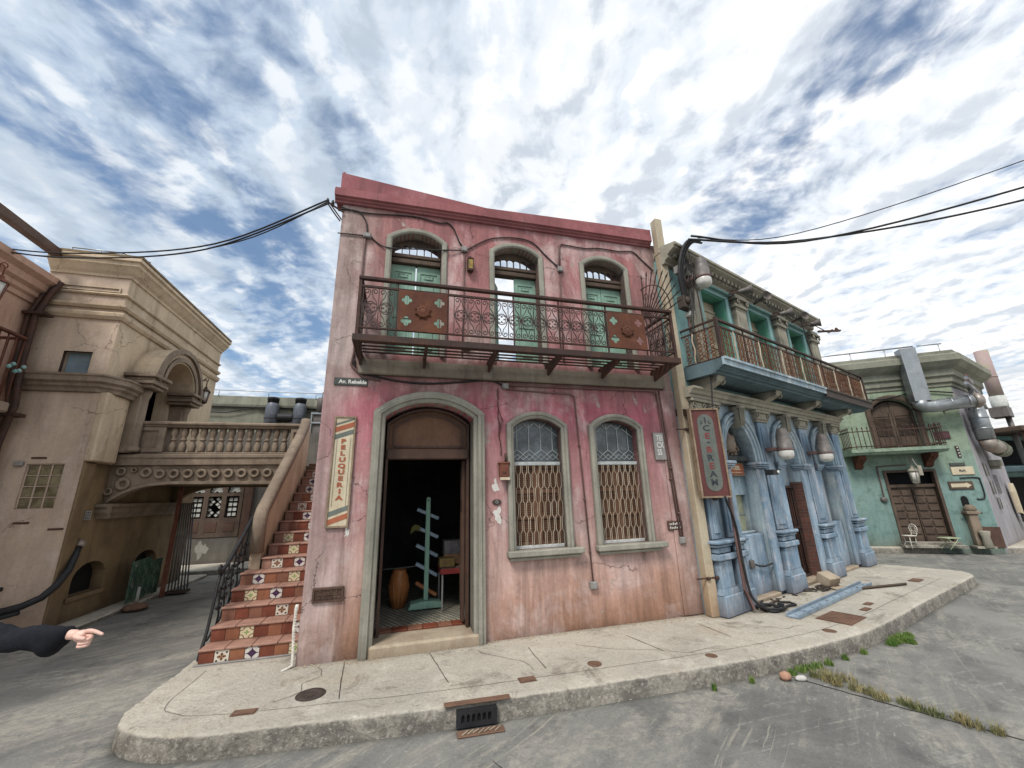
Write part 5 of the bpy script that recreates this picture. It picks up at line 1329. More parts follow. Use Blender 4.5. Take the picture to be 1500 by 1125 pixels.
for (a, b) in (((-4.7,yl+.05,6.0),(-4.0,yl+.05,6.0)),((-4.0,yl+.05,6.0),(-3.7,yl+.3,6.0))): mb.tube([a,b],.012,5)
for u in (-4.7,-4.3,-4.0): mb.tube([(u,yl+.05,5.8),(u,yl+.05,6.0)],.010,5)
mb.build('roof_rail', M['galv'], rf)
mb = MB(); mb.sweep(wh+[], [(0,.0),(0,-.06),(-.035,-.06),(-.035,.0)], mk=lambda u,z,d: (u,yl+.10-d-.1,z), closed=True)
w = mb.build('window', M['brownwood'], LBd)
mb = MB(); mb.box(ux+.47,ux+.88,yl+.12,yl+.14,3.74,4.13); mb.build('pane', M['glassblue'], w)
mb = MB(); mb.plate(gb, [[(-4.415+.015+.145*c,1.70+.158*r),(-4.415+.14+.145*c,1.70+.158*r),(-4.415+.14+.145*c,1.70+.145+.158*r),(-4.415+.015+.145*c,1.70+.145+.158*r)] for c in range(3) for r in range(4)], yl+.025, yl+.06)
w = mb.build('glass_block_window', M['tanF'], LBd)
mb = MB()
for c in range(3):
    for r in range(4): mb.cbox(-4.415+.01+.145*c,-4.415+.145+.145*c,yl+.035,yl+.09,1.695+.158*r,1.85+.158*r,.012)
mb.build('glass_block', M['olivepane'], w)
for (u, z) in ((-4.29,2.42),(-4.28,1.50),(-3.87,1.40)):
    mb = MB(); mb.cbox(u-.09,u+.09,yl-.012,yl+.02,z-.014,z+.014,.004); mb.build('slot_vent', M['brownwood'], LBd)
mb = MB(); mb.cbox(-4.54,-4.44,yl-.05,yl,2.30,2.37,.008); mb.build('vent_hood', M['boxgrey'], LBd)
for nc in (niche1, niche2):
    mb = MB(); mb.plate(nc, [], ul-.22, ul-.2, mk=sd)
    f = mb.build('niche_back', M['hole'], LBd)
for (a, b) in ((3.17,4.0),(4.68,5.52)):
    mb = MB(); mb.cbox(ul-.06,ul+.0,a,b,.33,.40,.01); mb.build('niche_sill', M['ochre'], LBd)
# hooded arched portal above the bridge
mb = MB()
outer = [(3.36,3.84)]+[(4.17-.81*math.cos(PI*k/16),3.84+.80*math.sin(PI*k/16)) for k in range(17)]+[(4.98,3.84)]
inner = [(4.72,3.84)]+[(4.17+.55*math.cos(PI*k/16),3.84+.55*math.sin(PI*k/16)) for k in range(17)]+[(3.62,3.84)]
mb.prism([(p[0],p[1]) for p in (outer+inner)][::-1], ul+.40, ul+.0, mk=sd)
ho = mb.build('portal_hood', M['tan'], LBd)
mb = MB()
for (ra, rb, d) in ((.83,.74,.45),(.66,.58,.43)):
    pts = [(4.17-ra*math.cos(PI*k/16),3.84+ra*math.sin(PI*k/16)) for k in range(17)]+[(4.17+rb*math.cos(PI*k/16),3.84+rb*math.sin(PI*k/16)) for k in range(17)]
    mb.prism(pts[::-1], ul+d, ul+.401, mk=sd)
mb.build('archivolt', M['stone'], ho)
for (a, b) in ((3.26,3.66),(4.68,5.08)):
    mb = MB()
    for (e, z0, z1) in ((.0,3.68,3.74),(.04,3.74,3.80),(.02,3.80,3.86),(.07,3.86,3.92)):
        mb.cbox(ul-.02,ul+.40+e,a-e,b+e,z0,z1,.01)
    c = mb.build('portal_capital', M['stone'], LBd)
    mb = MB(); mb.cbox(ul-.02,ul+.24,a+.10,b-.10,2.56,3.68,.02); mb.lathe([(.11,2.58),(.11,2.64),(.08,2.68),(.075,3.5),(.09,3.55),(.11,3.67)],(ul+.22,(a+b)/2,0),12); mb.build('column', M['stone'], c)
# things on the tan building
def onPl(name, label, cat, u, y, z, group=None): return thing(name, label, cat, FP @ Vector((u,y,z)), A_P, group)
mb = MB(); H = [(-3.70,3.08,1.15),(-3.69,3.02,1.0),(-3.66,2.90,.82),(-3.64,2.70,.65),(-3.68,2.56,.535),(-3.83,2.49,.455),(-4.03,2.46,.41),(-4.4,2.44,.35),(-5.2,2.42,.28)]
hs = onPl('hose', 'thick black hose curving from a wall outlet down past the tan wall', 'hose', 0, 0, 0)
mb.tube(H, [.03,.042,.046,.046,.046,.046,.046,.046,.046], 10); mb.tube([(p[0]+.0,p[1]+.0,p[2]-.07) for p in H[5:]], .03, 8); mb.build('tube', M['black'], hs)
mb = MB(); mb.tube([(-3.78,3.16,1.19),(-3.70,3.10,1.17),(-3.695,3.06,1.12)], [.05,.055,.05], 10); mb.build('fitting', M['rustduct'], hs)
t = onPl('hose', 'cut end of a second black hose at the very left of the tan wall', 'hose', -4.6, 2.6, .62)
mb = MB(); mb.tube([(.45,.0,.05),(.1,-.02,.0),(-.4,-.05,-.03)], .03, 8); mb.build('tube', M['black'], t)
t = onPl('wall_grate', 'small square blue-grey vent grate on the dark side wall below the bridge', 'vent', ul-.03, 3.19, 1.57)
mb = MB(); mb.plate([(-.07,-.07),(.07,-.07),(.07,.07),(-.07,.07)], [[(-.055+.04*i,-.055+.04*j),(-.03+.04*i,-.055+.04*j),(-.03+.04*i,-.03+.04*j),(-.055+.04*i,-.03+.04*j)] for i in range(3) for j in range(3)], .025, .0, mk=lambda y,z,d: (d,y,z)); mb.build('grate', M['boxgrey'], t)
t = onPl('cactus_board', 'green striped cactus cut-out board leaning before the dark wall under the bridge', 'board', -3.48, 4.1, .06)
for k in range(5):
    mb = MB(); mb.cbox(-.012,.012,.19*k,.19*k+.18,.04+.015*(k%2),.70+.03*(k%3)-.02*k,.006)
    for q in range(3): mb.tube([(.014,.19*k+.04+.05*q,.08),(.018,.19*k+.045+.05*q,.4),(.014,.19*k+.04+.05*q,.64)],.007,5)
    mb.build('panel', M['cactus'], t)
t = onPl('parasol_base', 'round stone parasol base with short post on the ground under the bridge', 'parasol base', -3.28, 4.02, .0)
mb = MB(); mb.lathe([(.16,.02),(.17,.05),(.16,.08),(.06,.10),(.03,.12)], n=20); mb.build('base', M['covermetal'], t)
mb = MB(); mb.lathe([(.03,.11),(.022,.2),(.022,.36)], n=10); mb.build('post', M['boxgrey'], t)
t = onPl('folded_gate', 'folded grey bar gate with a red post at the end of the passage', 'gate', -3.36, 5.0, .0)
mb = MB(); mb.box(-.03,.03,-.03,.03,.0,2.05); mb.build('post', M['mailbox'], t)
for k in range(7):
    mb = MB(); mb.tube([(.03+.045*k,.14+.02*k,.06),(.0+.03*k,.12+.01*k,1.72)],.014,6); mb.build('bar', M['tank'], t)
mb = MB(); mb.box(-.02,.34,.10,.3,.03,.07); mb.build('foot_rail', M['iron'], t)
def lantern(name, label, loc, rz, sc=1.0, arm=True, mat='iron'):
    t = thing(name, label, 'lantern', loc, rz)
    mb = MB(); n = 6
    for k in range(n):
        a = 2*PI*k/n; mb.tube([(.075*sc*math.cos(a),.075*sc*math.sin(a),.0),(.05*sc*math.cos(a),.05*sc*math.sin(a),-.2*sc)],.006*sc,4)
    mb.lathe([(.088*sc,0),(.088*sc,.012*sc),(.05*sc,.05*sc),(.025*sc,.06*sc),(.03*sc,.085*sc),(.008*sc,.11*sc)], n=6); mb.lathe([(.055*sc,-.2*sc),(.055*sc,-.215*sc),(.02*sc,-.235*sc),(.004*sc,-.245*sc)], n=6)
    mb.build('frame', M[mat], t)
    mb = MB(); mb.lathe([(.07*sc,-.002),(.047*sc,-.198*sc)], n=6); mb.build('glass', M['lampglass'], t)
    if arm:
        mb = MB(); mb.tube([(0,0,.10*sc),(0,0,.2*sc)]+[(p[0],0,p[1]) for p in spiral(-.05*sc,.2*sc,.05*sc,.05*sc,0,PI*1.0,8)]+[(-.14*sc,0,.14*sc),(-.22*sc,0,.05*sc)],.009*sc,5)
        mb.tube([(p[0],0,p[1]) for p in spiral(-.03*sc,.24*sc,.055*sc,.02*sc,-.6,4.6,12)],.007*sc,5); mb.tube([(p[0],0,p[1]) for p in spiral(-.12*sc,.10*sc,.04*sc,.012*sc,0,5,12)],.007*sc,5)
        mb.box(-.235*sc,-.215*sc,-.03*sc,.03*sc,-.08*sc,.1*sc); mb.build('arm', M[mat], t)
    return t
lantern('street_lantern', 'black hexagonal lantern on a scrolled bracket at the arched portal', FP @ Vector((ul+.42,5.15,4.08)), A_P-R(20), 1.15)
# ------------------------------------------------------------------ salmon building at the far left
sa = thing('salmon_building', 'salmon stucco building with stepped cornice and balcony at the left edge', 'building', O_P, A_P)
us = -4.86
mb = MB(); mb.box(-9,us,-2.0,2.78,-.05,5.1); mb.build('wall', M['salmon'], sa)
mb = MB(); mb.extr([(0,4.82),(.03,4.83),(.04,4.90),(.08,4.93),(.08,5.0),(.14,5.04),(.16,5.14),(.24,5.20),(.24,5.30),(.0,5.33)], (us,-2,0), (us,2.72,0), (1,0,0)); mb.build('cornice', M['salmon'], sa)
mb = MB(); mb.box(-9,us+.05,-2,2.7,5.1,5.28); mb.build('roof', M['offwhite'], sa)
mb = MB(); mb.cbox(us-.1,us+.42,-2,2.3,3.0,3.14,.02); mb.prism([(0,3.0),(.35,3.0),(0,2.7)], 2.1, 2.25, mk=lambda d,z,y: (us+d,y,z)); ba = mb.build('balcony', M['stone'], sa)
mb = MB(); mb.cbox(us+.34,us+.40,-2,2.3,4.08,4.12,.008); mb.cbox(us,us+.40,2.26,2.30,4.08,4.12,.008)
for k in range(34): mb.tube([(us+.37,-1.95+.128*k,3.14),(us+.37,-1.95+.128*k,4.09)],.010,5)
for k in range(3): mb.tube([(us+.08+.1*k,2.28,3.14),(us+.08+.1*k,2.28,4.09)],.010,5)
mb.build('railing', M['corten'], ba)
t = onPl('pipe_pair', 'two dark pipes bending down the corner between the salmon and the tan building', 'pipes', 0, 0, 0)
for k in range(2):
    mb = MB(); dx = -.09*k
    mb.tube([(-4.60+dx*.3,2.72,5.26),(-4.66+dx,2.68,5.05),(-4.72+dx,2.62,4.6),(-4.70+dx,2.62,3.85),(-4.66+dx,2.60,3.5),(-4.55+dx,2.52,3.15),(-4.60+dx,2.55,2.9),(-4.66+dx,2.60,2.6),(-4.68+dx,2.62,1.2),(-4.68+dx,2.62,.1)], .04-.008*k, 8); mb.build('pipe', M['iron'], t)
mb = MB(); mb.box(-4.85,-4.55,2.55,2.7,4.62,4.66); mb.build('clamp', M['iron'], t)
mb = MB(); mb.box(-4.85,-4.52,2.5,2.7,3.0,3.05); mb.build('clamp', M['iron'], t)
t = onPl('roof_beam', 'brown timber beam sticking out from the roof corner towards the street', 'beam', 0, 0, 0)
mb = MB(); mb.bar((-4.72,2.9,5.74),(-4.72,-.5,5.80),.13,.12); mb.build('timber', M['brownwood'], t)
lantern('red_lantern', 'dark red lantern hanging over the salmon balcony at the left edge', FP @ Vector((us+.30,1.75,4.72)), A_P, 1.1, True, 'mailbox')
t = onPl('balcony_ornament', 'teal painted ornament tied to the salmon balcony railing', 'ornament', us+.43, 2.22, 3.62)
mb = MB()
for k in range(5): mb.lathe([(.02,-.05),(.06,0),(.02,.05)], (0,-.25+.1*k,.10*math.sin(k*2)), 8)
mb.build('leaf', M['teal'], t)
t.scale = (.55,.55,.55)
# ------------------------------------------------------------------ grey building behind the passage
bk = thing('rear_building', 'grey-green rear building with a timber fan-light screen seen under the footbridge', 'building', O_P, A_P)
yk = 8.55
scr = (-4.72,-3.36)
mb = MB(); mb.plate([(-9,-.05),(2.5,-.05),(2.5,3.7),(-9,3.7)], [[(scr[0],.82),(scr[1],.82),(scr[1],2.35),(scr[0],2.35)]], yk, yk+.3); mb.build('wall', M['reargrey'], bk)
mb = MB(); mb.box(-8,3.2,yk+.8,yk+3.5,3.6,4.72); mb.box(-9,2.5,yk+.31,yk+3.4,3.4,3.69); mb.extr([(0,4.60),(.06,4.62),(.08,4.70),(.03,4.98),(0,4.98)], (-8,yk+.8,0),(3.2,yk+.8,0),(0,-1,0)); mb.box(-8,3.2,yk+.8,yk+3.4,4.72,4.97); mb.build('upper_wall', M['eave'], bk)
mb = MB(); mb.box(scr[0]+.001,scr[1]-.001,yk+.22,yk+.3,.82,2.35); mb.build('dark_glass', M['hole'], bk)
sc = MB(); bays = [scr[0]+.06+k*(scr[1]-scr[0]-.06)/3 for k in range(4)]
holes = []
for k in range(3):
    a, b = bays[k]+.03, bays[k+1]-.09
    holes.append([(a,1.30),(b,1.30),(b,1.88),(a,1.88)]); holes.append(loop(arch(a,b,1.98,2.0,2.22,12)))
sc.plate([(scr[0],.80),(scr[1],.80),(scr[1],2.36),(scr[0],2.36)], holes, yk-.02, yk+.08); s0 = sc.build('timber_screen', M['darkwood'], bk)
for k in range(3):
    a, b = bays[k]+.03, bays[k+1]-.09; c = (a+b)/2; r = (b-a)/2
    mb = MB()
    for q in range(7):
        t0 = PI*(q+.12)/7; t1 = PI*(q+.88)/7
        mb.prism([(c+r*.25*math.cos(t0),1.985+r*.2*math.sin(t0)),(c+r*.9*math.cos(t0),1.985+.2*math.sin(t0)),(c+r*.9*math.cos(t1),1.985+.2*math.sin(t1)),(c+r*.25*math.cos(t1),1.985+r*.2*math.sin(t1))], yk+.05, yk+.07)
    mb.build('fan_light', M['offwhite'], s0)
    mb = MB()
    if k == 1:
        for i in (-1, 1):
            for j in range(7):
                x, z = c+i*.085+(.03 if j % 2 else -.03), 1.37+j*.073
                if (i+j*2) % 5: mb = MB(); mb.prism([(x-.05,z),(x,z-.045),(x+.05,z),(x,z+.045)], yk+.05, yk+.06); mb.build('pane', M['offwhite'], s0)
    else:
        for i in range(2):
            for j in range(4):
                x = a+.05+i*(b-a-.1)*.55; z = 1.34+j*.135
                mb = MB(); mb.box(x,x+(b-a)*.28,yk+.05,yk+.06,z,z+.085); mb.build('pane', M['offwhite'], s0)
    mb = MB(); mb.cbox(a+.02,b-.02,yk-.03,yk-.019,.93,1.20,.006); mb.build('panel', M['brownwood'], s0)
patch(-4.15, .50, .26, 9.1, bk, 'peeled_patch', 'peel').location = (0, yk, 0)
mb = MB(); mb.cbox(scr[1]+.05,scr[1]+.26,yk-.1,yk,.0,2.5,.01); mb.build('post', M['brownwood'], bk)
mb = MB(); mb.tube([(-8,yk+.75,5.15),(3.2,yk+.75,5.15)],.012,5)
for k in range(8): mb.tube([(-7.5+1.4*k,yk+.75,4.97),(-7.5+1.4*k,yk+.75,5.15)],.012,5)
mb.build('roof_rail', M['galv'], bk)
for k, pts in enumerate(([(-8,4.62),(3,4.62)],[(-7,4.5),(-4.4,4.42),(-3.6,4.62),(-2.8,4.35),(-2.2,4.5),(3,4.45)])):
    mb = MB(); mb.tube([(u,yk+.72,z) for u, z in pts],.016,5); mb.build('cable', M['cable'], bk)
for k, (u, lab) in enumerate(((-3.06,'left dark grey ventilation cylinder above the footbridge balustrade'),(-2.27,'right dark grey ventilation cylinder above the footbridge balustrade'))):
    t = onPl('vent_cylinder', lab, 'vent', u, 9.0, 3.69)
    mb = MB(); mb.lathe([(.19,0),(.19,.9),(.155,1.0),(.15,1.02)], n=20); mb.build('body', M['tank'], t)
    mb = MB(); mb.lathe([(.16,1.02),(.16,1.12),(.17,1.125),(.17,1.18),(.15,1.2)], n=20); mb.lathe([(.195,.5),(.195,.53)], n=20); mb.build('cap', M['black'], t)
t = onPl('flexible_duct', 'ribbed black duct joining the two ventilation cylinders', 'duct', -2.66, 9.0, 4.25)
mb = MB(); mb.lathe([(.13+.016*(k%2),-.22+.44*k/22) for k in range(23)], n=16, axis='x'); mb.build('sleeve', M['black'], t)
t = onPl('roof_unit', 'small metal frame and grey stub beside the top of the stair', 'roof unit', -1.62, 8.9, 3.69)
mb = MB()
for x in (-.25,.15): mb.box(x-.02,x+.02,-.1,-.06,0,.7)
mb.box(-.27,.17,-.11,-.05,.66,.72); mb.box(-.27,.17,-.11,-.05,.36,.41); mb.build('frame', M['galv'], t)
mb = MB(); mb.lathe([(.13,.72),(.13,1.18),(.10,1.22)],(-.02,0,0),14); mb.tube([(-.02,0,1.2),(.0,0,1.42)],.014,5); mb.box(-.2,.14,-.05,.3,0,.72); mb.build('stub', M['lamphood'], t)
# ------------------------------------------------------------------ blue ice-cream building
bb = thing('blue_building', 'two-storey weathered blue building with three arches, pilasters and a long balcony', 'building', O_B, A_B)
yw = .15; U0, U1 = -.06, 5.66
AC = (1.25, 2.90, 4.54); AH = .425; SPR, APX = 2.15, 2.70
a_o = [loop(arch(c-AH, c+AH, .15, SPR, APX, 16)) for c in AC]
uw = [(.88,1.68),(2.50,3.28),(4.22,4.98)]
u_o = [[(a,3.46),(b,3.46),(b,5.02),(a,5.02)] for a, b in uw]
mb = MB(); mb.plate([(U0,0),(U1,0),(U1,3.12),(U0,3.12)], a_o, yw, yw+.34); mb.build('wall', M['blue'], bb)
mb = MB(); mb.plate([(U0,3.121),(U1,3.121),(U1,5.36),(U0,5.36)], u_o, yw, yw+.34); mb.box(U1-.3,U1,yw+.341,2.4,0,5.3); mb.box(U0,U0+.2,yw+.341,2.4,0,5.3); mb.box(U0+.21,U1-.31,2.1,2.4,0,5.3); mb.build('upper_wall', M['teal'], bb)
mb = MB(); mb.box(U0+.21,U1-.31,yw+.35,2.09,3.0,3.12); mb.box(U0+.21,U1-.31,yw+.35,2.09,5.1,5.2); mb.build('floor_slab', M['interior'], bb)
# recess walls behind the arches
mb = MB()
c = AC[0]; mb.plate([(c-AH-.05,.16),(c+AH+.05,.16),(c+AH+.05,2.75),(c-AH-.05,2.75)], [[(c-AH+.06,1.05),(c+AH-.06,1.05),(c+AH-.06,1.60),(c-AH+.06,1.60)]], yw+.20, yw+.33)
c = AC[2]; mb.plate([(c-AH-.05,.16),(c+AH+.05,.16),(c+AH+.05,2.75),(c-AH-.05,2.75)], [[(c-AH+.06,1.0),(c+AH-.06,1.0),(c+AH-.06,1.57),(c-AH+.06,1.57)]], yw+.20, yw+.33)
c = AC[1]; mb.box(c-AH-.05,c+AH+.05,yw+.2,yw+.33,1.70,2.75)
mb.build('recess_wall', M['blue'], bb)
for c in (AC[0], AC[2]):
    mb = MB(); mb.cbox(c-AH+.002,c+AH-.002,yw+.06,yw+.199,.16,1.02,.01); mb.build('apron_wall', M['blueD'], bb)
for c in AC:
    mb = MB(); mb.cbox(c-AH-.02,c+AH+.02,yw-.04,yw+.3,.10,.20,.012); mb.build('doorstep', M['thresh'], bb)
for k, c in enumerate(AC):
    mb = MB()
    mb.sweep(arch(c-AH,c+AH,2.10,SPR,APX,20), [(0,0),(0,.03),(.03,.045),(.045,.03),(.06,.03),(.075,.055),(.105,.06),(.12,.04),(.13,.04),(.145,.07),(.175,.075),(.19,.05),(.19,0)], mk=lambda u,z,d: (u,yw-d,z))
    am = mb.build('archivolt', M['blue'], bb)
    for s in (-1, 1):
        mb = MB(); x = c+s*(AH+.09)
        for (e, z0, z1) in ((0,2.0,2.03),(.02,2.03,2.06),(.035,2.06,2.10)): mb.cbox(x-.115-e,x+.115+e,yw-.09-e,yw+.10,z0,z1,.006)
        mb.cbox(x-.10,x+.10,yw-.05,yw,.2,1.999,.008)
        mb.build('impost', M['blueD'], am)
    mb = MB(); mb.prism([(c-.05,2.64),(c+.05,2.64),(c+.085,2.96),(c-.085,2.96)], yw-.13, yw)
    for q in range(4): mb.tube([(c-.045+.03*q,yw-.135,2.66),(c-.06+.04*q,yw-.15,2.80),(c-.07+.047*q,yw-.165,2.94)],.012,5)
    mb.tube([(c-.09,yw-.15,2.95),(c+.09,yw-.15,2.95)],.028,8); mb.build('keystone', M['greytrim'], am)
# pilasters on pedestals
def pilaster(u0, u1, label=None):
    mb = MB()
    for (a, y, z0, z1) in ((.05,0.,.15,.40),(.0,.035,.40,.80),(.05,.0,.80,.88),(.01,.03,.88,.96),(.04,.01,.96,1.0),(.065,-.02,1.0,1.045)):
        mb.cbox(u0-a,u1+a,y,yw+.05,z0,z1,.014)
    mb.prism([(u0-.05,.40),(u1+.05,.40),(u1,.47),(u0,.47)], .02, yw)
    p = mb.build('pedestal', M['blueD'], bb)
    mb = MB(); mb.cbox(u0+.03,u1-.03,.095,yw+.02,1.045,2.78,.012); mb.cbox(u0+.085,u1-.085,.082,.11,1.12,2.70,.01); mb.build('shaft', M['blueD'], p)
    mb = MB()
    for (a, y, z0, z1) in ((.0,.085,2.78,2.82),(.02,.07,2.82,2.93),(.05,.04,2.93,2.98)): mb.cbox(u0-a,u1+a,y,yw+.05,z0,z1,.008)
    for s in (u0+.02,u1-.02): mb.tube([(q[0],.06,q[1]) for q in spiral(s,2.875,.045,.01,0,7,16)],.011,5)
    mb.build('capital', M['greytrim'], p)
for a, b in ((.03,.33),(.43,.70),(1.90,2.30),(3.53,3.93),(5.17,5.58)): pilaster(a, b)
# entablature below the balcony
mb = MB(); mb.extr([(0,2.98),(.10,2.985),(.10,3.03),(.13,3.04),(.15,3.08),(.19,3.10),(.19,3.13),(0,3.14)], (U0,yw,0),(U1,yw,0),(0,-1,0)); mb.build('entablature', M['greytrim'], bb)
# window, sign and crest in the first arch
c = AC[0]
mb = MB(); mb.box(c-AH+.06,c+AH-.06,yw+.27,yw+.28,1.05,1.60); w = mb.build('window', simple('yellowed_pane', (.36,.37,.25), .3, 0, .2, 6), bb)
mb = MB()
for x in (-.12,.12): mb.box(c+x-.008,c+x+.008,yw+.255,yw+.27,1.05,1.6)
mb.box(c-AH+.06,c+AH-.06,yw+.255,yw+.269,1.30,1.312); mb.cbox(c-AH+.03,c+AH-.03,yw+.15,yw+.27,1.02,1.055,.008); mb.build('frame', M['blue'], w)
mb = MB(); mb.lathe([(.0,.0),(.05,.0),(.05,-.012),(.03,-.02)], (c-.02,yw+.25,1.42), 10, 'y'); mb.box(c-.05,c+.01,yw+.238,yw+.25,1.36,1.41); mb.lathe([(.012,-.06),(.03,-.03),(.012,0)],(c-.02,yw+.24,1.50),8); mb.build('emblem', M['bluebeam'], w)
mb = MB(); rr = random.Random(6)
mb.cbox(c-AH+.02,c+AH-.02,yw+.06,yw+.2,2.12,2.20,.012); mb.prism(loop(arch(c-AH+.01,c+AH-.01,2.15,2.16,2.69,14)), yw+.165, yw+.195)
cb = mb.build('tympanum', simple('dark_recess_stone', (.05,.055,.055), .9, 0, .4, 8), bb)
mb = MB(); mb.lathe([(.02,2.24),(.10,2.28),(.125,2.38),(.11,2.47),(.07,2.53),(.04,2.58),(.055,2.63),(.01,2.67)], (c-.02,yw+.15,0), 14)
for k in range(26):
    x = c-.30+.60*rr.random(); z = 2.21+.10*rr.random(); mb.lathe([(.004,-.03),(.022,0),(.004,.03)], (x,yw+.10+.05*rr.random(),z), 6)
for s in (-1,1):
    mb.tube([(q[0],yw+.13,q[1]) for q in spiral(c+s*.17,2.34,.09,.02,PI/2,PI/2+s*6,18)],.022,6); mb.tube([(q[0],yw+.13,q[1]) for q in spiral(c+s*.12,2.50,.06,.015,-PI/2,-PI/2+s*6,14)],.016,6)
mb.build('crest', M['stone'], cb)
# door with iron grille and brick jamb in the second arch
c = AC[1]
mb = MB(); mb.box(c+AH-.012,c+AH+.06,yw+.002,yw+.62,.2,1.78); mb.build('brick_jamb', M['brick'], bb)
mb = MB(); mb.box(c-AH-.05,c+AH+.05,yw+.72,yw+.78,.15,1.8); mb.box(c-AH-.1,c-AH-.02,yw+.34,yw+.75,.15,1.8); mb.box(c+AH+.06,c+AH+.1,yw+.34,yw+.75,.15,1.8); mb.build('dark_passage', M['hole'], bb)
mb = MB(); x0, x1 = c-AH+.01, c+AH-.02; y = yw+.16
mb.box(x0,x0+.035,y-.02,y+.02,.2,1.72); mb.box(x1-.035,x1,y-.02,y+.02,.2,1.72); mb.box(x0+.036,x1-.036,y-.02,y+.02,1.68,1.72); mb.box(x0+.036,x1-.036,y-.02,y+.02,.2,.24); mb.box(x0+.036,x1-.036,y-.015,y+.015,.98,1.02)
gd = mb.build('door_grille', M['iron'], bb)
mb = MB()
for k in range(9):
    x = x0+.075+k*(x1-x0-.15)/8; mb.tube([(x,y,.24),(x,y,1.68)],.009,5)
    if k % 2 == 0:
        mb.tube([(q[0],y,q[1]) for q in spiral(x+.03,1.10,.04,.01,0,6,10)],.007,4); mb.tube([(q[0],y,q[1]) for q in spiral(x+.03,.34,.04,.01,0,6,10)],.007,4)
mb.build('bars', M['iron'], gd)
# window in the third arch
c = AC[2]
mb = MB(); mb.box(c-AH+.06,c+AH-.06,yw+.27,yw+.28,1.0,1.57); w = mb.build('window', M['olivepane'], bb)
mb = MB(); y = yw+.21
for i in range(5):
    for j in range(4):
        x = c-AH+.12+i*.145; z = 1.06+j*.14; mb.tube([(q[0],y,q[1]) for q in spiral(x,z,.05,.012,(i+j)%2*PI,(i+j)%2*PI+5.5,12)],.010,5)
for i in range(6): mb.tube([(c-AH+.05+i*.145,y,1.0),(c-AH+.05+i*.145,y,1.57)],.009,4)
mb.build('scroll_grille', M['letterwhite'], w)
mb = MB(); mb.cbox(c-AH+.03,c+AH-.03,yw+.15,yw+.27,.97,1.005,.008); mb.build('sill', M['blue'], w)
# balcony ----------------------------------------------------------------
b0u, b1u, bf = .07, 6.15, -.46
prof = [(.0,3.26),(.46,3.262),(.47,3.29),(.52,3.295),(.525,3.315),(.55,3.32),(.555,3.34),(.60,3.345),(.60,3.42),(.61,3.425),(.61,3.45),(0,3.455)]
mb = MB(); mb.extr(prof, (b0u+.0,yw,0),(b1u,yw,0),(0,-1,0)); sl = mb.build('balcony', M['slate'], bb)
mb = MB(); mb.extr([(0,3.345),(.0,3.42),(.022,3.425),(.022,3.458),(-.03,3.458),(-.03,3.345)], (b0u-.01,bf,0),(3.6,bf,0),(0,-1,0)); mb.build('fascia', M['blue'], sl)
mb = MB(); mb.extr([(0,3.30),(.0,3.42),(.022,3.425),(.022,3.458),(-.03,3.458),(-.03,3.30)], (3.6,bf,0),(b1u,bf,0),(0,-1,0)); mb.build('fascia', M['darkcover'], sl)
for k, u in enumerate((.30, 2.10, 3.73, 5.38)):
    mb = MB(); pts = [(0,3.0),(-.05,3.0),(-.10,3.05),(-.16,3.10),(-.30,3.16),(-.38,3.19),(-.42,3.26),(0,3.26)]
    mb.prism([(yw+p[0],p[1]) for p in pts], u-.10, u+.10, mk=lambda y,z,u_: (u_,y,z))
    for s in (-.10,.10): mb.tube([(u+s,yw+p[0],p[1]) for p in spiral(-.36,3.19,.05,.012,1.2,7.5,14)],.014,5); mb.tube([(u+s,yw+p[0],p[1]) for p in spiral(-.06,3.04,.045,.012,1.2,7.5,12)],.012,5)
    mb.build('console', M['greytrim'], sl)
def blue_rail():
    yf = bf+.05; zt, zm, zb = 4.06, 3.95, 3.47
    mb = MB()
    mb.box(b0u+.05,b1u-.05,yf-.02,yf+.02,zt-.03,zt); mb.box(b0u+.05,b1u-.05,yf-.01,yf+.01,zm-.012,zm+.012); mb.box(b0u+.05,b1u-.05,yf-.01,yf+.01,zb,zb+.02)
    for u in (b0u+.05, b1u-.05):
        mb.box(u-.015,u+.015,yf+.021,yw,zt-.028,zt-.002); mb.box(u-.008,u+.008,yf+.011,yw,zm-.01,zm+.01); mb.box(u-.008,u+.008,yf+.011,yw,zb+.002,zb+.018); mb.box(u-.022,u+.022,yf-.022,yf+.022,3.45,zt+.02)
    for k in range(1, 8):
        u = b0u+.05+(b1u-b0u-.1)*k/8; mb.box(u-.010,u+.010,yf-.009,yf+.009,zb,zt-.03)
    hr = mb.build('handrail', M['iron'], sl)
    def lace(mk, L, name, seed):
        rr = random.Random(seed); n = int(L/.112); mb = MB(); r = .0065
        for k in range(n):
            x = .06+k*(L-.1)/n; c_ = x+.045
            if k % 7 == 3:
                mb.mat = 1; mb.tube([mk(c_+.012*math.sin(q*1.3), zb+(zm-zb)*q/8) for q in range(9)], .012, 5); mb.mat = 0; continue
            A = [(c_+.036*math.sin(q*PI/2.0), zb+(zm-zb)*q/16) for q in range(17)]
            mb.tube([mk(*p) for p in A], r, 4); mb.tube([mk(2*c_-p[0], p[1]) for p in A], r, 4)
            for q in range(4):
                zc = zb+(zm-zb)*(q+.5)/4; mb.tube([mk(*p) for p in circ(c_, zc, .022, 8)], .006, 4, closed=True)
                for s in (-1, 1): mb.tube([mk(*p) for p in spiral(c_+s*.036, zc+.06, .02, .006, PI/2, PI/2+s*5, 8)], .005, 4)
        return mb.build(name, [M['rustrail'], M['grille']], sl)
    lace(lambda a, z: (b0u+.05+a, yf, z), b1u-b0u-.1, 'lace_panel', 1)
    for u in (b0u+.05, b1u-.05): lace(lambda a, z, u=u: (u, yf+a, z), yw-yf, 'lace_panel', 2)
blue_rail()
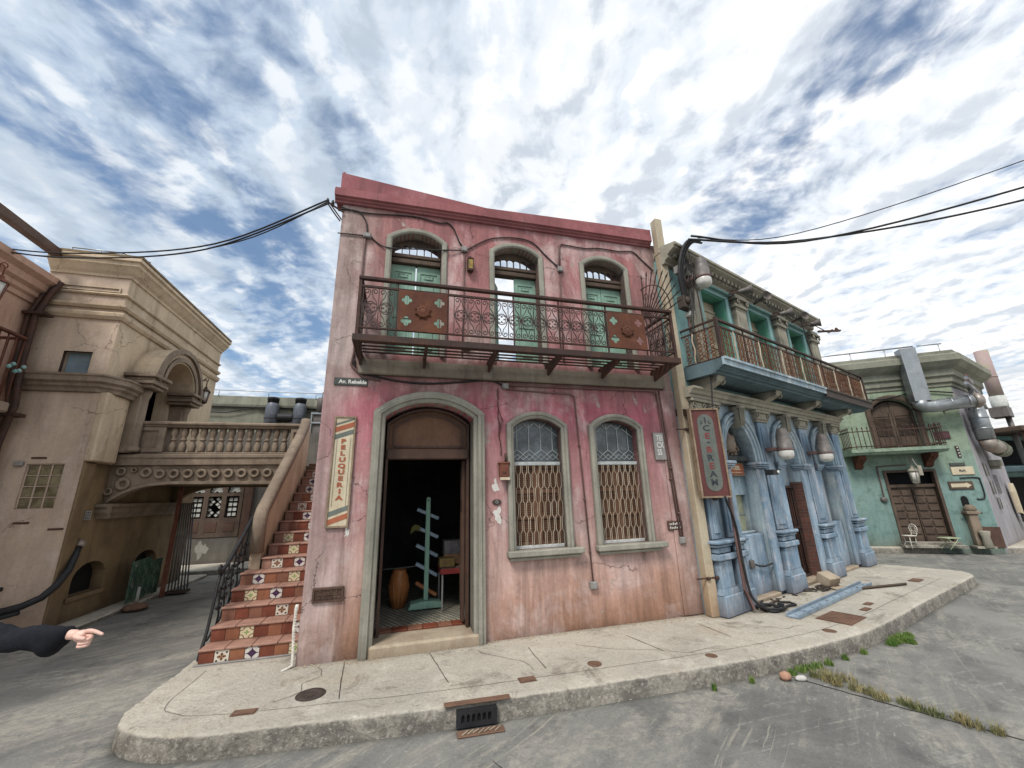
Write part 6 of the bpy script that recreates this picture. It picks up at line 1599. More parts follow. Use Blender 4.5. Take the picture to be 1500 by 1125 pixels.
# first-floor windows with deep green reveals
for k, (a, b) in enumerate(uw):
    mb = MB(); mb.box(a+.001,a+.02,yw-.002,yw+.335,3.46,5.0); mb.box(b-.02,b-.001,yw-.002,yw+.335,3.46,5.0); mb.box(a+.021,b-.021,yw-.002,yw+.335,5.0,5.019)
    w = mb.build('window', M['tealG'], bb)
    mb = MB(); mb.sweep([(a,3.46),(a,5.02),(b,5.02),(b,3.46)], [(0,0),(0,.03),(.03,.045),(.05,.03),(.065,.045),(.085,.03),(.085,0)], mk=lambda u,z,d: (u,yw-d,z)); mb.cbox(a-.12,b+.12,yw-.10,yw,5.09,5.13,.01); mb.build('surround', M['teal'], w)
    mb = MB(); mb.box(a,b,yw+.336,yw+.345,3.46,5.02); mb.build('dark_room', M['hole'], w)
    mb = MB(); mm = (a+b)/2
    for (x0, x1) in ((a+.022,mm-.002),(mm+.002,b-.022)):
        mb.plate([(x0,3.46),(x1,3.46),(x1,4.78),(x0,4.78)], [[(x0+.05,3.6),(x1-.05,3.6),(x1-.05,4.1),(x0+.05,4.1)],[(x0+.05,4.2),(x1-.05,4.2),(x1-.05,4.66),(x0+.05,4.66)]], yw+.19, yw+.22)
        for q in range(16):
            for z0 in (3.61,4.21): mb.box(x0+.051,x1-.051,yw+.195,yw+.215,z0+q*.03,z0+.02+q*.03)
    mb.box(a+.022,b-.022,yw+.18,yw+.24,4.79,4.84); mb.box(a+.022,b-.022,yw+.2,yw+.21,4.84,4.99)
    mb.build('shutter', M['cream'], w)
for (a, b) in ((.43,.72),(1.90,2.26),(3.55,3.92),(5.25,5.60)):
    mb = MB(); mb.cbox(a,b,yw-.09,yw+.02,3.455,4.86,.012); mb.cbox(a+.06,b-.06,yw-.105,yw-.08,3.7,4.78,.01); p = mb.build('pilaster', M['greytrim'], bb)
    mb = MB()
    for (e, y, z0, z1) in ((.0,.09,4.86,4.90),(.04,.12,4.90,4.97),(.015,.10,4.97,5.05),(.06,.15,5.05,5.10),(.03,.12,5.10,5.17)): mb.cbox(a-e,b+e,yw-y,yw+.02,z0,z1,.008)
    for s in (a+.02,b-.02): mb.tube([(q[0],yw-.14,q[1]) for q in spiral(s,4.99,.05,.012,0,7,14)],.014,5)
    mb.build('capital', M['greytrim'], p)
mb = MB(); mb.extr([(0,5.14),(.06,5.15),(.07,5.19),(.13,5.22),(.13,5.27),(.19,5.31),(.25,5.34),(.25,5.37),(.28,5.38),(.28,5.42),(.05,5.46),(0,5.46)], (U0-.06,yw,0),(U1-.22,yw,0),(0,-1,0)); mb.box(U0,U1-.25,yw,yw+.5,5.30,5.455)
for k in range(41): u = U0+.05+k*.13; mb.cbox(u,u+.06,yw-.19,yw-.06,5.235,5.30,.004)
mb.build('cornice', M['greytrim'], bb)
# lamps -------------------------------------------------------------------
def big_lamp(u, off, z, label):
    t = thing('industrial_lamp', label, 'lamp', B_(u, off, z), A_B, 'big industrial lamps on the blue front')
    mb = MB(); n = 15
    mb.lathe([(.125,.0),(.135,.02),(.125,.035),(.118,.16)]+[(.118-.002*k+(.006 if k%2 else 0),.16+.012*k) for k in range(8)]+[(.09,.33),(.075,.37),(.03,.39),(.01,.395)], n=20); mb.build('hood', M['lamphood'], t)
    mb = MB(); mb.lathe([(.115,.0),(.13,-.03),(.13,-.11),(.105,-.15),(.05,-.17),(.005,-.175)], n=18); mb.build('globe', M['lampglass'], t)
    mb = MB(); mb.box(-.14,.14,.10,off+.10,-.005,.045); mb.lathe([(.14,-.012),(.14,.012)], n=20); mb.build('bracket', M['conduit'], t)
    t.scale = (.88,.88,.92)
    return t
big_lamp(.30, .25, 4.84, 'large ribbed lamp with milky globe high up by the cornice above the blue balcony')
big_lamp(2.10, .17, 2.29, 'large ribbed lamp with milky globe at the second arch over the grille door')
big_lamp(3.74, .17, 2.29, 'large ribbed lamp with milky globe at the third arch near the far end')
def onB(name, label, cat, u, off, z, group=None, rz=0): return thing(name, label, cat, B_(u, off, z), A_B+rz, group)
t = onB('shop_sign', 'small orange painted board with cream letters under the first arch crest', 'sign', AC[0], -.30, 1.995)
mb = MB(); mb.cbox(-.33,.33,-.02,0,-.105,.105,.005); mb.build('board', M['woodframe'], t)
mb = MB(); mb.box(-.30,.30,-.024,-.021,-.08,.08); mb.build('panel', M['sigorange'], t)
mb = MB(); text_mesh(mb, 'EL VCEEL', -.24, -.005, .058, -.026, sx=1.35, bold=.004); mb.box(-.14,.24,-.026,-.0245,-.055,-.045); mb.build('lettering', M['sigcream'], t)
# ICE sign hung between the buildings
SO = P_(4.95, .31, 2.19)
t = thing('ice_sign', 'hanging red-brown sign with vertical ICE - BREAM lettering on a grey oval between the two buildings', 'sign', SO, A_P-R(12))
mb = MB(); hw, hh = .205, .60
mb.cbox(-hw+.012,hw-.012,-.03,.03,-hh+.012,hh-.012,.004); mb.build('board', M['redbrown'], t)
mb = MB(); mb.sweep([(-hw+.02,-hh+.02),(-hw+.02,hh-.02),(hw-.02,hh-.02),(hw-.02,-hh+.02)], [(0,-.035),(0,.045),(.022,.045),(.022,-.035)], closed=True); mb.build('frame', M['woodframe'], t)
ov = [(.115*math.cos(PI*k/12), .40+.12*math.sin(PI*k/12)) for k in range(13)]+[(-.115*math.cos(PI*k/12), -.40-.12*math.sin(PI*k/12)) for k in range(13)]
mb = MB(); mb.prism(ov, -.034, -.0305); mb.build('oval_field', M['signgrey'], t)
for k, (ch, m) in enumerate(zip('ICE-BREAM', (0,0,1,0,1,0,1,0,0))):
    mb = MB(); text_mesh(mb, ch, 0, .475-.108*k+(.0 if k < 3 else .03 if k == 3 else .028), .080, -.037, mat=m, vertical=True, step=.1, bold=.003, sx=1.3 if ch != 'M' else 1.15); mb.mi = [0]*len(mb.mi); mb.build('letter', M['signred' if m else 'signdark'], t)
mb = MB()
for s in (-1, 1): mb.tube([(q[0],-.036,q[1]) for q in spiral(s*.065,.40,.028,.008,PI/2,PI/2+s*5,10)],.004,4)
mb.build('scroll_ornament', M['signdark'], t)
for q in (((-.2,.05,.56),(-.25,.32,.62),.05,.10),((.0,.05,.60),(.10,.34,.60),.04,.05),((.05,.02,-.55),(.1,.2,-.62),.05)):
    mb = MB(); mb.bar(*q); mb.build('bracket', M['iron'], t)
# cables and gear on the left end of the blue front
def wire(name, label, cat, pts, r, mat='cable', n=6, group=None):
    P = [Vector(p) for p in pts]; o0 = P[0].copy(); Q = []
    for k in range(len(P)-1):
        p0 = P[max(0,k-1)]; p1 = P[k]; p2 = P[k+1]; p3 = P[min(len(P)-1,k+2)]
        for i in range(8):
            t = i/8; Q.append(.5*((2*p1)+(p2-p0)*t+(2*p0-5*p1+4*p2-p3)*t*t+(3*p1-p0-3*p2+p3)*t**3))
    Q.append(P[-1]); mb = MB(); mb.tube([q-o0 for q in Q], r, n)
    return tag(mb.build(name, M[mat]), label, cat, group, loc=o0)
wire('cable', 'black cord running from the roof wires down to the top of the hanging ice sign', 'cable', [P_(5.10,.40,5.30),P_(5.14,.40,4.2),P_(5.10,.42,3.3),P_(5.04,.42,2.80)], .011)
wire('cable', 'black cable dropping from the hanging ice sign to the coil on the pavement', 'cable', [P_(5.02,.40,1.60),B_(.37,.07,1.2),B_(.38,.08,.7),B_(.42,.10,.35),B_(.60,.16,.19),B_(.7,.1,.165)], .016)
t = onB('brown_conduit', 'flat brown conduit running down the first blue pedestal beside the black cable', 'conduit', .40, .02, .0)
mb = MB(); mb.cbox(-.03,.03,-.03,.0,.42,1.75,.008); mb.bar((0,-.015,.43),(.06,-.05,.2),.055,.03); mb.build('strip', M['conduit'], t)
t = onB('cable_coil', 'coil of thick black cable lying on the pavement before the first blue pedestal', 'cable', .80, .16, .152)
mb = MB(); Q = []
for k in range(70):
    a = 2*PI*k/26+.4; Q.append((-.02+.17*math.cos(a)+.04*math.sin(k*.2), .02+.13*math.sin(a)+.02*math.cos(k*.31), .018+.012*(k//26)))
Q += [(.25,-.06,.02),(.40,-.10,.018),(.47,.0,.018),(.40,.09,.018),(.26,.06,.02),(.22,-.03,.03)]
mb.tube(Q, .014, 6); mb.tube([(-.1,.1,.03),(.08,.2,.03),(.22,.24,.03)], .014, 6); mb.build('loops', M['black'], t)
for k, (dx, lab) in enumerate(((0,'outer'),(.05,'middle'),(.10,'inner'))):
    wire('cable', f'{lab} cable of the thick bundle curving over the top left corner of the blue front', 'cable', [B_(.35+dx,.25,5.52),B_(.12+dx,.22,5.46),B_(-.02+dx,.16,5.25),B_(-.08+dx,.10,4.9),B_(.0+dx,.06,4.55),B_(.06+dx,.05,4.4)], .024-.003*k)
rr = random.Random(5)
for k, lab in enumerate(('thinnest','second thin','slack')):
    wire('cable', f'{lab} black wire among the meter boxes at the top left of the blue front', 'cable', [B_(.02+.05*k,.12,5.3),B_(.10+.04*k,.14,5.0),B_(.0+.09*k,.13,4.8),B_(.10+.03*k,.14,4.55),B_(.03,.1,4.3-.2*k)], .009)
for (u, z, s, lab, mt) in ((.06,5.02,.11,'grey connection box high on the blue corner below the cable bundle','boxgrey'),(.06,4.45,.17,'dark meter box on the blue corner above the balcony','darkcover'),(.14,4.28,.06,'small white box under the dark meter box','letterwhite')):
    t = onB('meter_box', lab, 'meter box', u, -.04, z)
    mb = MB(); mb.cbox(-s*.5,s*.5,-.12,0,-s*.6,s*.6,.01); mb.build('case', M[mt], t)
    mb = MB(); mb.lathe([(s*.33,-.12),(s*.36,-.14),(s*.2,-.16),(.002,-.16)],(0,0,s*.1),12,'y'); mb.build('cap', M[mt], t)
wire('conduit', 'tall dark conduit rising past the blue balcony corner to the roof', 'conduit', [B_(.16,.0,3.6),B_(.15,.0,4.3),B_(.13,.0,5.0),B_(.12,.05,5.3)], .02, 'conduit')
# horn speakers and camera-like lamps along the cornice
def horn(u, z, rz, label, s=1.0):
    t = onB('loudspeaker', label, 'loudspeaker', u, .16, z, 'small loudspeakers below the blue cornice', rz)
    mb = MB(); mb.lathe([(.03*s,.05),(.045*s,.0),(.05*s,-.06*s),(.085*s,-.15*s),(.09*s,-.16*s)], n=14, axis='y', cap=False); mb.lathe([(.085*s,-.155*s),(.04*s,-.10*s),(.004,-.11*s)], n=14, axis='y', cap=False); mb.build('horn', M['lamphood'], t)
    mb = MB(); mb.box(-.012,.012,.02,.2,-.012,.02); mb.tube([(0,.05,0),(0,.10,.06),(0,.16,.04)],.01,5); mb.build('arm', M['iron'], t)
for (u, z, rz, lab) in ((1.72,5.06,.5,'loudspeaker right of the first green window'),(2.45,5.10,-.5,'loudspeaker at the upper left of the middle green window'),(3.30,5.02,.5,'loudspeaker at the upper right of the middle green window'),(4.10,5.10,-.5,'loudspeaker at the upper left of the last green window'),(4.75,5.12,.3,'loudspeaker above the last green window')):
    horn(u, z, rz, lab)
wire('cable', 'wire sagging between the loudspeakers under the blue cornice', 'cable', [B_(1.8,.1,5.10),B_(2.1,.16,5.02),B_(2.5,.14,5.12),B_(2.9,.12,5.06),B_(3.3,.14,5.08),B_(3.7,.16,4.98),B_(4.1,.14,5.12),B_(4.9,.2,5.08),B_(5.5,.22,5.05)], .010)
wire('cable', 'thin wire hanging down beside the last green window', 'cable', [B_(4.0,.2,5.15),B_(4.05,.22,4.7),B_(4.1,.24,4.0)], .012)
t = onB('wall_bracket', 'dark iron arm sticking out from the far end of the blue cornice', 'bracket', 5.55, .1, 5.08)
mb = MB(); mb.bar((-.3,0,0),(.25,-.25,.05),.04); mb.bar((.1,-.1,.04),(.3,-.1,.14),.03); mb.lathe([(.02,-.05),(.04,0),(.02,.05)],(.2,-.2,.08),8); mb.build('arm', M['iron'], t)
t = onB('wall_socket', 'dark socket box with a short lead on the apron wall of the first arch', 'socket', 1.14, -.21, .62)
mb = MB(); mb.cbox(-.05,.05,-.035,0,-.05,.06,.006); mb.build('box', M['lamphood'], t)
mb = MB(); mb.tube([(.05,-.03,.0),(.15,-.04,-.03),(.3,-.05,-.05),(.50,-.07,-.03)],.012,6); mb.build('lead', M['cable'], t)
t = onB('door_camera', 'small dark box with a white lens on the first right impost', 'camera', AC[0]+AH+.09, .06, 1.93)
mb = MB(); mb.cbox(-.12,.06,-.06,.06,-.04,.04,.006); mb.build('body', M['black'], t)
mb = MB(); mb.lathe([(.025,-.06),(.028,-.075),(.005,-.085)],(.03,0,0),10,'y'); mb.build('lens', M['letterwhite'], t)
# scrap on the pavement
def flat_beam(name, label, a, b, w, h, mat, cat):
    a, b = Vector(a), Vector(b); L = (b-a).length; rz = math.atan2(b.y-a.y, b.x-a.x)
    mb = MB(); mb.box(0,L,-w/2,w/2,0,.012); mb.box(0,L,-w/2,-w/2+.012,.013,h); mb.box(0,L,w/2-.012,w/2,.013,h)
    for k in range(int(L/.25)): mb.lathe([(.018,.0125),(.018,.02),(.004,.022)],(.12+.25*k,0,0),8)
    return tag(mb.build(name, M[mat]), label, cat, loc=(a.x,a.y,.153), rz=rz)
flat_beam('steel_channel', 'long pale blue steel channel lying on the pavement before the blue arches', (3.36,5.47,0), (5.62,7.06,0), .15, .045, 'bluebeam', 'beam')
t = tag((lambda m: (m.tube([(0,0,.02),(.5,.12,.018),(.95,.22,.02)],.018,6), m.build('stick', M['darkwood']))[1])(MB()), 'dark wooden stick lying beyond the far end of the steel channel', 'stick', loc=(5.2,6.72,.153))
t = thing('cardboard_box', 'crumpled open cardboard box lying before the grille door', 'box', (4.95,7.02,.153), .4)
mb = MB(); mb.xf = Matrix.Rotation(R(24),4,'X'); mb.cbox(-.15,.12,-.10,.10,.05,.20,.008); mb.xf = None; mb.build('carton', M['thresh'], t)
mb = MB(); mb.quad((-.15,-.12,.02),(.05,-.12,.02),(.02,-.28,.05),(-.18,-.25,.01)); mb.quad((.12,-.1,.1),(.12,.1,.18),(.24,.08,.07),(.22,-.1,.03)); mb.build('flap', M['thresh'], t)
t = thing('scrap_pile', 'dark heap of rags and sticks beside the cardboard box', 'scrap', (4.75,6.80,.153), .3)
mb = MB(); rr = random.Random(9)
for k in range(16):
    x, y = rr.uniform(-.25,.25), rr.uniform(-.08,.08); a = rr.uniform(0,3); mb.bar((x,y,.015+.01*(k%3)),(x+.16*math.cos(a),y+.08*math.sin(a),.02+.02*rr.random()),.03,.014)
mb.build('stick', M['darkcover'], t)
tag((lambda m: (m.tube([(0,0,.012),(.18,.1,.02),(.36,.16,.012)],.014,6), m.build('stick', M['darkwood']))[1])(MB()), 'short brown stick lying behind the cable coil', 'stick', loc=tuple(B_(.92,.05,.153)), rz=A_B-.3)
for k in range(5):
    q = B_(1.1+.17*k, -.02-.03*(k%2), .153); mb = MB(); mb.bar((0,0,.006),(.07,.02*(k%3),.008),.02,.008)
    tag(mb.build('wood_chip', M['darkcover']), 'tiny dark wood chip on the pavement along the first blue arch', 'wood chip', 'wood chips along the first arch', loc=q, rz=k*1.3)
# ------------------------------------------------------------------ mint building across the street
gbld = thing('mint_building', 'mint green corner building with shuttered balcony window and big dark timber door', 'building', O_G, A_G)
cu = 2.43; GL = -6.5; sa_ = R(32+19)          # side wall angle in the local frame
def gs(a, off, z):
    a *= 1.4
    return (cu+a*math.cos(sa_)+off*math.sin(sa_), a*math.sin(sa_)-off*math.cos(sa_), z)   # point on the side wall, off = proud of it
wo = loop(arch(.55,1.52,2.62,3.66,3.96,14)); dr_o = [(.46,.15),(1.56,.15),(1.56,2.05),(.46,2.05)]
mb = MB(); mb.plate([(GL,0),(cu,0),(cu,4.75),(GL,4.75)], [wo, dr_o], 0, .35); mb.box(GL,cu,.36,3.5,4.5,4.74); mb.build('wall', M['mint'], gbld)
mb = MB(); i = [gs(0,0,0), gs(2.3,0,0), gs(2.3,0,4.75), gs(0,0,4.75)]; j = [gs(0.1,-.3,0), gs(2.3,-.3,0), gs(2.3,-.3,4.75), gs(.1,-.3,4.75)]
def slab(mb, A, B):
    a = [mb.V(p) for p in A]; b = [mb.V(p) for p in B]; n = len(A); mb.F(a); mb.F(b[::-1])
    for k in range(n): m = (k+1)%n; mb.F([a[m],a[k],b[k],b[m]])
slab(mb, i, j); mb.build('side_wall', M['whitewall'], gbld)
mb = MB(); mb.box(cu-.34,cu+.02,-.02,.3,.15,.62); mb.build('plinth', M['brownwood'], gbld)
prof = [(0,4.18),(.03,4.20),(.03,4.28),(.08,4.31),(.08,4.44),(.14,4.48),(.14,4.64),(.26,4.71),(.34,4.79),(.38,4.83),(.38,4.99),(.34,5.03),(0,5.13)]
mb = MB(); n = len(prof); h2 = sa_/2
A = [mb.V((GL,-d,h)) for d,h in prof]; B__ = [mb.V((cu+d*math.tan(h2),-d,h)) for d,h in prof]; C_ = [mb.V(gs(2.35,d,h)) for d,h in prof]
for X_, Y_ in ((A,B__),(B__,C_)):
    for j_ in range(n-1): mb.F([X_[j_],Y_[j_],Y_[j_+1],X_[j_+1]])
mb.F(A); mb.F(C_[::-1]); mb.build('cornice', M['eave'], gbld)
mb = MB(); slab(mb, [(GL,-.3,5.12),(cu+.1,-.3,5.12),gs(2.35,.3,5.12),(cu+1,3.4,5.12),(GL,3.4,5.12)], [(GL,-.3,5.01),(cu+.1,-.3,5.01),gs(2.35,.3,5.01),(cu+1,3.4,5.01),(GL,3.4,5.01)]); rf = mb.build('roof', M['eave'], gbld)
mb = MB(); mb.tube([(-1.6,-.1,5.38),(1.85,-.1,5.38)],.022,5); mb.tube([(1.95,-.1,5.38),(2.5,-.05,5.38)],.018,5)
for u in (-1.4,-.5,.4,1.2,1.85,2.4): mb.tube([(u,-.1,4.9),(u,-.1,5.38)],.014,5)
mb.build('roof_rail', M['galv'], rf)
mb = MB(); mb.sweep(arch(.55,1.52,2.62,3.66,3.96,16), [(0,0),(0,.03),(.04,.05),(.10,.05),(.12,.02),(.12,0)], mk=lambda u,z,d: (u,-d,z)); w = mb.build('window', M['darkwood'], gbld)
for (a, b) in ((.56,1.03),(1.04,1.51)):
    mb = MB(); c0 = 3.66
    top = [(a+(b-a)*k/8, 3.62+.30*math.sin(PI*(a+(b-a)*k/8-.53)/1.01)) for k in range(9)]
    mb.prism([(a,2.62),(b,2.62)]+top[::-1], .10, .14)
    mb.cbox(a+.06,b-.06,.08,.10,2.68,2.92,.01); mb.cbox(a+.06,b-.06,.085,.10,3.50,3.62,.008)
    for q in range(15): mb.bar((a+.06,.09,2.99+.033*q),(b-.06,.09,2.99+.033*q),.03,.014)
    mb.box(a,a+.05,.075,.10,2.62,3.6); mb.box(b-.05,b,.075,.10,2.62,3.6)
    mb.build('shutter', M['darkwood'], w)
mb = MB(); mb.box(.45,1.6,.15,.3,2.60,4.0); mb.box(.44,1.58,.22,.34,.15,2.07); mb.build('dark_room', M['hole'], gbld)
# balcony
mb = MB(); mb.extr([(0,2.45),(.50,2.46),(.52,2.50),(.58,2.52),(.58,2.60),(0,2.61)], (-.32,0,0),(1.70,0,0),(0,-1,0)); bal_ = mb.build('balcony', M['mint'], gbld)
for u in (-.05,1.45):
    mb = MB(); mb.prism([(0,2.10),(-.10,2.14),(-.16,2.24),(-.30,2.30),(-.40,2.36),(-.42,2.45),(0,2.45)], u-.08, u+.08, mk=lambda y,z,u_: (u_,y,z)); mb.tube([(u,p[0],p[1]) for p in spiral(-.33,2.36,.07,.02,0,6,12)],.04,6); mb.build('console', M['corten'], bal_)
mb = MB(); yf = -.55
for z in (2.66,3.06): mb.box(-.30,1.68,yf-.01,yf+.01,z,z+.025)
for u in (-.30,1.66):
    for z in (2.66,3.06): mb.box(u,u+.02,yf,0,z,z+.025)
def bar_(x, y):
    mb.tube([(x,y,2.61),(x,y,3.12)],.010,4); mb.lathe([(.006,3.12),(.018,3.15),(.002,3.21)],(x,y,0),5)
for k in range(19): bar_(-.29+.1083*k, yf)
for k in range(1,6):
    for u in (-.29,1.67): bar_(u, yf+.09*k)
mb.build('railing', M['iron'], bal_)
# door
mb = MB(); mb.sweep([(.46,.15),(.46,2.05),(1.56,2.05),(1.56,.15)], [(-.06,.02),(-.06,-.12),(0,-.12),(.0,.035),(-.06,.035)], mk=lambda u,z,d: (u,-d,z)); dd = mb.build('door', M['darkwood'], gbld)
mb = MB(); mb.cbox(.52,1.50,.04,.14,1.60,1.68,.01); mb.build('transom', M['darkwood'], dd)
for (a, b) in ((.53,1.0),(1.02,1.49)):
    mb = MB(); mb.box(a,b,.10,.14,.2,1.60)
    for r in range(7):
        for c_ in range(2): mb.cbox(a+.02+(b-a-.02)*c_/2,a-.0+(b-a)*(c_+1)/2-.02,.075,.10,.25+.19*r,.40+.19*r,.012)
    mb.build('door_leaf', M['darkwood'], dd)
mb = MB(); mb.box(.40,1.62,-.28,0,.15,.21); mb.box(.44,1.58,-.14,0,.211,.27); mb.build('doorstep', M['pave'], gbld)
def onG(name, label, cat, u, off, z, group=None, rz=0): return thing(name, label, cat, G_(u, off, z), A_G+rz, group)
def onS(name, label, cat, a, off, z): 
    p = gs(a, off, z); return thing(name, label, cat, FG @ Vector(p), A_G+sa_)
lantern('wall_lantern', 'large pale lantern hanging over the dark timber door of the mint building', G_(.98,.28,2.0), A_G+R(90), 1.35, True, 'greytrim')
# galvanised duct over the front
t = onG('vent_duct', 'galvanised duct dropping from the mint roof and bending along the wall to the corner', 'duct', 0, 0, 0)
mb = MB(); mb.box(1.35,1.69,-.50,-.22,3.78,5.24) ; mb.build('drop', M['galv'], t)
mb = MB(); mb.tube([(1.50,-.36,3.80),(1.51,-.36,3.70),(1.58,-.36,3.64),(1.72,-.36,3.63),(2.55,-.34,3.70)], .16, 14)
for u in (1.75,2.1,2.45): mb.lathe([(.158,-.02),(.158,.02)],(u,-.355,3.63+.08*(u-1.6)),14,'x')
mb.build('elbow', M['galv'], t)
mb = MB(); mb.lathe([(.155,-.05),(.19,.0),(.19,.06),(.15,.12)],(2.62,-.33,3.70),16,'x'); mb.build('collar', M['rustduct'], t)
mb = MB(); mb.box(1.48,1.52,-.36,0,3.62,3.66); mb.build('bracket', M['iron'], t)
mb = MB(); mb.box(2.1,2.14,-.36,0,3.52,3.56); mb.build('bracket', M['iron'], t)
t = onG('vent_duct', 'fat galvanised duct stacks and rusty elbows on the pale side wall of the mint building', 'duct', 0, 0, 0)
mb = MB(); mb.tube([gs(.25,.24,3.5),gs(.22,.25,3.2),gs(.24,.25,2.75)],.175,14); mb.lathe([(.184,-.02),(.184,.02)],gs(.23,.25,3.3),14); mb.lathe([(.184,-.02),(.184,.02)],gs(.23,.25,3.02),14); mb.build('stack', M['galv'], t)
mb = MB(); mb.tube([gs(.62,.18,3.7),gs(.6,.18,3.35),gs(.62,.18,3.0)],.15,14); mb.build('stack', M['galv'], t)
mb = MB(); mb.tube([gs(.24,.25,2.76),gs(.27,.26,2.62),gs(.40,.28,2.56),gs(.85,.28,2.56)],.16,14); mb.build('elbow', M['rustduct'], t)
mb = MB(); mb.tube([gs(.86,.28,2.56),gs(1.2,.26,2.52)],.20,12); mb.lathe([(.21,-.03),(.21,.03)],gs(.86,.28,2.56),14,'x'); mb.build('outlet', M['eave'], t)
t = onS('roof_pipes', 'tangle of grey pipes along the cornice at the mint corner', 'pipes', .3, .15, 4.2)
for k in range(4):
    mb = MB(); mb.tube([(-.9-.1*k,-.25,.12-.08*k),(-.2,-.2,.10-.08*k),(.0,-.12,.06-.08*k),(.9,-.10,-.03-.09*k),(1.3,-.1,-.25-.09*k)], .03+.012*(k%2), 7); mb.build('pipe', M['galv' if k % 2 else 'conduit'], t)
for k in range(3):
    mb = MB(); mb.tube([(.15+.25*k,-.06,.0),(.22+.25*k,-.07,-.4),(.25+.25*k,-.05,-.75)],.025,6); mb.build('riser', M['galv'], t)
wire('cable', 'cables sagging across the mint front under the cornice', 'cable', [G_(-1.2,.06,4.0),G_(.2,.05,4.02),G_(.9,.05,3.98),G_(1.7,.05,4.1),G_(2.4,.06,4.0)], .018)
wire('conduit', 'thin dark conduit running over the mint door to its junction box', 'conduit', [G_(1.0,.03,2.18),G_(.42,.03,2.16),G_(.36,.03,2.10),G_(.34,.03,1.36)], .014, 'conduit')
t = onG('junction_box', 'round grey junction box left of the mint timber door', 'junction box', .32, 0, 1.31)
mb = MB(); mb.lathe([(.07,0),(.07,-.05),(.05,-.07),(.004,-.07)],n=12,axis='y'); mb.build('box', M['lamphood'], t)
for (nm, lab, u, z, sx, sz, mt, txt) in (('wall_sign','dark oxblood plaque high on the mint wall right of the balcony',1.92,2.90,.16,.10,'oxblood',None),
        ('wall_sign','narrow dark green strip sign on the mint wall above the cream arrow boards',2.04,2.14,.15,.04,'platedark',None),
        ('wall_sign','cream wooden board with small dark RIA lettering on the mint wall',2.10,1.98,.22,.10,'sigcream','RIA'),
        ('wall_sign','dark sign with a cream arrow pointing right on the mint wall',1.98,1.62,.24,.10,'darkwood','>')):
    t = onG(nm, lab, 'sign', u, 0, z); mb = MB(); mb.cbox(-sx,sx,-.03,0,-sz,sz,.006); mb.build('board', M[mt], t)
    mb = MB()
    if txt == 'RIA': text_mesh(mb, 'RIA', -.07, -.025, .055, -.032, sx=1.1, bold=.003); mb.build('lettering', M['signdark'], t)
    elif txt == '>': mb.prism([(-.20,-.045),(.10,-.045),(.10,-.07),(.20,0),(.10,.07),(.10,.045),(-.20,.045)], -.034, -.031); mb.build('arrow', M['sigcream'], t)
    elif mt == 'oxblood': mb.cbox(-sx+.02,sx-.02,-.036,-.03,-sz+.02,sz-.02,.003); mb.build('panel', M['oxblood'], t)
t = onG('dice_plaque', 'narrow tilted dark plaque with four pale dots on the mint wall', 'plaque', 2.14, 0, 2.46)
mb = MB(); mb.cbox(-.035,.035,-.025,0,-.15,.15,.005); mb.build('plate', M['darkcover'], t)
mb = MB()
for k in range(4): mb.lathe([(.016,-.025),(.016,-.03),(.002,-.031)],(0,0,-.11+.073*k),8,'y')
mb.build('dot', M['letterwhite'], t)
wire('conduit', 'bent conduit below the signs at the mint corner', 'conduit', [G_(2.0,.02,1.80),G_(2.34,.02,1.80),G_(2.38,.02,1.70),G_(2.36,.02,1.32),G_(2.2,.02,1.28)], .014, 'cable')
# wall fountain
t = onG('wall_fountain', 'grey stone wall fountain with small arched niche and basin on the mint wall', 'fountain', 1.96, .0, .15)
mb = MB(); mb.prism([(-.07,.98),(.07,.98),(.07,1.12)]+[(.07*math.cos(PI*k/8),1.12+.09*math.sin(PI*k/8)) for k in range(1,9)], -.012, -.004); mb.build('niche', M['hole'], t)
mb = MB(); mb.cbox(-.09,.09,-.16,0,.05,.86,.015); mb.cbox(-.13,.13,-.2,0,.78,.86,.012); mb.lathe([(.10,.86),(.12,.90),(.09,.96),(.06,1.0)],(0,-.1,0),12); mb.build('body', M['stone'], t)
mb = MB(); mb.lathe([(.06,.0),(.09,.03),(.07,.25),(.10,.38),(.09,.40)],(.04,-.26,0),14); mb.box(-.18,.18,-.28,-.02,.0,.05); mb.build('basin', M['greytrim'], t)
mb = MB(); mb.tube([(-.2,-.12,.80),(.2,-.12,.80)],.016,6); mb.build('tap_bar', M['iron'], t)
# cafe furniture
def cafe_chair(p, rz, label, group=None):
    t = thing('cafe_chair', label, 'chair', p, rz, group)
    mb = MB(); mb.lathe([(.17,.43),(.175,.44),(.17,.455),(.0,.457)], n=18); mb.build('seat', M['chairwhite'], t)
    mb = MB(); mb.tube([(.13*math.cos(a),.16+.02,.68+.17*math.sin(a)) for a in [2*PI*k/18 for k in range(18)]], .013, 6, closed=True)
    mb.tube([(.07*math.cos(a),.18,.68+.09*math.sin(a)) for a in [2*PI*k/14 for k in range(14)]], .010, 5, closed=True)
    for k in range(8): a = 2*PI*k/8; mb.tube([(.07*math.cos(a),.18,.68+.09*math.sin(a)),(.13*math.cos(a),.18,.68+.17*math.sin(a))],.009,5)
    for s in (-1,1): mb.tube([(s*.08,.15,.44),(s*.09,.18,.54)],.012,5)
    mb.build('backrest', M['chairwhite'], t)
    for k in range(4):
        a = PI/4+k*PI/2; mb = MB(); mb.tube([(.13*math.cos(a),.13*math.sin(a),.44),(.12*math.cos(a),.12*math.sin(a),.2),(.20*math.cos(a),.20*math.sin(a),.0)],.012,5); mb.build('leg', M['chairwhite'], t)
    mb = MB(); mb.tube([(.12*math.cos(a),.12*math.sin(a),.22) for a in [2*PI*k/14 for k in range(14)]],.009,5,closed=True); mb.build('stretcher', M['chairwhite'], t)
    return t
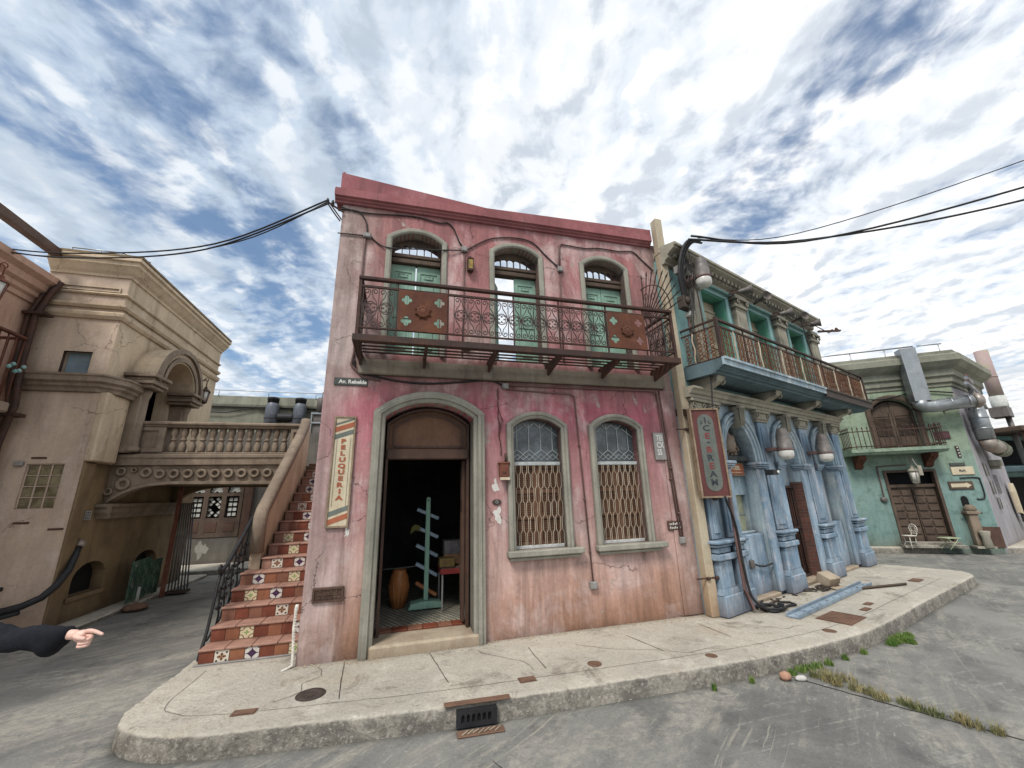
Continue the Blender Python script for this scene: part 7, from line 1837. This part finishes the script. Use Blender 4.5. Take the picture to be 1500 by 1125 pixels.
cafe_chair(G_(.52,.30,.15), A_G-R(70), 'white round-back metal cafe chair at the left of the dark timber door').scale = (.8,.8,.66)
t = thing('cafe_table', 'pale green folding cafe table before the dark timber door', 'table', G_(1.22,.42,.15), A_G+R(15))
t.scale = (.62,.62,.62)
mb = MB(); mb.cbox(-.25,.25,-.22,.22,.40,.425,.006); mb.build('top', M['tablegreen'], t)
for s in (-1,1):
    for y in (-.18,.18): mb = MB(); mb.tube([(-s*.2,y,.40),(s*.22,y,.0)],.012,5); mb.build('leg', M['tablegreen'], t)
t = thing('garden_bench', 'low bench with dark slats and pale frame by the pale side wall', 'bench', FG @ Vector(gs(1.3,.6,.15)), A_G+sa_)
mb = MB(); mb.cbox(-.6,.6,-.18,.18,.40,.44,.008); mb.build('seat', M['grille'], t)
for x in (-.5,-.17,.17,.5):
    mb = MB(); mb.box(x-.03,x+.03,-.15,-.1,0,.40); mb.box(x-.03,x+.03,.1,.15,0,.40); mb.build('leg', M['black'], t)
mb = MB(); mb.cbox(-.55,.1,.0,.16,.44,.72,.06); mb.build('cushion', M['oxblood'], t)
t = thing('cafe_table', 'brown cafe table with crossed legs at the right edge of the far pavement', 'table', FG @ Vector(gs(2.2,.5,.15)), A_G+sa_)
mb = MB(); mb.cbox(-.4,.4,-.25,.25,.62,.66,.006); mb.build('top', M['grille'], t)
for s in (-1,1):
    for y in (-.2,.2): mb = MB(); mb.bar((-s*.3,y,.62),(s*.3,y,.0),.04); mb.build('leg', M['black'], t)
# panels and lamps on the pale side wall
for k, (a, z, w_, h_, lab) in enumerate(((.42,2.0,.10,.34,'upper slim dark shutter on the pale side wall near the corner'),(.50,1.55,.09,.36,'middle slim dark shutter on the pale side wall near the corner'),(.62,1.15,.09,.30,'lowest slim dark shutter on the pale side wall near the corner'),(.95,1.62,.07,.50,'tall narrow dark opening farther along the pale side wall'))):
    t = onS('slim_shutter', lab, 'shutter', a, .02, z); mb = MB(); mb.cbox(-w_/2,w_/2,-.03,0,-h_/2,h_/2,.005); mb.build('frame', M['boxgrey'], t)
    mb = MB(); mb.cbox(-w_/2+.015,w_/2-.015,-.036,-.03,-h_/2+.02,h_/2-.02,.003); mb.build('panel', M['darkcover'], t)
t = onS('wall_box', 'beige box projecting from the pale side wall below the ducts', 'box', 1.0, .1, 2.15)
mb = MB(); mb.cbox(-.12,.12,-.12,.1,-.06,.1,.01); mb.cbox(-.08,.08,-.08,.1,-.14,-.06,.01); mb.build('case', M['greytrim'], t)
t = onS('hanging_coat', 'pale and dark coat hanging on a hook on the pale side wall', 'coat', 1.75, .08, 1.35)
mb = MB(); mb.prism([(-.14,-.5),(.12,-.55),(.15,.1),(.06,.28),(-.06,.28),(-.16,.05)], -.06, .02); mb.build('cloth', M['sigcream'], t)
mb = MB(); mb.prism([(.0,-.75),(.22,-.7),(.16,.12),(.08,.15)], -.05, .0); mb.build('lining', M['black'], t)
# tall pipe and dark gallery at the far right
t = thing('leaning_pipe', 'tall faded pink and white pipe rising above the roofs at the right edge', 'pipe', FG @ Vector(gs(3.3,.15,0)), A_G+sa_)
mb = MB(); mb.tube([(.15,0,4.3),(.15,0,5.95)],.17,14); mb.lathe([(.18,5.0),(.18,5.06)],(.15,0,0),14); mb.build('upper_pipe', M['pinkpost'], t)
mb = MB(); mb.tube([(.15,0,4.38),(.15,0,4.05),(.12,0,3.95)],[.19,.19,.17],14); mb.build('foot_elbow', M['offwhite'], t)
mb = MB(); mb.tube([(-.05,-.1,3.7),(.0,-.1,2.5),(.05,-.1,.2)],.07,10); mb.box(-.5,.2,-.2,.2,3.65,3.96); mb.build('downpipe', M['lamphood'], t)
ga = thing('gallery_building', 'dark two-storey gallery building with flat roof at the right edge', 'building', FG @ Vector(gs(2.9,.1,0)), A_G+R(30))
mb = MB(); mb.box(.2,7,.8,3,0,3.2); mb.build('wall', M['teal'], ga)
mb = MB(); mb.cbox(-.1,7,-.5,3,3.15,3.30,.02); mb.build('roof', M['darkwood'], ga)
mb = MB(); mb.cbox(-.1,7,-.45,.8,1.95,2.12,.02); mb.build('balcony_floor', M['slate'], ga)
for k in range(4): mb = MB(); mb.box(.1+1.6*k,.2+1.6*k,-.42,-.32,0.15,3.15); mb.build('post', M['brownwood'], ga)
mb = MB(); mb.box(-.05,7,-.42,-.38,2.55,2.60)
for k in range(40): mb.box(.0+.17*k,.03+.17*k,-.41,-.39,2.12,2.55)
mb.build('railing', M['teal'], ga)
mb = MB(); mb.box(.6,2.0,.76,.8,.15,1.8); mb.box(2.8,4.2,.76,.8,.15,1.8); mb.box(.5,5,.76,.8,2.2,3.0); mb.build('opening', M['hole'], ga)
t = thing('hanging_cloth', 'white cloth draped on a line under the gallery roof', 'cloth', FG @ Vector(gs(3.35,.5,2.68)), A_G+R(30))
mb = MB(); mb.prism([(-.2,.05),(-.14,-.10),(-.05,-.02),(.02,-.14),(.12,-.02),(.2,.06)], 0, .02); mb.build('fold', M['letterwhite'], t)
# ------------------------------------------------------------------ overhead wires
PA = P_(-.17,.11,5.43)
wire('overhead_wire', 'upper overhead wire from the pink corner bracket to the left edge', 'wire', [PA, Vector((-4.0,4.65,5.10)), Vector((-5.8,4.75,5.08)), Vector((-7.6,5.0,5.42)), Vector((-11,5.6,6.4))], .011)
wire('overhead_wire', 'lower overhead wire from the pink corner bracket to the left edge', 'wire', [PA+Vector((0,0,-.06)), Vector((-4.1,4.65,5.02)), Vector((-5.9,4.75,5.01)), Vector((-7.6,5.0,5.38)), Vector((-11,5.6,6.4))], .011)
wire('overhead_wire', 'middle overhead wire twisted with the other two left of the pink corner', 'wire', [PA+Vector((0,0,-.03)), Vector((-3.6,4.6,5.10)), Vector((-5.2,4.75,5.00)), Vector((-7.6,5.0,5.36)), Vector((-11,5.6,6.5))], .008)
wire('cable', 'short tail of the overhead wires clipped to the pink corner', 'cable', [PA+Vector((0,0,-.04)), P_(-.08,.08,5.27), P_(-.01,.03,5.20)], .010)
PB = B_(.10,.28,5.50)
wire('overhead_wire', 'thin upper overhead wire from the blue corner up to the right edge', 'wire', [PB+Vector((.1,0,-.04)), Vector((4.5,5.35,5.50)), Vector((7.62,4.78,6.23)), Vector((12,4.0,7.6))], .008)
wire('overhead_wire', 'thick middle overhead wire from the blue corner to the right edge', 'wire', [PB, Vector((4.6,5.35,5.36)), Vector((7.62,4.9,5.86)), Vector((12,4.1,6.9))], .017)
wire('overhead_wire', 'thick lower overhead wire from the blue corner to the right edge', 'wire', [PB+Vector((-.05,0,-.06)), Vector((4.6,5.35,5.38)), Vector((7.62,4.95,5.68)), Vector((12,4.2,6.6))], .017)
# ------------------------------------------------------------------ person pointing (stands left of the frame, only the arm is in view)
def skin_body(name, joints, bones, mats, parent, sub=2, root=0):
    me = bpy.data.meshes.new(name); me.from_pydata([j[0] for j in joints], bones, [])
    o = bpy.data.objects.new(name, me); COL.objects.link(o); o.parent = parent
    md = o.modifiers.new('skin', 'SKIN'); md.use_smooth_shade = True
    for k, (p, r) in enumerate(joints):
        sv = me.skin_vertices[0].data[k]; sv.radius = (r, r) if not isinstance(r, tuple) else r; sv.use_root = (k == root)
    s = o.modifiers.new('sub', 'SUBSURF'); s.levels = sub; s.render_levels = sub
    me.materials.append(mats)
    dg = bpy.context.evaluated_depsgraph_get(); dg.update()
    nm = bpy.data.meshes.new_from_object(o.evaluated_get(dg))
    o.modifiers.clear(); o.data = nm
    if not nm.materials: nm.materials.append(mats)
    for p in nm.polygons: p.use_smooth = True
    return o
PX, PY = -2.72, 1.86
pn = thing('person', 'person in a black jacket at the left edge pointing right with an outstretched arm', 'person', (PX, PY, 0), 0)
L = lambda x, y, z: (x-PX, y-PY, z)
# wrist and hand in view: wrist about (-1.965, 1.93, 1.165)
wr = Vector(L(-1.925,1.92,1.172))
HS = .80
body = [((0,0,.93),.10),((0,0,1.08),.09),((0,0,1.25),.09),((0,.0,1.38),.07),((0,0,1.46),.045),((0.02,0,1.53),.045),((0.03,0,1.62),.088),((.03,0,1.69),.075),
        ((.10,.02,1.36),.03),((.19,.03,1.315),.03),((.47,.05,1.168),.024),(tuple(wr-Vector((.05,0,.002))),.022),(tuple(wr),.021),(tuple(wr+Vector((.03,0,-.004))),.021),
        ((-.17,0,1.37),.03),((-.235,.03,1.10),.028),((-.23,.10,.88),.028),((-.21,.13,.80),.03),
        ((.09,0,.86),.085),((.10,.02,.48),.062),((.10,0,.10),.045),((.11,.12,.04),.035),((-.09,0,.86),.085),((-.10,.02,.48),.062),((-.10,0,.10),.045),((-.09,.12,.04),.035)]
bones = [(0,1),(1,2),(2,3),(3,4),(4,5),(5,6),(6,7),(3,8),(8,9),(9,10),(10,11),(11,12),(12,13),(3,14),(14,15),(15,16),(16,17),(0,18),(18,19),(19,20),(20,21),(0,22),(22,23),(23,24),(24,25)]
skin_body('body', body, bones, M['skin'], pn)
# hand: back of the hand seen from the side, index pointing, others curled under, thumb on top
h0 = wr+Vector((.03,0,-.004))
def finger(name, pts, rs): return skin_body(name, [(tuple(h0+Vector(p)*HS), (r*HS if not isinstance(r, tuple) else (r[0]*HS, r[1]*HS))) for p, r in zip(pts, rs)], [(k,k+1) for k in range(len(pts)-1)], M['skin'], pn)
finger('palm', [(-.02,0,0),(.012,.0,-.004),(.045,.0,-.008)], [(.026,.022),(.030,.036),(.026,.036)])
finger('index_finger', [(.03,-.0,.018),(.060,-.002,.021),(.092,-.004,.016),(.118,-.006,.008),(.136,-.006,.002)], [.0125,.0115,.0098,.0085,.0066])
for k, (z, r, L0) in enumerate(((-.008,.0115,.034),(-.024,.011,.030),(-.038,.0095,.024))):
    finger(('middle_finger','ring_finger','little_finger')[k], [(.035,.004,z+.006),(.040+L0,.0,z+.002),(.044+L0,-.016,z-.008),(.026+L0*.4,-.026,z-.010),(.014+L0*.4,-.024,z-.006)], [r,r,r*.92,r*.85,r*.75])
finger('thumb', [(-.002,-.022,.004),(.022,-.033,.000),(.048,-.034,-.006),(.068,-.028,-.010)], [.014,.0125,.011,.0085])
# jacket: torso and sleeves as one garment with a wide loose cuff
jk = [((0,0,.80),.20),((0,0,1.06),.175),((0,0,1.27),.18),((0,0,1.42),.095),((.12,.02,1.36),.092),((.20,.03,1.315),.075),((.34,.04,1.215),.056),((.47,.05,1.168),.047),((.58,.055,1.162),.046),(tuple(wr-Vector((.13,0,.006))),.047),(tuple(wr-Vector((.06,0,.000))),.048),(tuple(wr-Vector((.0,0,-.006))),.040),
      ((-.18,0,1.375),.085),((-.24,.03,1.10),.066),((-.23,.10,.90),.055),((-.225,.12,.84),.055)]
jb = [(0,1),(1,2),(2,3),(2,4),(4,5),(5,6),(6,7),(7,8),(8,9),(9,10),(10,11),(2,12),(12,13),(13,14),(14,15)]
j = skin_body('jacket', jk, jb, M['jacket'], pn, 2, 1)
for v in j.data.vertices:
    n = mnoise.noise(v.co*24)*.009+mnoise.noise(v.co*9+Vector((3,1,0)))*.014
    v.co += Vector((0,n*.5,n))
    if v.co.x > .50 and v.co.x < wr.x+.02:      # sleeve hangs loose under the cuff
        f = math.exp(-((v.co.x-(wr.x-.075))/.05)**2); lo = max(0, (wr.z-.0-v.co.z)/.05)
        v.co.z -= .042*f*lo; v.co.x += .0
for x in (.095,-.095): skin_body('trouser_leg', [((x*.8,0,.90),.105),((x,.02,.48),.078),((x*1.05,0,.09),.066)], [(0,1),(1,2)], M['jeans'], pn)
for x in (.105,-.095): skin_body('shoe', [((x,-.03,.05),.05),((x,.08,.045),.05),((x,.17,.035),.038)], [(0,1),(1,2)], M['shoe'], pn)
skin_body('hair', [((.035,0,1.715),.095),((-.01,0,1.715),.115),((-.035,0,1.64),.11),((-.035,0,1.56),.075)], [(0,1),(1,2),(2,3)], M['hair'], pn)
mb = MB()
for s in (-1,1): mb.lathe([(.001,-.012),(.011,-.006),(.011,.006),(.001,.012)],(.098,.034*s,1.635),8,'x')
mb.build('eye', M['letterwhite'], pn)
skin_body('nose', [((.105,0,1.635),.012),((.128,0,1.60),.015),((.112,0,1.592),.014)], [(0,1),(1,2)], M['skin'], pn)
mb = MB(); mb.box(.105,.118,-.025,.025,1.560,1.566); mb.build('mouth', M['signred'], pn)
